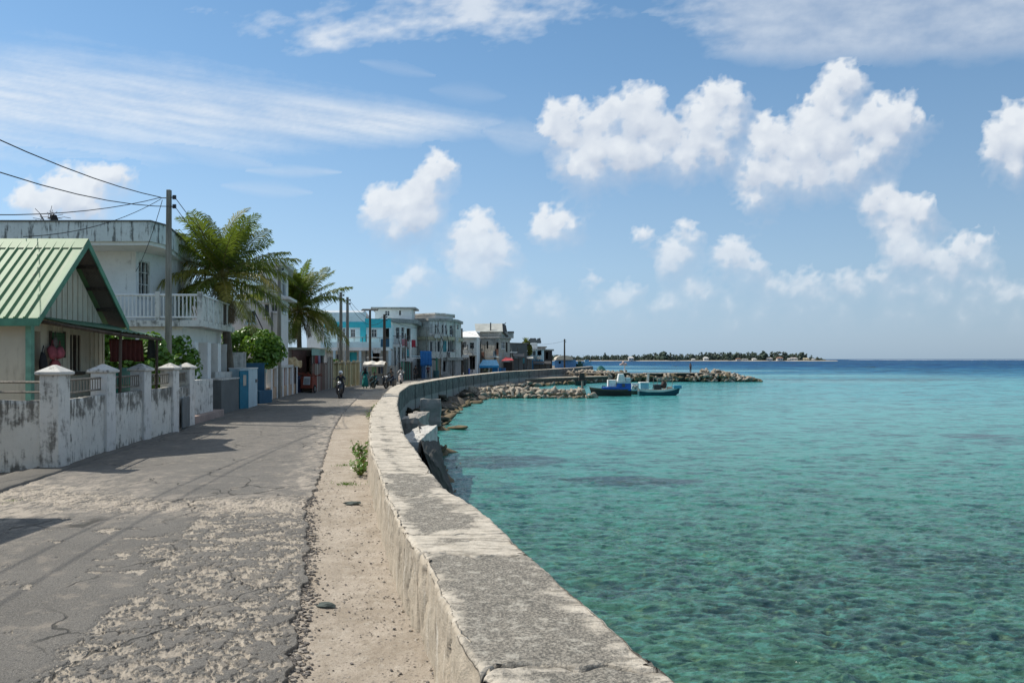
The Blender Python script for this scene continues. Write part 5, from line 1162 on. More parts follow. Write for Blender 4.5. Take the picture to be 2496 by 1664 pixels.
def turquoise():
    f = [GX(790,84.5),GX(890,84),GX(953,85),GX(968,95),(-22,96)]
    z1 = ZY(852,84); z2 = ZY(790,84)
    r = empty('turquoise_building', (-17.5,89,0), 'aqua and turquoise two storey building with a long railed balcony', 'building')
    add_floor(r, f, 0, z1, M['palegrey'], [(0,820,864,832,885,'open'),(0,852,858,870,886,'door',dict(pm=M['turq'],mull=0,trans=0,fm=M['turq'])),(1,900,860,925,886,'open')], 'ground_floor_wall')
    add_floor(r, f, z1+.1, z2, M['aqua'], [(0,835,800,842,822),(0,854,802,866,822),(1,905,802,919,822),(1,940,800,949,830,'open')], 'upper_wall')
    for e in (0, 1): fr = Frame(f[e], f[e+1]); b = MB(); b.fbox(fr, 0, fr.L-.01, z2-.0, ZY(761 if e == 0 else 776, 84), -.25, .02); b.build('parapet', M['aqua'] if e == 0 else M['turq'], r); b = MB(); b.fbox(fr, 0, fr.L, ZY(798,84), ZY(784 if e == 0 else 777,84), .02, .06); b.build('turquoise_band', M['turq'], r)
    fr = Frame(f[0], f[1]); s = fr.hit(886,800)[0]; b = MB(); b.fbox(fr, s-.35, s+.3, z1+.1, z2, 0, .12); b.build('pilaster', M['turq'], r)
    fo = [(p[0], p[1]-1.6) for p in f[:3]]; fo = [fo[0], fo[1], fo[2], f[2], f[1], f[0]]
    b = MB(); b.hexa(fo, z1-.12, z1+.25); b.build('balcony_slab', M['white'], r)
    b = MB(); fr = Frame(fo[0], fo[1]); fr1 = Frame(fo[1], fo[2]); b.fbox(fr, 0, fr.L, z1+.25, z1+.85, -.15, -.02); b.fbox(fr1, 0, fr1.L, z1+.25, z1+.85, -.15, -.02); b.build('balcony_wall', M['aqua'], r)
    railing(r, fr.p3(0,z1+.8,-.08), fr.p3(fr.L,z1+.8,-.08), .55, .9, M['metal'], .025, bottom=None, top=.03); railing(r, fr1.p3(0,z1+.8,-.08), fr1.p3(fr1.L,z1+.8,-.08), .55, .9, M['metal'], .025, bottom=None, top=.03)
    for px in (815,845,878,905,950): x = px_at(px, 82.6); b = MB(); b.box(x-.13,x+.13,82.5,82.76,0,z1-.12); b.build('column', M['paleblue'], r)
    b = MB(); b.fbox(fr1, fr1.hit(928,835)[0], fr1.hit(949,835)[0], z1+.3, z1+1.2, -.01, .03); b.build('balcony_cloth', M['bluewall'], r)
turquoise()
def gable(root, x0, x1, y0, y1, z0, z1, mt, name='roof'):
    ym = (y0+y1)/2; b = MB(); b.add([(x0,y0,z0),(x1,y0,z0),(x1,ym,z1),(x0,ym,z1),(x0,y1,z0),(x1,y1,z0)], [(0,1,2,3),(3,2,5,4),(1,5,2),(0,3,4)]); return b.build(name, mt, root)
def pale_roof():
    f = [GX(748,100),GX(880,101),GX(880,108),GX(748,108)]; r = building('pale_roofed_house', 'house with a wide pale sheet roof showing behind the turquoise parapet', f, 0, ZY(768,100), M['white']); gable(r, f[0][0]-.5, f[1][0], 99.5, 108, ZY(768,100), ZY(752,100), flat('pale_sheet', (.55,.60,.64)))
pale_roof()
def rooftop_box():
    f = [GX(914,97),GX(1004,97),GX(1012,101),GX(922,103)]; r = building('white_rooftop_block', 'white block with a thin grey flat roof standing above the turquoise building', f, 0, ZY(753,97), M['white'], [wd(0,938,757,950,770),(0,973,757,977,768,'open')], (.22,.5,M['grey']), 'building')
rooftop_box()
def grey_balcony():
    f = [GX(956,89),GX(1004,92),GX(1018,100),(-15,101)]; z1 = ZY(843,89); z2 = ZY(786,89)
    r = empty('grey_balcony_house', (-13.2,94,0), 'grey two storey house with laundry on its balcony right of the turquoise building', 'house')
    add_floor(r, f, 0, z1, M['palegrey'], [(0,962,854,970,895,'open'),(0,973,854,982,895,'open'),(0,986,858,1000,890,'open')], 'ground_floor_wall')
    add_floor(r, f, z1+.1, z2, M['white'], [wd(0,965,797,975,826,mull=0),wd(0,978,797,986,826,mull=0),(0,991,800,1001,832,'open')], 'upper_wall')
    add_slab(r, f, z2, z2+.5, .7, plaster('grey_tin', (.30,.31,.30), (.12,.12,.12), .8), 'roof')
    b = MB(); fo = [(p[0], p[1]-1.5) for p in f[:2]]; b.hexa([fo[0],(fo[1][0]+.3,fo[1][1]),f[1],f[0]], z1-.15, z1+.2); b.build('balcony_slab', M['white'], r)
    fr = Frame(fo[0], fo[1]); railing(r, fr.p3(0,z1+.2,-.05), fr.p3(fr.L,z1+.2,-.05), 1.0, .25, M['metal'], .02, bottom=.08)
    for px in (957,966,976,988,1000): x = px_at(px, 87.9); b = MB(); b.box(x-.1,x+.1,88.2,88.4,0,z1-.15); b.build('column', M['white'], r)
grey_balcony()
cloth('laundry', GX(979,87.2), GX(991,88), ZY(826,87.5), ZY(843,87.5), (.42,.18,.20), 'pink patterned laundry hanging over the grey house balcony', 'laundry', 3, .03)
cloth('laundry', GX(1003,88.6), GX(1013,89.2), ZY(828,88.6), ZY(846,88.6), (.35,.03,.05), 'dark red laundry hanging at the right end of the grey house balcony', 'laundry', 3, .03)
def round_grey():
    f = [GX(1003,101),GX(1046,98.5),GX(1090,99.5),GX(1111,102.5),GX(1124,108),(-10,114),(-14,112)]
    za, zb, zc = ZY(873,99), ZY(822,99), ZY(782,99)
    r = empty('grey_round_building', (-10.5,104,0), 'grey three storey building with a rounded front, blue windows and a cream floor band', 'building')
    add_floor(r, f, 0, za, M['grey'], [(1,1056,880,1086,905,'open')], 'ground_floor_wall')
    add_floor(r, f, za+.1, zb, M['warmwhite'], [wd(1,1047,831,1055,858,mull=0,trans=0),wd(1,1060,831,1073,858,mull=1,trans=0),wd(1,1076,831,1088,860,mull=1,trans=0,pm=M['tealglass'],fm=M['turq']),wd(2,1092,831,1103,858,mull=1,trans=0)], 'middle_wall')
    add_floor(r, f, zb+.1, zc, M['warmwhite'], [wd(1,1047,788,1054,814,mull=0),wd(1,1060,789,1068,815,mull=0),wd(1,1074,790,1082,816,mull=0),wd(1,1085,791,1089,816,mull=0),wd(2,1096,792,1104,817,mull=0),wd(3,1113,790,1119,804,fm=M['white'],mull=0)], 'upper_wall')
    add_slab(r, f, zb-.35, zb+.1, .35, plaster('cream_band', (.50,.46,.33), (.25,.2,.12), .5), 'floor_band')
    add_slab(r, f, zc, zc+.35, .3, M['grey'], 'roof')
    add_slab(r, f, za-.25, za+.1, .3, M['grey'], 'floor_slab')
    fr = Frame(f[1], f[2]); f2 = Frame(f[2], f[3])
    for q in (fr, f2): b = MB(); b.fbox(q, .05, q.L-.05, za+.1, za+.85, .35, .45); b.build('balcony_panel', M['palegrey'], r)
    b = MB(); g = [GX(1012,103),GX(1060,100.5),GX(1104,104),GX(1104,109),GX(1012,109)]; b.hexa(g, zc+.35, ZY(769,103)); b.build('roof_storey', M['white'], r); b = MB(); b.hexa(grow(g,.3), ZY(769,103)+.003, ZY(767,103)+.1); b.hexa([(p[0]*.999,p[1]) for p in [GX(1036,104),GX(1086,104),GX(1084,107),GX(1040,107)]], ZY(766,103), ZY(762,103)); b.build('roof_cap', M['palegrey'], r)
    for px in (1050,1057,1064,1071,1084): 
        s = fr.hit(px,800)[0]; b = MB(); b.fbox(fr, s-.06, s+.06, zb+.1, zc, .0, .07); b.build('pilaster', M['white'], r)
M['warmwhite'] = plaster('warm_white_wall', (.66,.64,.59), (.12,.115,.10), .8, .48, .64)
M['tealglass'] = glass('teal_glass', (.05,.25,.27), .2)
round_grey()
def white_shop():
    f = [GX(1124,117),GX(1162,116),GX(1170,126),(-7,127)]; r = building('white_shop_house', 'white two storey house with a sloping white roof right of the round grey building', f, 0, ZY(822,116), M['white'], [wd(0,1144,834,1156,850),(0,1144,868,1158,900,'open'),wd(0,1129,832,1137,848)])
    b = MB(); z = ZY(822,116); x0, x1 = px_at(1120,116), px_at(1176,118); b.add([(x0-.3,115.5,z+.05),(x1-.3,115.8,z+.02),(x1-1.5,126,ZY(804,122)),(x0,126,ZY(805,122)),(x0-.3,115.5,z-.1),(x1-.3,115.8,z-.1)], [(0,1,2,3),(0,4,5,1)]); b.build('roof', M['white'], r)
    b = MB(); fr = Frame(f[0], f[1]); b.fbox(fr, .2, fr.L, ZY(866,116), ZY(863,116), .0, .9); b.build('awning', M['palegrey'], r)
    b = MB(); b.fbox(fr, .3, fr.L-.1, ZY(862,116), ZY(853,116), .75, .85); b.build('balcony_panel', M['palegrey'], r)
white_shop()
def grey_tarp_house():
    f = [GX(1166,128),GX(1216,126),GX(1238,131),GX(1243,140),(-4,141)]; z1 = ZY(860,127); z2 = ZY(824,127)
    r = empty('grey_tarp_house', (-2.5,133,0), 'grey weathered house topped by a sheet shelter with slanted grey sheeting', 'house')
    add_floor(r, f, 0, z1, M['grey'], [(0,1180,880,1196,905,'open')], 'ground_floor_wall')
    add_floor(r, f, z1, z2, M['palegrey2'], [wd(0,1167,827,1174,848),(0,1186,832,1190,850,'open'),(0,1209,834,1216,858,'open'),wd(1,1222,832,1231,850),(1,1233,834,1240,858,'open')], 'upper_wall')
    add_slab(r, f, z2, z2+.25, .25, M['grey'], 'roof')
    g = [GX(1170,129),GX(1222,127.5),GX(1236,132),GX(1175,136)]; b = MB(); b.hexa(g, z2+.25, ZY(807,128)); b.build('roof_shed_wall', M['palegrey2'], r)
    fr = Frame(g[0], g[1]); b = MB(); a0, a1 = px_at(1156,130), px_at(1226,129); b.add([(px_at(1160,129),128.5,ZY(808,128.5)),(a1,127.3,ZY(808,127.5)),(px_at(1224,131),131,ZY(788,131)),(a0,131.5,ZY(789,131.5))], [(0,1,2,3)]); o = b.build('roof_sheet', flat('grey_sheet', (.42,.43,.40), .7, .15, sc=.8), r); s = o.modifiers.new('t','SOLIDIFY'); s.thickness = .06
    b = MB(); b.add([(a1,127.3,ZY(808,127.5)),(px_at(1240,133),133,ZY(826,133)),(px_at(1233,134),134,ZY(792,134)),(px_at(1224,131),131,ZY(788,131))], [(0,1,2,3)]); b.build('torn_sheet', W8, r)
    b = MB(); b.tube([(px_at(1196,128.6),128.4,ZY(808,128)),(px_at(1196,128.6),128.4,ZY(786,128))], .12, 5); b.build('stove_pipe', M['blackp'], r)
    b = MB(); b.tube([(px_at(1224,131),131,ZY(790,131)),(px_at(1231,131),131,ZY(789,131)),(px_at(1233,131),131,ZY(786,131))], .07, 4); b.build('bent_rod', M['blackp'], r)
    b = MB(); b.box(px_at(1238,134), px_at(1252,134), 133, 137, ZY(823,134), ZY(811,134)); b.build('water_tank', M['palegrey'], r); b = MB(); b.box(px_at(1237,134), px_at(1253,134), 132.7, 137.3, ZY(810.9,134), ZY(808,134)); b.build('tank_roof', M['darkgrey'], r)
M['palegrey2'] = plaster('warm_grey_wall', (.50,.47,.41), (.14,.13,.11), .7, .46, .62)
grey_tarp_house()
def tail_houses():
    f = [GX(1240,146),GX(1285,150),GX(1285,160),GX(1240,158)]; r = building('dark_shed_house', 'dark blue-grey shed house between the sheeted house and the olive tree', f, 0, ZY(836,146), M['darkgrey'], [(0,1246,862,1256,880,'open')], (.1,.3,M['grey']))
    b = MB(); z = ZY(857,144); b.hexa([GX(1240,143.5),GX(1262,144.5),GX(1262,146),GX(1240,146)], z-.2, z); b.build('awning', M['white'], r)
    f = [GX(1262,158),GX(1292,158),GX(1294,166),GX(1264,166)]; r = building('pale_blue_hut', 'pale blue hut with a white sheet roof on the far seafront', f, 0, ZY(857,158), M['paleblue'], [(0,1277,864,1284,882,'open'),(0,1266,888,1274,902,'open')], (.12,.25,M['white']))
    f = [GX(1292,162),GX(1324,161),GX(1328,172),GX(1296,172)]; r = building('blue_painted_shack', 'grey shack with a sky blue lower wall near the end of the seafront', f, 0, ZY(852,162), M['aqua'], [wd(0,1298,855,1306,866),(0,1310,854,1320,866,'open')], (.12,.3,M['grey']))
    fr = Frame(f[0], f[1]); b = MB(); b.fbox(fr, 0, fr.L, 0, ZY(877,162), .01, .06); b.build('blue_dado', flat('sky_blue', (.08,.38,.62)), r)
    f = [GX(1294,164),GX(1309,164),GX(1310,168),GX(1296,168)]; r2 = building('white_turret', 'white box tower with a ragged dark top near the end of the seafront', f, ZY(853,164), ZY(835,164), M['white'], [], None, 'tower')
    b = MB(); rr = random.Random(4)
    for k in range(16): px = 1288+30*rr.random(); x = px_at(px,164); y = 823+8*rr.random(); b.hexa([(x-.35,164),(x+.35,164),(x+.35,166),(x-.35,166)], ZY(836,164), ZY(y,164), [(x-.1,164.2),(x+.3,164.2),(x+.3,165.6),(x-.1,165.6)])
    b.build('ragged_top', M['darkgrey'], r2)
    f = [GX(1324,166),GX(1346,168),GX(1346,176),GX(1326,176)]; r = building('last_shack', 'dark timber shack with a broken tan roof, last on the seafront', f, 0, ZY(854,167), W8, [(0,1331,858,1336,875,'open')], (.3,.4,M['palegrey2']), 'shack')
    f = [GX(1352,205),GX(1404,206),GX(1404,216),GX(1352,216)]; r = empty('blue_warehouse', (px_at(1378,206),210,0), 'blue walled warehouse with a rounded cream roof beyond the end of the street', 'warehouse'); add_floor(r, f, -1, ZY(877,205), flat('warehouse_blue', (.12,.27,.48)), [(0,1362,880,1367,886,'open')])
    b = MB(); n = 10; x0, x1 = px_at(1355,205), px_at(1397,205); vs = []
    for i in range(n+1): t = math.pi*i/n; x = (x0+x1)/2-(x1-x0)/2*math.cos(t); z = ZY(877,205)+1.25*math.sin(t)**.7; vs += [(x,204.5,z),(x,216,z)]
    b.add(vs, [(i*2,i*2+2,i*2+3,i*2+1) for i in range(n)]+[tuple(range(0,2*n+2,2))[::-1]]); b.build('roof', flat('cream_vault', (.6,.52,.40)), r)
    # extra roofs behind, to close the town
    for k, (a, b_, d, y0, mt, lb) in enumerate([(1130,1190,150,812,'palegrey','pale house half hidden behind the white sloping roof'),(1018,1120,125,800,'grey','grey house hidden behind the round grey building'),(590,640,60,700,'white','white house hidden behind the first palm')]):
        building('rear_house', lb, [GX(a,d),GX(b_,d),GX(b_,d+8),GX(a,d+8)], 0, ZY(y0,d), M[mt], [], (.15,.2,M['grey']))
tail_houses()
def market():
    d = 121; t = empty('blue_canopy_stall', (px_at(1190,d),d,0), 'market stall under a bright blue canopy beside the far road', 'stall'); x0, x1 = px_at(1168,d), px_at(1216,d); z = ZY(891,d); zr = ZY(877,d)
    b = MB(); b.add([(x0,d,z),(x1,d,z),(x1-.4,d+1.5,zr),(x0+.5,d+1.5,zr),(x0,d+3,z),(x1,d+3,z)], [(0,1,2,3),(3,2,5,4),(1,5,2),(0,3,4)]); b.build('canopy', flat('canopy_blue', (.25,.55,.78), .6, .1), t)
    b = MB(); b.box(x0,x1,d-.02,d+.02,z-.35,z); b.build('valance', flat('valance_blue', (.03,.32,.62)), t)
    for x in (x0+.1,(x0+x1)/2,x1-.1): b = MB(); b.box(x-.05,x+.05,d,d+.1,0,z-.0); b.build('post', M['white'], t)
    b = MB(); b.box(px_at(1200,d), px_at(1222,d), d+.3,d+.4,0,z-.35); b.build('side_board', flat('board_blue', (.02,.20,.42)), t)
    b = MB(); rr = random.Random(8)
    for k in range(26): b.ico((x0+.6+rr.random()*1.3, d+.6+rr.random(), .3+rr.random()*1.0), .25, (1,1,.8), 1, .3, k)
    b.build('produce_heap', flat('produce', (.48,.46,.30)), t)
    d = 124; t = empty('red_canopy_stall', (px_at(1238,d),d,0), 'small stall with a faded red canopy beside the blue one', 'stall'); x0, x1 = px_at(1222,d), px_at(1252,d); z = ZY(879,d); b = MB(); b.add([(x0,d,z),(x1,d,z+.1),(x1-.5,d+2,z+.55),(x0+.7,d+2,z+.65)], [(0,1,2,3)]); o = b.build('canopy', flat('canopy_red', (.50,.08,.09)), t); o.modifiers.new('t','SOLIDIFY').thickness = .05
    for x in (x0+.1,x1-.1): b = MB(); b.tube([(x,d,0),(x,d+.1,z)], .06, 5); b.build('post', M['darkwood'], t)
    b = MB(); b.box(x0+.2,x1-.2,d+1.9,d+2,0,z-.2); b.build('back_board', W8, t)
market()

# ================================================================== VEGETATION
def leafmat(name, a, b, tr=.35, rough=.5):
    m = NT(name); p = m.pos(); n = m.n('ShaderNodeNewGeometry').outputs['Random Per Island']; c = m.mix(n, a, b)
    m.done(c, rough, None, .4); t = m.n('ShaderNodeBsdfTranslucent', {'Color': m.mix(.5, c, (.14,.22,.02))}); mx = m.n('ShaderNodeMixShader', {0: tr, 1: m.b.outputs[0], 2: t.outputs[0]}); m.t.links.new(mx.outputs[0], m.out.inputs[0]); return m.m
M['frond'] = leafmat('palm_leaf', (.095,.130,.020), (.190,.210,.032), .36, .6)
M['frondy'] = leafmat('palm_leaf_yellowing', (.24,.21,.035), (.30,.25,.05), .35, .42)
M['froddead'] = leafmat('palm_leaf_dead', (.16,.10,.06), (.22,.16,.10), .15, .7)
M['rachis'] = flat('palm_rachis', (.24,.20,.06), .5)
M['trunk'] = plaster('palm_trunk_bark', (.20,.165,.125), (.07,.055,.04), .8, .45, .6)
def frond_mesh(L, pitch, droop, seed, mt):
    rr = random.Random(seed); b = MB(); n = 22; pts = []; p = Vector((0,0,0)); a = pitch
    for i in range(n+1):
        pts.append(p.copy()); t = i/n; p = p+Vector((math.cos(a), 0, math.sin(a)))*L/n; a -= droop/n*(.5+1.2*t)
    b.cur = 1; b.tube(pts, [.035*(1-i/n)+.006 for i in range(n+1)], 4); b.cur = 0
    N = 50
    for side in (-1, 1):
        for k in range(N):
            t = .12+.88*k/N; i = min(n-1, int(t*n)); q = pts[i].lerp(pts[i+1], t*n-i); tg = (pts[i+1]-pts[i]).normalized(); up = Vector((-tg.z,0,tg.x))
            ll = L*.27*(math.sin(math.pi*(t*.86+.10))**.6)*(.85+.3*rr.random()); w = .029*(.8+.4*rr.random())
            fw = .45+.55*t; d = (Vector((0,side,0))*(1-.35*fw)+tg*fw*.8+up*(.12+rr.gauss(0,.10))).normalized(); g = Vector((0,0,-1))
            c = q+d*ll*.5+g*ll*.07; e = q+d*ll*.85+g*ll*(.20+.2*rr.random()+.30*max(0,math.cos(pitch))**2)
            wv = tg*w
            b.add([q-wv*.6, q+wv*.6, c+wv, c-wv, e], [(0,1,2,3),(3,2,4)])
    o = b.build('frond', [mt, M['rachis']]); me = o.data; bpy.data.objects.remove(o); return me
FR = {}
def palm(name, px, cy, d, label, scale=1.0, seed=1, tb=0, N=42):
    rr = random.Random(seed); x = px_at(px, d); zc = ZY(cy, d); t = empty(name, (x+tb, d, 0), label, 'palm')
    pts = [(x+tb+(-tb)*(k/8)**1.3, d, zc*k/8-.1) for k in range(9)]; b = MB(); b.tube(pts, [.24-.10*(k/8)+(.08 if k == 0 else 0) for k in range(9)], 10); b.build('trunk', M['trunk'], t, smooth=True)
    top = Vector((x, d, zc-.15)); k = 0
    for i in range(N):
        f = i/N; pitch = R(86-118*f**1.25+rr.gauss(0,7)); az = i*2.39996+rr.gauss(0,.2); L = (3.2+.45*math.sin(min(1,f*1.5)*1.6))*scale*(.88+.24*rr.random())
        key = (round(math.degrees(pitch)/12), rr.randrange(2), 1 if f > .55 and rr.random() < .5 else 0)
        if key not in FR: FR[key] = frond_mesh(3.2, R(key[0]*12), R(30+30*key[1]), key[0]*7+key[1]+99, M['frondy'] if key[2] else M['frond'])
        o = bpy.data.objects.new('frond', FR[key]); C.objects.link(o); o.parent = t; o.location = top-t.location+Vector((0,0,.25*(1-f)))
        o.rotation_euler = (rr.gauss(0,.25), 0, az); s = L/3.2; o.scale = (s,s,s)
    if 'dead' not in FR: FR['dead'] = frond_mesh(2.6, R(-62), R(25), 5, M['froddead'])
    for i in range(5): o = bpy.data.objects.new('dead_frond', FR['dead']); C.objects.link(o); o.parent = t; o.location = top-t.location-Vector((0,0,.15)); o.rotation_euler = (rr.gauss(0,.2),0,rr.random()*6.28); o.scale = (.8,.8,.8)
    nut = plaster('coconut_husk', (.30,.22,.05), (.12,.12,.02), .7)
    for i in range(9):
        a = i*.9; b = MB(); b.ico((x+math.cos(a)*.26, d+math.sin(a)*.26, zc-.42-.14*(i%3)), .13, (1,1,1.2), 2, .05, i); b.build('coconut', nut, t, smooth=True)
palm('coconut_palm', 540, 672, 35.8, 'larger coconut palm with yellow-green fronds behind the white house balcony', 1.03, 3, .5)
palm('coconut_palm', 728, 752, 57, 'smaller coconut palm farther along, above the rose annex', 1.13, 8, .1, 50)
def small_palm():
    t = empty('small_palm', (px_at(1281,152),152,0), 'tiny far palm beside the olive tree at the end of the seafront', 'palm'); x = px_at(1281,152); z = ZY(838,152); b = MB(); b.tube([(x,152,0),(x,152,z)], .15, 6); b.build('trunk', M['trunk'], t)
    for i in range(10): o = bpy.data.objects.new('frond', FR['dead'] if False else list(FR.values())[i % 5]); C.objects.link(o); o.parent = t; o.location = (0,0,z); o.rotation_euler = (0,0,i*.63); o.scale = (.45,)*3
small_palm()
M['grape'] = leafmat('sea_grape_leaf', (.075,.17,.022), (.16,.30,.045), .38, .34)
M['olive'] = leafmat('olive_leaf', (.13,.14,.02), (.20,.19,.04), .25)
def bush(name, label, cx, cy, cz, rx, ry, rz, n, lr, mt, seed=1, cat='bush', zmin=.3):
    rr = random.Random(seed); t = empty(name, (cx,cy,0), label, cat)
    tb = MB()
    for k in range(5):
        a = k*1.26+rr.random(); tb.tube([(cx+rr.gauss(0,.1),cy,0),(cx+math.cos(a)*rx*.3,cy+math.sin(a)*ry*.3,cz*.6),(cx+math.cos(a)*rx*.6,cy+math.sin(a)*ry*.6,cz+rz*.3)], [.07,.05,.02], 5)
    tb.build('trunk', M['trunk'], t)
    lumps = []
    for k in range(26):
        u = Vector((rr.gauss(0,1), rr.gauss(0,1), rr.gauss(.25,.9))).normalized()*(.62+.25*rr.random()); lumps.append((u, .26+.16*rr.random()))
    vs, fs = [], []; hexv = [(math.cos(i*1.0472), math.sin(i*1.0472)) for i in range(6)]
    for i in range(n):
        u, r = rr.choice(lumps); q = Vector((rr.gauss(0,1), rr.gauss(0,1), rr.gauss(.3,1))).normalized(); w = u+q*r*(.75+.3*rr.random())
        p = Vector((cx+w.x*rx, cy+w.y*ry, cz+w.z*rz))
        if p.z < zmin: continue
        nn = (q+Vector((rr.gauss(0,.45), rr.gauss(0,.45), rr.gauss(.35,.4)))).normalized(); a = nn.orthogonal().normalized(); b = nn.cross(a); s = lr*(.6+.6*rr.random()); k0 = len(vs)
        vs += [p+(a*hx+b*hy*.85)*s+nn*(-.18*s if j % 3 == 0 else 0) for j, (hx, hy) in enumerate(hexv)]; fs.append(tuple(range(k0, k0+6)))
    m = MB(); m.add(vs, fs); m.build('crown', mt, t)
bush('sea_grape_bush', 'bright green sea grape bush behind the yard wall pillars, in front of the white house', -13.15, 25.4, 2.15, 1.35, 1.3, 1.5, 5200, .085, M['grape'], 1)
bush('sea_grape_bush', 'rounded green sea grape bush above the dark blue wall', -14.55, 41.2, 2.85, 1.75, 1.6, 1.35, 5200, .10, M['grape'], 2, zmin=1.6)
bush('dark_shrub', 'small dark shrub behind the yellow gates', px_at(812,71), 71, 1.6, .9, .8, .75, 900, .10, M['grape'], 3)
bush('olive_tree', 'yellow-olive leafy tree between the far seafront houses', px_at(1283,155), 155, 4.4, 1.15, 1.2, 1.9, 1700, .22, M['olive'], 4, 'tree')
bush('courtyard_shrub', 'green shrub between the first bush and the white house porch', px_at(436,29.0), 29.0, 2.1, .75, .8, 1.2, 1300, .08, M['grape'], 6)
def weed(px, py, d, h, n, label, seed, spread=.14, lr=.045):
    rr = random.Random(seed); x = px_at(px, d); t = empty('weed', (x,d,0), label, 'weed'); s = MB(); l = MB()
    for k in range(n):
        a = rr.random()*6.28; q = Vector((x,d,0))+Vector((math.cos(a),math.sin(a),0))*.03; hh = h*(.5+.6*rr.random()); e = q+Vector((math.cos(a)*spread*(.4+rr.random())-.05, math.sin(a)*spread*1.6, hh)); m_ = q.lerp(e,.5)+Vector((rr.gauss(0,.03),rr.gauss(0,.03),0)); s.tube([q,m_,e], [.010,.007,.004], 4)
        for j in range(11):
            u = .15+.85*rr.random(); p = q.lerp(e,u)+Vector((rr.gauss(0,.035),rr.gauss(0,.035),rr.gauss(0,.03))); nn = Vector((rr.gauss(0,.6),rr.gauss(-.3,.6),1)).normalized(); aa = nn.orthogonal().normalized(); bb = nn.cross(aa); z = lr*(.6+.8*rr.random())
            l.add([p-aa*z, p+bb*z*.55, p+aa*z, p-bb*z*.55], [(0,1,2,3)])
    s.build('stem', M['rachis'], t); l.build('leaves', M['grape'], t)
weed(884, 1130, 16.0, .62, 16, 'tallest green leafy weed growing against the road face of the sea wall', 1)
weed(878, 1145, 15.3, .30, 10, 'low broad leafed weed at the foot of the tallest one beside the wall', 2, .16)
weed(905, 1000, 28.5, .45, 9, 'yellow-green weed at the wall foot where the road narrows', 3)
weed(915, 980, 32.5, .5, 8, 'farthest small weed along the road face of the sea wall', 4)
def tuft(px, py, label, seed, n=90, sp=.16):
    p = G(px, py); rr = random.Random(seed); m = MB()
    for k in range(n):
        a = rr.random()*6.28; r = abs(rr.gauss(0,sp)); q = Vector((p.x+math.cos(a)*r, p.y+math.sin(a)*r*.6, -.02)); d = Vector((rr.gauss(0,.5),rr.gauss(0,.5),1)).normalized()*(.03+.05*rr.random()); w = Vector((.006,0,0)); m.add([q-w,q+w,q+d], [(0,1,2)])
    tag(m.build('grass_tuft', M['grape'], origin=(p.x,p.y,0)), label, 'grass')
tuft(845, 1178, 'small green grass tuft in the middle of the sandy verge', 1)
tuft(838, 1133, 'dry flat grass tuft on the verge beside the leafy weeds', 2, 60)
tuft(25, 1222, 'dark grass clump at the left edge of the photo by the road', 3, 160, .3)
# ================================================================== facade clutter of the far street
def clutter():
    rr = random.Random(77); pipe = M['metal']; col = [M['palegrey'], M['grey'], W8, M['white'], M['paleblue'], W1]
    roots = {o.name.split('.')[0]: o for o in scene.objects if o.parent is None and o.type == 'EMPTY'}
    spec = [  # building, facade end points, height, number of extras
      ('turquoise_building', GX(800,82.3), GX(950,83), 6.6, 7), ('grey_balcony_house', GX(956,87.4), GX(1004,90.4), 6.6, 6), ('grey_round_building', GX(1046,98.1), GX(1090,99.1), 7.6, 7), ('grey_round_building', GX(1092,99.3), GX(1110,102.0), 7.6, 4),
      ('white_shop_house', GX(1125,116.6), GX(1161,115.7), 5.6, 5), ('grey_tarp_house', GX(1167,127.5), GX(1215,125.6), 6.4, 7), ('dark_shed_house', GX(1242,145.6), GX(1283,149.6), 4.6, 6), ('blue_painted_shack', GX(1293,161.6), GX(1323,160.6), 4.4, 4), ('pinkish_building', GX(610,46.05), GX(680,46.05), 6.0, 3)]
    for nm, p0, p1, hh, n in spec:
        r = roots[nm]; fr = Frame(p0, p1)
        for k in range(n):
            s = fr.L*(.06+.88*rr.random()); kind = rr.choice(['drainpipe','ac_unit','awning','wire_bundle','drainpipe','shutter'])
            b = MB(); z = hh*(.3+.5*rr.random())
            if kind == 'drainpipe': b.fbox(fr, s-.05, s+.05, .3, hh*(.7+.3*rr.random()), .02, .12); mt = rr.choice([pipe, W8, M['palegrey']])
            elif kind == 'ac_unit': b.fbox(fr, s-.4, s+.4, z, z+.55, .05, .4); mt = M['palegrey']
            elif kind == 'awning': z = 2.5+rr.random()*.3; b.hexa([fr.at(s-.9,.9), fr.at(s+.9,.9), fr.at(s+.9,.0), fr.at(s-.9,.0)], z, z+.06, [fr.at(s-.85,.85), fr.at(s+.85,.85), fr.at(s+.85,0), fr.at(s-.85,0)]); mt = rr.choice(col)
            elif kind == 'shutter': b.fbox(fr, s-.3, s+.3, z-.5, z+.5, .03, .08); mt = rr.choice([M['turq'], W8, M['bluewall'], W1])
            else: b.tube([fr.p3(s,hh*.9,.1), fr.p3(s+.5*rr.gauss(0,1),hh*.6,.15), fr.p3(s+rr.gauss(0,.3),hh*.2,.1)], .035, 4); mt = M['cable']
            b.build(kind, mt, r)
clutter()
def shelter(px0, px1, d, ztop, hh, col, lb, nm='roadside_shelter', posts=3, rmt=None):
    x0, x1 = px_at(px0,d), px_at(px1,d); t = empty(nm, ((x0+x1)/2,d,0), lb, 'shelter'); z = ztop
    b = MB(); b.add([(x0,d,z),(x1,d,z-.05),(x1,d+2.2,z+hh),(x0,d+2.2,z+hh)], [(0,1,2,3)]); o = b.build('roof_sheet', rmt or flat(nm+'_sheet', col), t); o.modifiers.new('t','SOLIDIFY').thickness = .05
    for k in range(posts): x = x0+(x1-x0)*(k+.1)/(posts-.8); b = MB(); b.tube([(x,d+.1,0),(x,d+.1,z)], .05, 4); b.build('post', M['darkwood'], t)
    b = MB(); b.box(x0+.2,x1-.2,d+2.0,d+2.1,0,z*.9); b.build('back_wall', W7, t)
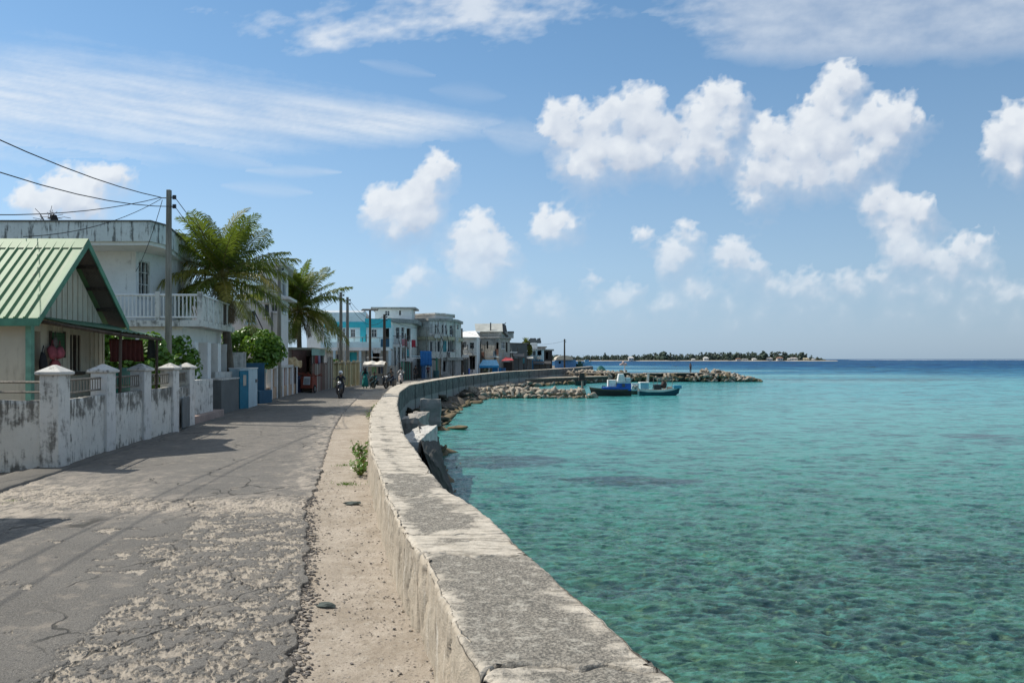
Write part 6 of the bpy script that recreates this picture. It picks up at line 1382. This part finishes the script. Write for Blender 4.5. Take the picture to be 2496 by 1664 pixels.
shelter(1125,1142,110,2.7,.4,(.62,.60,.55),'pale sheet shelter at the right foot of the grey round building')
shelter(1250,1278,137,2.9,.5,(.20,.17,.14),'brown roofed shelter between the red canopy and the pale blue hut')
shelter(1284,1300,146,2.6,.4,(.45,.44,.40),'small grey sheet shelter before the blue painted shack')
shelter(1300,1344,152,1.5,.5,(.06,.055,.05),'low dark shelter with nets in front of the last shacks', posts=4)
shelter(976,1004,84.5,2.2,.3,(.42,.42,.40),'grey roofed lean-to under the laundry balcony')
def tall_back(px0,px1,d,y0,mt,lb,hl=()):
    return building('rear_house', lb, [GX(px0,d),GX(px1,d),GX(px1,d+7),GX(px0,d+7)], 0, ZY(y0,d), M[mt], [(0,*h) for h in hl], (.2,.3,M['grey']))
tall_back(1236,1262,152,846,'palegrey','narrow grey house wedged behind the dark shed house',[(1244,850,1250,858)])
tall_back(1300,1330,176,846,'grey','grey house end behind the white tower on the far seafront')
tall_back(1162,1182,138,836,'palegrey2','warm grey house strip between the white shop house and the sheeted house',[(1164,842,1169,852)])
for k, (a, lb) in enumerate([((1158,119,842),'thin pole between the white shop house and the blue canopy'),((1226,125,856),'thin pole beside the red canopy stall'),((1262,143,846),'thin pole before the dark shed house'),((1302,158,850),'thin pole before the blue painted shack'),((988,85,812),'thin pole under the laundry balcony'),((1040,95,806),'thin pole beside the tall blue gate'),((1104,101,800),'thin pole at the bend of the grey round building')]):
    pole(a[0], a[1], a[2], .13, lb, mt=[M['darkwood'], M['pole']][k % 2], ins=False)
# ================================================================== VEHICLES, PEOPLE, BOATS
def wheel(parent, c, r, w=.09, ax=(1,0,0)):
    c = Vector(c); ax = Vector(ax).normalized(); up = Vector((0,0,1)); fw = ax.cross(up).normalized(); n = 20; k = 8; m = MB(); vs = []
    for i in range(n):
        a = 2*math.pi*i/n; rad = fw*math.cos(a)+up*math.sin(a)
        for j in range(k): b = 2*math.pi*j/k; vs.append(c+rad*(r-w/2+w/2*math.cos(b))+ax*(w/2*math.sin(b)))
    m.add(vs, [(i*k+j, i*k+(j+1)%k, ((i+1)%n)*k+(j+1)%k, ((i+1)%n)*k+j) for i in range(n) for j in range(k)]); o = m.build('wheel', M['rubber'], parent, smooth=True)
    m = MB(); m.tube([c-ax*.03, c+ax*.03], r*.62, 12); m.build('rim', M['metal'], o)
def scooter(name, loc, heading, label, col, seatm=None, cat='motor scooter'):
    """built about the origin pointing along local -Y (towards the camera for heading 0)"""
    t = empty(name, (0,0,0), label, cat); bm = flat(name+'_paint', col, .3, .08, spec=.6)
    wheel(t, (0,-.62,.25), .25); wheel(t, (0,.60,.25), .25, .11)
    b = MB(); b.tube([(0,-.62,.30),(0,-.52,.62),(0,-.42,1.0)], [.05,.05,.04], 8); b.build('fork', M['metal'], t)
    b = MB(); b.tube([(0,-.78,.42),(0,-.62,.56),(0,-.44,.52)], [.05,.09,.05], 8); b.build('front_mudguard', bm, t, smooth=True)
    b = MB(); v = []
    prof = [(-.50,.18,.28),(-.56,.22,.55),(-.52,.20,.80),(-.46,.13,.98)]
    for y, hw, z in prof: v += [(-hw,y+.10,z),(0,y-.04,z),(hw,y+.10,z),(hw*.8,y+.17,z),(-hw*.8,y+.17,z)]
    b.add(v, [(i*5+j, i*5+(j+1)%5, (i+1)*5+(j+1)%5, (i+1)*5+j) for i in range(3) for j in range(5)]+[(15,16,17,18,19)]); b.build('leg_shield', bm, t, smooth=True)
    b = MB(); b.hexa([(-.16,-.40),(.16,-.40),(.16,.15),(-.16,.15)], .24, .32); b.build('floorboard', M['blackp'], t)
    b = MB(); v = []
    for y, hw, z0, z1 in [(.10,.12,.26,.66),(.35,.17,.30,.74),(.70,.16,.40,.78),(.95,.08,.58,.76)]: v += [(-hw,y,z0),(hw,y,z0),(hw*1.0,y,z1),(-hw*1.0,y,z1)]
    b.add(v, [(0,1,2,3),(15,14,13,12)]+[(i*4+j, (i+1)*4+j, (i+1)*4+(j+1)%4, i*4+(j+1)%4) for i in range(3) for j in range(4)]); b.build('body', bm, t, bevel=.03)
    b = MB(); b.hexa([(-.14,.12),(.14,.12),(.12,.82),(-.12,.82)], .77, .86); b.build('seat', M['blackp'], t, bevel=.03)
    b = MB(); b.tube([(-.34,-.30,1.02),(-.14,-.42,.99),(.14,-.42,.99),(.34,-.30,1.02)], .018, 6); b.build('handlebar', M['blackp'], t)
    b = MB(); b.ico((0,-.52,.98), .10, (1.1,.6,.8), 2); b.build('headlight', flat('lamp_glass', (.8,.8,.78), .1, .02, spec=.8), t, smooth=True)
    for s in (-1, 1): b = MB(); b.tube([(s*.26,-.36,1.02),(s*.34,-.38,1.20)], .008, 4); b.ico((s*.35,-.39,1.23), .06, (1.2,.3,.8), 1); b.build('mirror', M['metal'], t)
    t.location = loc; t.rotation_euler.z = heading; return t
def person(name, label, loc, heading, joints, cols, rad=1.0, hair=(.015,.012,.010), helmet=None, scarf=None, skirt=None, height=1.65):
    """joints: dict of positions for a figure standing at the origin facing -Y; one continuous skinned body"""
    J = dict(pelvis=(0,0,.92), waist=(0,.0,1.06), chest=(0,.0,1.26), neck=(0,.0,1.43), headb=(0,-.01,1.49), headt=(0,-.01,1.63),
             shl=(-.17,0,1.38), shr=(.17,0,1.38), ell=(-.23,.02,1.12), elr=(.23,.02,1.12), wrl=(-.24,-.08,.90), wrr=(.24,-.08,.90), hal=(-.24,-.10,.80), har=(.24,-.10,.80),
             hpl=(-.10,0,.88), hpr=(.10,0,.88), knl=(-.11,-.02,.48), knr=(.11,-.02,.48), anl=(-.11,.02,.08), anr=(.11,.02,.08), tol=(-.12,-.14,.04), tor=(.12,-.14,.04))
    J.update(joints); rads = dict(pelvis=(.14,.11), waist=(.125,.095), chest=(.145,.105), neck=(.055,.055), headb=(.072,.08), headt=(.070,.085), shl=(.065,.065), shr=(.065,.065), ell=(.043,.043), elr=(.043,.043), wrl=(.028,.028), wrr=(.028,.028), hal=(.035,.022), har=(.035,.022), hpl=(.095,.095), hpr=(.095,.095), knl=(.062,.062), knr=(.062,.062), anl=(.040,.040), anr=(.040,.040), tol=(.038,.026), tor=(.038,.026))
    E = [('pelvis','waist'),('waist','chest'),('chest','neck'),('neck','headb'),('headb','headt'),('chest','shl'),('chest','shr'),('shl','ell'),('shr','elr'),('ell','wrl'),('elr','wrr'),('wrl','hal'),('wrr','har'),('pelvis','hpl'),('pelvis','hpr'),('hpl','knl'),('hpr','knr'),('knl','anl'),('knr','anr'),('anl','tol'),('anr','tor')]
    K = list(J); me = bpy.data.meshes.new(name+'_skeleton'); me.from_pydata([J[k] for k in K], [(K.index(a), K.index(b)) for a, b in E], [])
    o = bpy.data.objects.new('tmp', me); C.objects.link(o); sk = o.modifiers.new('skin', 'SKIN'); sv = me.skin_vertices[0].data
    for i, k in enumerate(K): sv[i].radius = (rads[k][0]*rad, rads[k][1]*rad); sv[i].use_root = (k == 'pelvis')
    sub = o.modifiers.new('sub', 'SUBSURF'); sub.levels = 1; sub.render_levels = 1
    dg = bpy.context.evaluated_depsgraph_get(); m2 = bpy.data.meshes.new_from_object(o.evaluated_get(dg)); bpy.data.objects.remove(o)
    mats = [flat(name+'_skin', (.20,.11,.07), .6), flat(name+'_shirt', cols[0], .8, .15, sc=8), flat(name+'_trousers', cols[1], .85, .12), flat(name+'_shoes', (.04,.03,.03), .6)]
    for m in mats: m2.materials.append(m)
    cls = {'pelvis':2,'waist':1,'chest':1,'neck':0,'headb':0,'headt':0,'shl':1,'shr':1,'ell':1,'elr':1,'wrl':0,'wrr':0,'hal':0,'har':0,'hpl':2,'hpr':2,'knl':2,'knr':2,'anl':cols[2] if len(cols) > 2 else 2,'anr':cols[2] if len(cols) > 2 else 2,'tol':3,'tor':3}
    for p in m2.polygons:
        k = min(K, key=lambda q: (Vector(J[q])-p.center).length*(1.0 if q not in ('shl','shr') else .8)); p.material_index = cls[k]; p.use_smooth = True
    root = bpy.data.objects.new(name, m2); C.objects.link(root); root.location = (0,0,0); tag(root, label, 'person')
    hb, ht = Vector(J['headb']), Vector(J['headt']); hc = hb.lerp(ht, .55)
    m = MB(); m.ico((hc.x, hc.y-.088, hc.z-.01), .017, (.8,1,1.2), 1); m.build('nose', mats[0], root)
    for s in (-1, 1): m = MB(); m.ico((hc.x+s*.03, hc.y-.077, hc.z+.02), .010, (1.2,.6,.8), 1); m.build('eye', M['blackp'], root)
    if helmet: m = MB(); m.ico((hc.x, hc.y+.01, hc.z+.04), .135, (1,1.08,.98), 2); m.build('helmet', flat('helmet_shell', helmet, .2, .05, spec=.6), root, smooth=True); m = MB(); m.ico((hc.x, hc.y-.05, hc.z+.01), .10, (1,.95,.55), 2); m.build('visor', M['glass'], root, smooth=True)
    elif scarf: m = MB(); m.tube([(hc.x,hc.y+.03,hc.z+.12),(hc.x,hc.y+.03,hc.z+.02),(hc.x,hc.y+.03,hc.z-.14),(hc.x,hc.y+.02,hc.z-.34)], [.07,.125,.115,.20], 12); m.build('headscarf', flat('scarf', scarf, .8), root, smooth=True)
    else: m = MB(); m.ico((hc.x, hc.y+.022, hc.z+.045), .102, (.95,1.0,.95), 2, .08, 3); m.build('hair', flat('hair', hair, .7), root, smooth=True)
    if skirt: m = MB(); pv = Vector(J['pelvis']); m.tube([(pv.x,pv.y,pv.z+.12),(pv.x,pv.y-.02,pv.z-.1),(pv.x,pv.y-.03,pv.z-.42),(pv.x,pv.y-.03,pv.z-.74)], [.15,.20,.24,.29], 14); m.build('skirt', flat('skirt', skirt, .85), root, smooth=True)
    root.location = loc; root.rotation_euler.z = heading; return root
sit = dict(pelvis=(0,.32,.92), waist=(0,.27,1.06), chest=(0,.20,1.25), neck=(0,.17,1.40), headb=(0,.14,1.46), headt=(0,.13,1.60), shl=(-.17,.18,1.34), shr=(.17,.18,1.34), ell=(-.27,-.02,1.14), elr=(.27,-.02,1.14), wrl=(-.30,-.24,1.06), wrr=(.30,-.24,1.06), hal=(-.31,-.31,1.03), har=(.31,-.31,1.03),
           hpl=(-.12,.28,.88), hpr=(.12,.28,.88), knl=(-.22,-.12,.76), knr=(.22,-.12,.76), anl=(-.19,-.10,.40), anr=(.19,-.10,.40), tol=(-.19,-.26,.34), tor=(.19,-.26,.34))
p = G(823, 972); scooter('motor_scooter', (p.x, p.y+.7, .0), .12, 'black motor scooter ridden towards the camera on the open road', (.012,.013,.018))
person('person', 'rider in dark clothes and a white helmet on the black scooter', (p.x, p.y+.7, 0), .12, sit, [(.03,.035,.05),(.02,.02,.03)], helmet=(.7,.7,.72))
p = G(893, 947); px0 = p
scooter('parked_scooter', (p.x+.9, p.y+1.0, 0), 1.2, 'dark parked motorbike behind the woman in teal', (.02,.02,.02))
person('person', 'woman in a long teal dress and black headscarf standing beside parked motorbikes', (p.x-.1, p.y, 0), .3, {}, [(.015,.22,.20),(.012,.17,.16)], scarf=(.012,.012,.015), skirt=(.015,.20,.18))
person('person', 'seated person in dull teal clothes next to the standing woman', (p.x+.55, p.y+.4, -.30), -.3, {k: (v[0], v[1]-.1, v[2]) for k, v in sit.items()}, [(.03,.12,.12),(.03,.06,.07)])
scooter('parked_scooter', (p.x+1.9, p.y+.2, 0), -.4, 'second dark motorbike at the right of the group on the far road', (.03,.03,.03))
person('person', 'person in black sitting on the right-hand motorbike of the group', (p.x+1.9, p.y+.2, 0), -.4, sit, [(.02,.02,.02),(.03,.04,.06)])
q = G(976, 937)
scooter('motor_scooter', (q.x, q.y+.4, 0), 0.05, 'pale scooter coming along the far road beside the sea wall', (.45,.38,.34))
person('person', 'rider in a white patterned shirt and black shorts on the pale scooter', (q.x, q.y+.4, 0), .05, sit, [(.55,.53,.50),(.02,.02,.02),0])
q = G(1013, 926.5); person('person', 'person in dark clothes standing by the dark grey-green fence', (q.x,q.y,0), .5, {}, [(.03,.025,.022),(.03,.03,.035)])
q = G(1043, 922.5); person('person', 'person in dark red standing before the blue gate', (q.x,q.y,0), -.2, {}, [(.12,.03,.03),(.03,.03,.04)])
# red cart with a white board
def cart():
    d = 51.5; x = px_at(748,d); t = empty('red_cart', (x,d,0), 'orange-red delivery tricycle cart with a white board parked at the peach fence', 'cart')
    rm = plaster('orange_red_paint', (.26,.06,.035), (.12,.05,.03), .7); b = MB(); b.hexa([(x-.45,d),(x+.38,d),(x+.42,d+1.1),(x-.4,d+1.1)], .35, 1.15); b.build('cargo_box', rm, t, bevel=.03)
    b = MB(); b.hexa([(x-.25,d-.04),(x+.22,d-.04),(x+.22,d-.01),(x-.25,d-.01)], .62, 1.18, [(x-.19,d-.04),(x+.25,d-.04),(x+.25,d-.01),(x-.19,d-.01)]); o = b.build('white_board', flat('board_white', (.6,.62,.62)), t)
    for k in range(5): b = MB(); b.box(x-.16+k*.075, x-.125+k*.075, d-.05, d-.043, .78, 1.08); b.build('stroke', flat('board_stroke', (.16,.18,.2)), o)
    b = MB(); b.box(x-.17, x+.2, d-.05, d-.043, .68, .74); b.build('stroke', flat('board_stroke2', (.2,.25,.3)), o)
    rr = random.Random(2); b = MB()
    for k in range(14): p = Vector((x-.6+rr.random()*1.0, d+.2+rr.random()*.5, 1.15+rr.random()*.25)); b.tube([p, p+Vector((rr.gauss(0,.3),0,rr.gauss(.05,.15)))], .03, 4)
    b.build('load', rm, t)
    for s in (-.42, .42): wheel(t, (x+s,d+.5,.3), .30, .08)
    t2 = empty('blue_barrel', (x-.8,d+.4,0), 'dark navy covered barrel in the gateway left of the red cart', 'barrel'); b = MB(); b.tube([(x-.8,d+.4,0),(x-.8,d+.4,.3),(x-.8,d+.4,1.0),(x-.8,d+.4,1.15)], [.33,.36,.34,.2], 14); b.build('barrel_body', flat('navy', (.02,.03,.07), .5), t2, smooth=True); b = MB(); b.tube([(x-.8,d+.4,1.15),(x-.8,d+.4,1.2)], [.25,.22], 12); b.build('lid', flat('navy_lid', (.03,.05,.12)), t2)
cart()
# goods & clutter along the far road
def oil_drum(px, d, col, label):
    x = px_at(px, d); t = empty('water_tub', (x,d,0), label, 'tub'); b = MB(); b.tube([(x,d,0),(x,d,.9),(x,d,.92)], [.42,.5,.46], 14, False); b.build('tub_wall', flat('tub_%d'%px, col, .5), t, smooth=True); b = MB(); b.tube([(x,d,.02),(x,d,.7)], [.4,.42], 14); b.build('content', M['dark'], t)
for a in [(1062,96.5,(.03,.10,.10),'dark green tub in front of the pale blue corrugated fence'),(1098,103,(.04,.14,.15),'teal tub in front of the long grey fence'),(1138,115,(.03,.10,.45),'bright blue tub beside the white sloping-roof house'),(1226,123,(.03,.12,.25),'navy tub next to the red canopy stall'),(1274,148,(.03,.05,.05),'large dark tub beyond the red canopy stall')]: oil_drum(*a)

# ---- boats
def hull(parent, x0, x1, y, bm, z0, z1, mats, sheer=.35, bow=1, name='hull', band=.16):
    n = 18; m = MB(); vs = []; L = x1-x0
    for i in range(n+1):
        t = i/n; s = t if bow > 0 else 1-t; w = bm/2*(1-max(0,(s-.55)/.45)**2.2)*(.8+.2*min(1,s/.2)); zt = z1+sheer*max(0,(s-.45)/.55)**2+sheer*.25*max(0,(.2-s)/.2); xx = x0+L*t; zk = z0+.28*max(0,(s-.7)/.3)**2*2
        ov = .12*L*max(0,(s-.7)/.3)*bow*.5
        vs += [(xx,y,zk),(xx,y-w*.72,zk+.12),(xx+ov*.5,y-w*.96,zt-band),(xx+ov*.6,y-w,zt),(xx+ov*.6,y-w*.86,zt),(xx+ov*.5,y-w*.82,zt-.22),(xx+ov*.5,y+w*.82,zt-.22),(xx+ov*.6,y+w*.86,zt),(xx+ov*.6,y+w,zt),(xx+ov*.5,y+w*.96,zt-band),(xx,y+w*.72,zk+.12)]
    k = 11
    for i in range(n):
        for j in range(k):
            m.cur = {0:0,1:0,2:1,3:1,4:2,5:2,6:2,7:1,8:1,9:0,10:0}[j]; a = i*k+j; b_ = i*k+(j+1)%k; m.add([], []); m.f.append((a, a+k, b_+k, b_)); m.m.append(m.cur)
    m.v = [tuple(v) for v in vs]; m.cur = 0; m.f.append(tuple(range(k))); m.m.append(0); m.f.append(tuple(n*k+j for j in range(k))[::-1]); m.m.append(0)
    return m.build(name, mats, parent)
def boats():
    d = 80.5; X = lambda px: px_at(px, d)
    t = empty('blue_boat', (X(1490),d,WZ), 'long dark fishing boat with a royal blue cabin moored at the breakwater tip', 'boat')
    hm = [plaster('black_hull', (.035,.035,.032), (.09,.08,.06), .5), plaster('brown_gunwale', (.10,.085,.06), (.04,.03,.02), .5), M['darkwood']]
    hull(t, X(1440), X(1537), d, 1.7, WZ-.3, WZ+.72, hm, .25, -1)
    bl = flat('royal_blue', (.015,.10,.42), .45, .15); b = MB(); b.hexa([(X(1468),d-.7),(X(1536),d-.75),(X(1536),d+.7),(X(1468),d+.7)], WZ+.6, WZ+.98); b.build('blue_deck_wall', bl, t, bevel=.04)
    b = MB(); b.hexa([(X(1501),d-.62),(X(1537),d-.66),(X(1537),d+.6),(X(1501),d+.6)], WZ+.98, WZ+1.38, [(X(1503),d-.6),(X(1536),d-.6),(X(1536),d+.55),(X(1503),d+.55)]); b.build('wheelhouse', bl, t, bevel=.03)
    b = MB(); b.hexa([(X(1500),d-.6),(X(1536),d-.6),(X(1536),d+.55),(X(1500),d+.55)], WZ+1.39, WZ+1.50); b.build('cabin_roof', M['paleblue'], t)
    b = MB(); b.hexa([(X(1503),d-.5),(X(1524),d-.5),(X(1524),d+.4),(X(1503),d+.4)], WZ+1.5, WZ+2.42, [(X(1507),d-.4),(X(1519),d-.4),(X(1519),d+.3),(X(1507),d+.3)]); b.build('white_cover', flat('canvas_white', (.72,.72,.70)), t, bevel=.08)
    b = MB(); b.hexa([(X(1514),d-.72),(X(1521),d-.72),(X(1521),d-.68),(X(1514),d-.68)], WZ+1.0, WZ+1.35); b.build('window', M['glass'], t)
    b = MB(); b.hexa([(X(1481),d-.35),(X(1502),d-.35),(X(1502),d+.5),(X(1481),d+.5)], WZ+1.0, WZ+1.75); b.build('white_shelter', M['white'], t, bevel=.04)
    b = MB(); b.hexa([(X(1524),d-.3),(X(1536),d-.3),(X(1536),d+.4),(X(1524),d+.4)], WZ+1.5, WZ+2.0); b.build('flying_bridge', M['paleblue'], t, bevel=.04)
    b = MB(); b.tube([(X(1488.5),d-.3,WZ+.7),(X(1489.5),d-.3,WZ+1.35)], .06, 6); b.build('mooring_bitt', M['palegrey'], t)
    b = MB(); b.tube([(X(1467),d-.5,WZ+.85),(X(1467),d-.5,WZ+1.12),(X(1474),d-.5,WZ+1.05)], .05, 5); b.build('fairlead', M['blackp'], t)
    for px in (1482,1500,1536): b = MB(); b.tube([(X(px),d-.6,WZ+.9),(X(px),d-.6,WZ+2.4)], .03, 5); b.build('mast', M['greywood'], t)
    d = 81.8; X = lambda px: px_at(px, d)
    t = empty('white_teal_boat', (X(1610),d,WZ), 'white and teal fishing boat with dark gear amidships, rightmost of the moored boats', 'boat')
    hm = [plaster('teal_hull', (.02,.10,.13), (.04,.05,.05), .4), plaster('white_gunwale', (.62,.62,.58), (.3,.28,.25), .5), M['palegrey']]
    hull(t, X(1556), X(1655), d, 1.8, WZ-.3, WZ+.62, hm, .42, 1, band=.22)
    b = MB(); b.hexa([(X(1640),d-.6),(X(1660),d-.35),(X(1660),d+.35),(X(1640),d+.6)], WZ+.75, WZ+1.12); b.build('foredeck', flat('sea_blue', (.08,.32,.45)), t, bevel=.04)
    b = MB(); b.hexa([(X(1559),d-.6),(X(1579),d-.6),(X(1579),d+.6),(X(1559),d+.6)], WZ+.7, WZ+1.35); b.build('cabin', flat('pale_cabin', (.28,.50,.60)), t, bevel=.03); b = MB(); b.hexa([(X(1558),d-.7),(X(1581),d-.7),(X(1581),d+.7),(X(1558),d+.7)], WZ+1.36, WZ+1.46); b.build('cabin_roof', M['white'], t)
    b = MB(); b.box(X(1593),X(1610),d-.55,d+.2,WZ+.65,WZ+1.2); b.build('engine_box', M['blackp'], t, bevel=.05)
    b = MB(); b.ico((X(1618),d,WZ+1.15), .42, (.8,.8,1.1), 2, .25, 3); b.build('net_heap', flat('net_brown', (.06,.035,.03)), t)
    b = MB(); b.tube([(X(1626),d-.2,WZ+.7),(X(1637),d-.2,WZ+.7)], .28, 10); b.build('fuel_drum', M['greywood'], t)
    for k, px in enumerate((1572,1590,1600,1612,1624,1638)): b = MB(); b.tube([(X(px),d-.3+.1*k,WZ+.6),(X(px+3),d-.3+.1*k,WZ+1.9+.2*(k%2))], .028, 5); b.build('stanchion', M['greywood'], t)
    b = MB(); b.tube([(X(1590),d-.3,WZ+1.95),(X(1638),d-.2,WZ+2.0)], .03, 5); b.build('ridge_pole', M['greywood'], t)
    b = MB(); b.hexa([(X(1577),d+.3),(X(1583),d+.3),(X(1583),d+.4),(X(1577),d+.4)], WZ+1.46, WZ+2.35, [(X(1579),d+.3),(X(1584),d+.3),(X(1584),d+.4),(X(1579),d+.4)]); b.build('furled_sail', flat('sail', (.6,.57,.5)), t)
    d = 84; X = lambda px: px_at(px, d)
    t = empty('middle_boat', (X(1545),d,WZ), 'small cluttered pale blue boat squeezed between the two larger moored boats', 'boat')
    hull(t, X(1534), X(1562), d, 1.4, WZ-.3, WZ+.6, [M['darkslab'], M['paleblue'], M['dark']], .2, 1); b = MB(); b.hexa([(X(1538),d-.5),(X(1556),d-.5),(X(1556),d+.5),(X(1538),d+.5)], WZ+.6, WZ+1.25); b.build('cabin', M['paleblue'], t)
    b = MB(); rr = random.Random(3); [b.ico((X(1540+16*rr.random()), d-.6, WZ+.65+rr.random()*.4), .13, (1,1,1), 1, .2, k) for k in range(9)]; b.build('floats', M['palegrey'], t)
    d = 112; X = lambda px: px_at(px, d)
    t = empty('black_boat', (X(1416),d,WZ), 'small black work boat with a dark cabin moored alone inside the harbour', 'boat')
    hull(t, X(1402), X(1430), d, 1.3, WZ-.2, WZ+.75, [M['blackp'], M['darkslab'], M['dark']], .25, 1); b = MB(); b.hexa([(X(1410),d-.4),(X(1426),d-.4),(X(1426),d+.4),(X(1410),d+.4)], WZ+.6, WZ+1.9, [(X(1413),d-.35),(X(1425),d-.35),(X(1425),d+.35),(X(1413),d+.35)]); b.build('cabin', W8, t)
    for px in (1407,1428): b = MB(); b.tube([(X(px),d,WZ+.6),(X(px),d,WZ+2.0)], .05, 5); b.build('mast', M['blackp'], t)
    d = 77; x = px_at(1419.5,d); t = empty('mooring_post', (x,d,WZ), 'weathered mooring post standing on the near breakwater', 'post'); b = MB(); b.tube([(x,d,WZ+.3),(x,d,WZ+1.75)], [.14,.11], 8); b.build('shaft', M['greywood'], t); b = MB(); b.tube([(x,d,WZ+1.75),(x,d,WZ+1.8)], .17, 8); b.build('head', M['darkwood'], t)
    # boats on the far side of the town
    d = 215; X = lambda px: px_at(px, d)
    for k, (a, b_, zt, col, lb, nm) in enumerate([(1404,1424,884,(.05,.12,.09),'dark green boat drawn up left of the pale blue one behind the quay','green_boat'),(1420,1442,882,(.25,.48,.66),'pale blue high-bowed boat beyond the rubble heap','pale_blue_boat')]):
        t = empty(nm, (X(a),d,-.5), lb, 'boat'); hm = flat(nm+'_paint', col); hull(t, X(a), X(b_), d, 2.2, -1.2, ZY(zt+3,d), [hm, hm, M['dark']], .8, 1); b = MB(); b.hexa([(X(a+5),d-.8),(X(b_-7),d-.8),(X(b_-7),d+.8),(X(a+5),d+.8)], ZY(zt+4,d), ZY(zt-5,d)); b.build('cabin', hm, t); b = MB(); b.tube([(X(b_-3),d,ZY(zt,d)),(X(b_-3),d,ZY(zt-10,d))], .08, 5); b.build('mast', M['blackp'], t)
    d = 150; X = lambda px: px_at(px, d); t = empty('green_tarp_boat', (X(1465),d,0), 'small boat under a dark green tarpaulin resting on the quay', 'boat'); b = MB(); n = 8; vs = []
    for i in range(n+1): u = i/n; vs += [(X(1455+21*u), d-.8, -.1), (X(1455+21*u), d, .1+.95*math.sin(u*2.4+.5)), (X(1455+21*u), d+.8, -.1)]
    b.add(vs, [(i*3+j, i*3+3+j, i*3+4+j, i*3+1+j) for i in range(n) for j in (0,1)]); b.build('tarpaulin', flat('tarp_green', (.02,.13,.11)), t); hull(t, X(1454), X(1476), d, 1.7, -.55, .05, [M['dark'], M['greywood'], M['dark']], .1, 1)
    d = 138; X = lambda px: px_at(px, d); t = empty('marker_post', (X(1523),d,0), 'white post with a pinkish white top standing on the mole', 'post'); b = MB(); b.tube([(X(1523),d,-.2),(X(1522),d,ZY(886,d))], [.16,.12], 8); b.build('shaft', M['white'], t); b = MB(); b.ico((X(1520),d,ZY(887,d)), .45, (1.3,.6,.6), 2, .5, 5); b.ico((X(1519),d,ZY(883,d)), .25, (1,.7,.9), 2, .5, 6); b.build('figure_top', flat('pinkish', (.6,.48,.45)), t)
    t = empty('stone_mound', (X(1520),d+.5,0), 'small brown stone mound at the foot of the white marker post', 'rocks'); rr = random.Random(6)
    for k in range(9): b = MB(); b.ico((X(1512+17*rr.random()), d+.2+rr.random()*.4, -.15+rr.random()*.4), .28, (1.2,1,.8), 1, .4, k); b.build('stone', M['brownrock'], t)
    d = 131.5; X = lambda px: px_at(px, d); t = empty('mole_lamp', (X(1683),d,0), 'thin lamp pole standing on the harbour mole', 'lamp'); b = MB(); b.tube([(X(1683),d,-.2),(X(1682.5),d,ZY(886,d))], .045, 6); b.build('shaft', M['metal'], t); b = MB(); b.ico((X(1682.5),d,ZY(886.5,d)), .14, (1.4,1,.6), 1); b.build('lamp_head', M['metal'], t)
    person('person', 'lone figure in brown standing on the mole beside the thin lamp pole', (X(1681.5), d-.5, 0.02), .3, {}, [(.25,.15,.13),(.05,.03,.03)])
boats()
print('objects', len(bpy.data.objects))
# ---- groups of look-alikes
GR = {'utility_pole': 'utility poles along the seafront street', 'cable': 'overhead cables', 'person': 'people on the seafront', 'hanging_bag': 'bags hanging in the doorway', 'weed': 'weeds along the sea wall', 'grass_tuft': 'grass tufts by the road', 'island_house': 'houses on the distant island', 'island_tree': 'trees standing out on the distant island', 'coconut_palm': 'coconut palms along the street', 'sea_grape_bush': 'sea grape bushes in the yards', 'water_tub': 'tubs along the far road', 'boulder': 'rocks in the shallow water', 'stone': 'stones lying on the verge', 'laundry': 'laundry on the balcony', 'drape': 'cloths on the shack wall', 'timber_fence': 'board fences along the street', 'sheet_fence': 'sheet fences along the far road', 'parked_scooter': 'parked motorbikes', 'motor_scooter': 'scooters being ridden', 'hanging_cloth': 'cloths under the lean-to', 'broken_block': 'broken concrete beside the sea wall', 'rear_house': 'houses behind the street front'}
for o in scene.objects:
    k = o.name.split('.')[0]
    if o.parent is None and k in GR: o['group'] = GR[k]
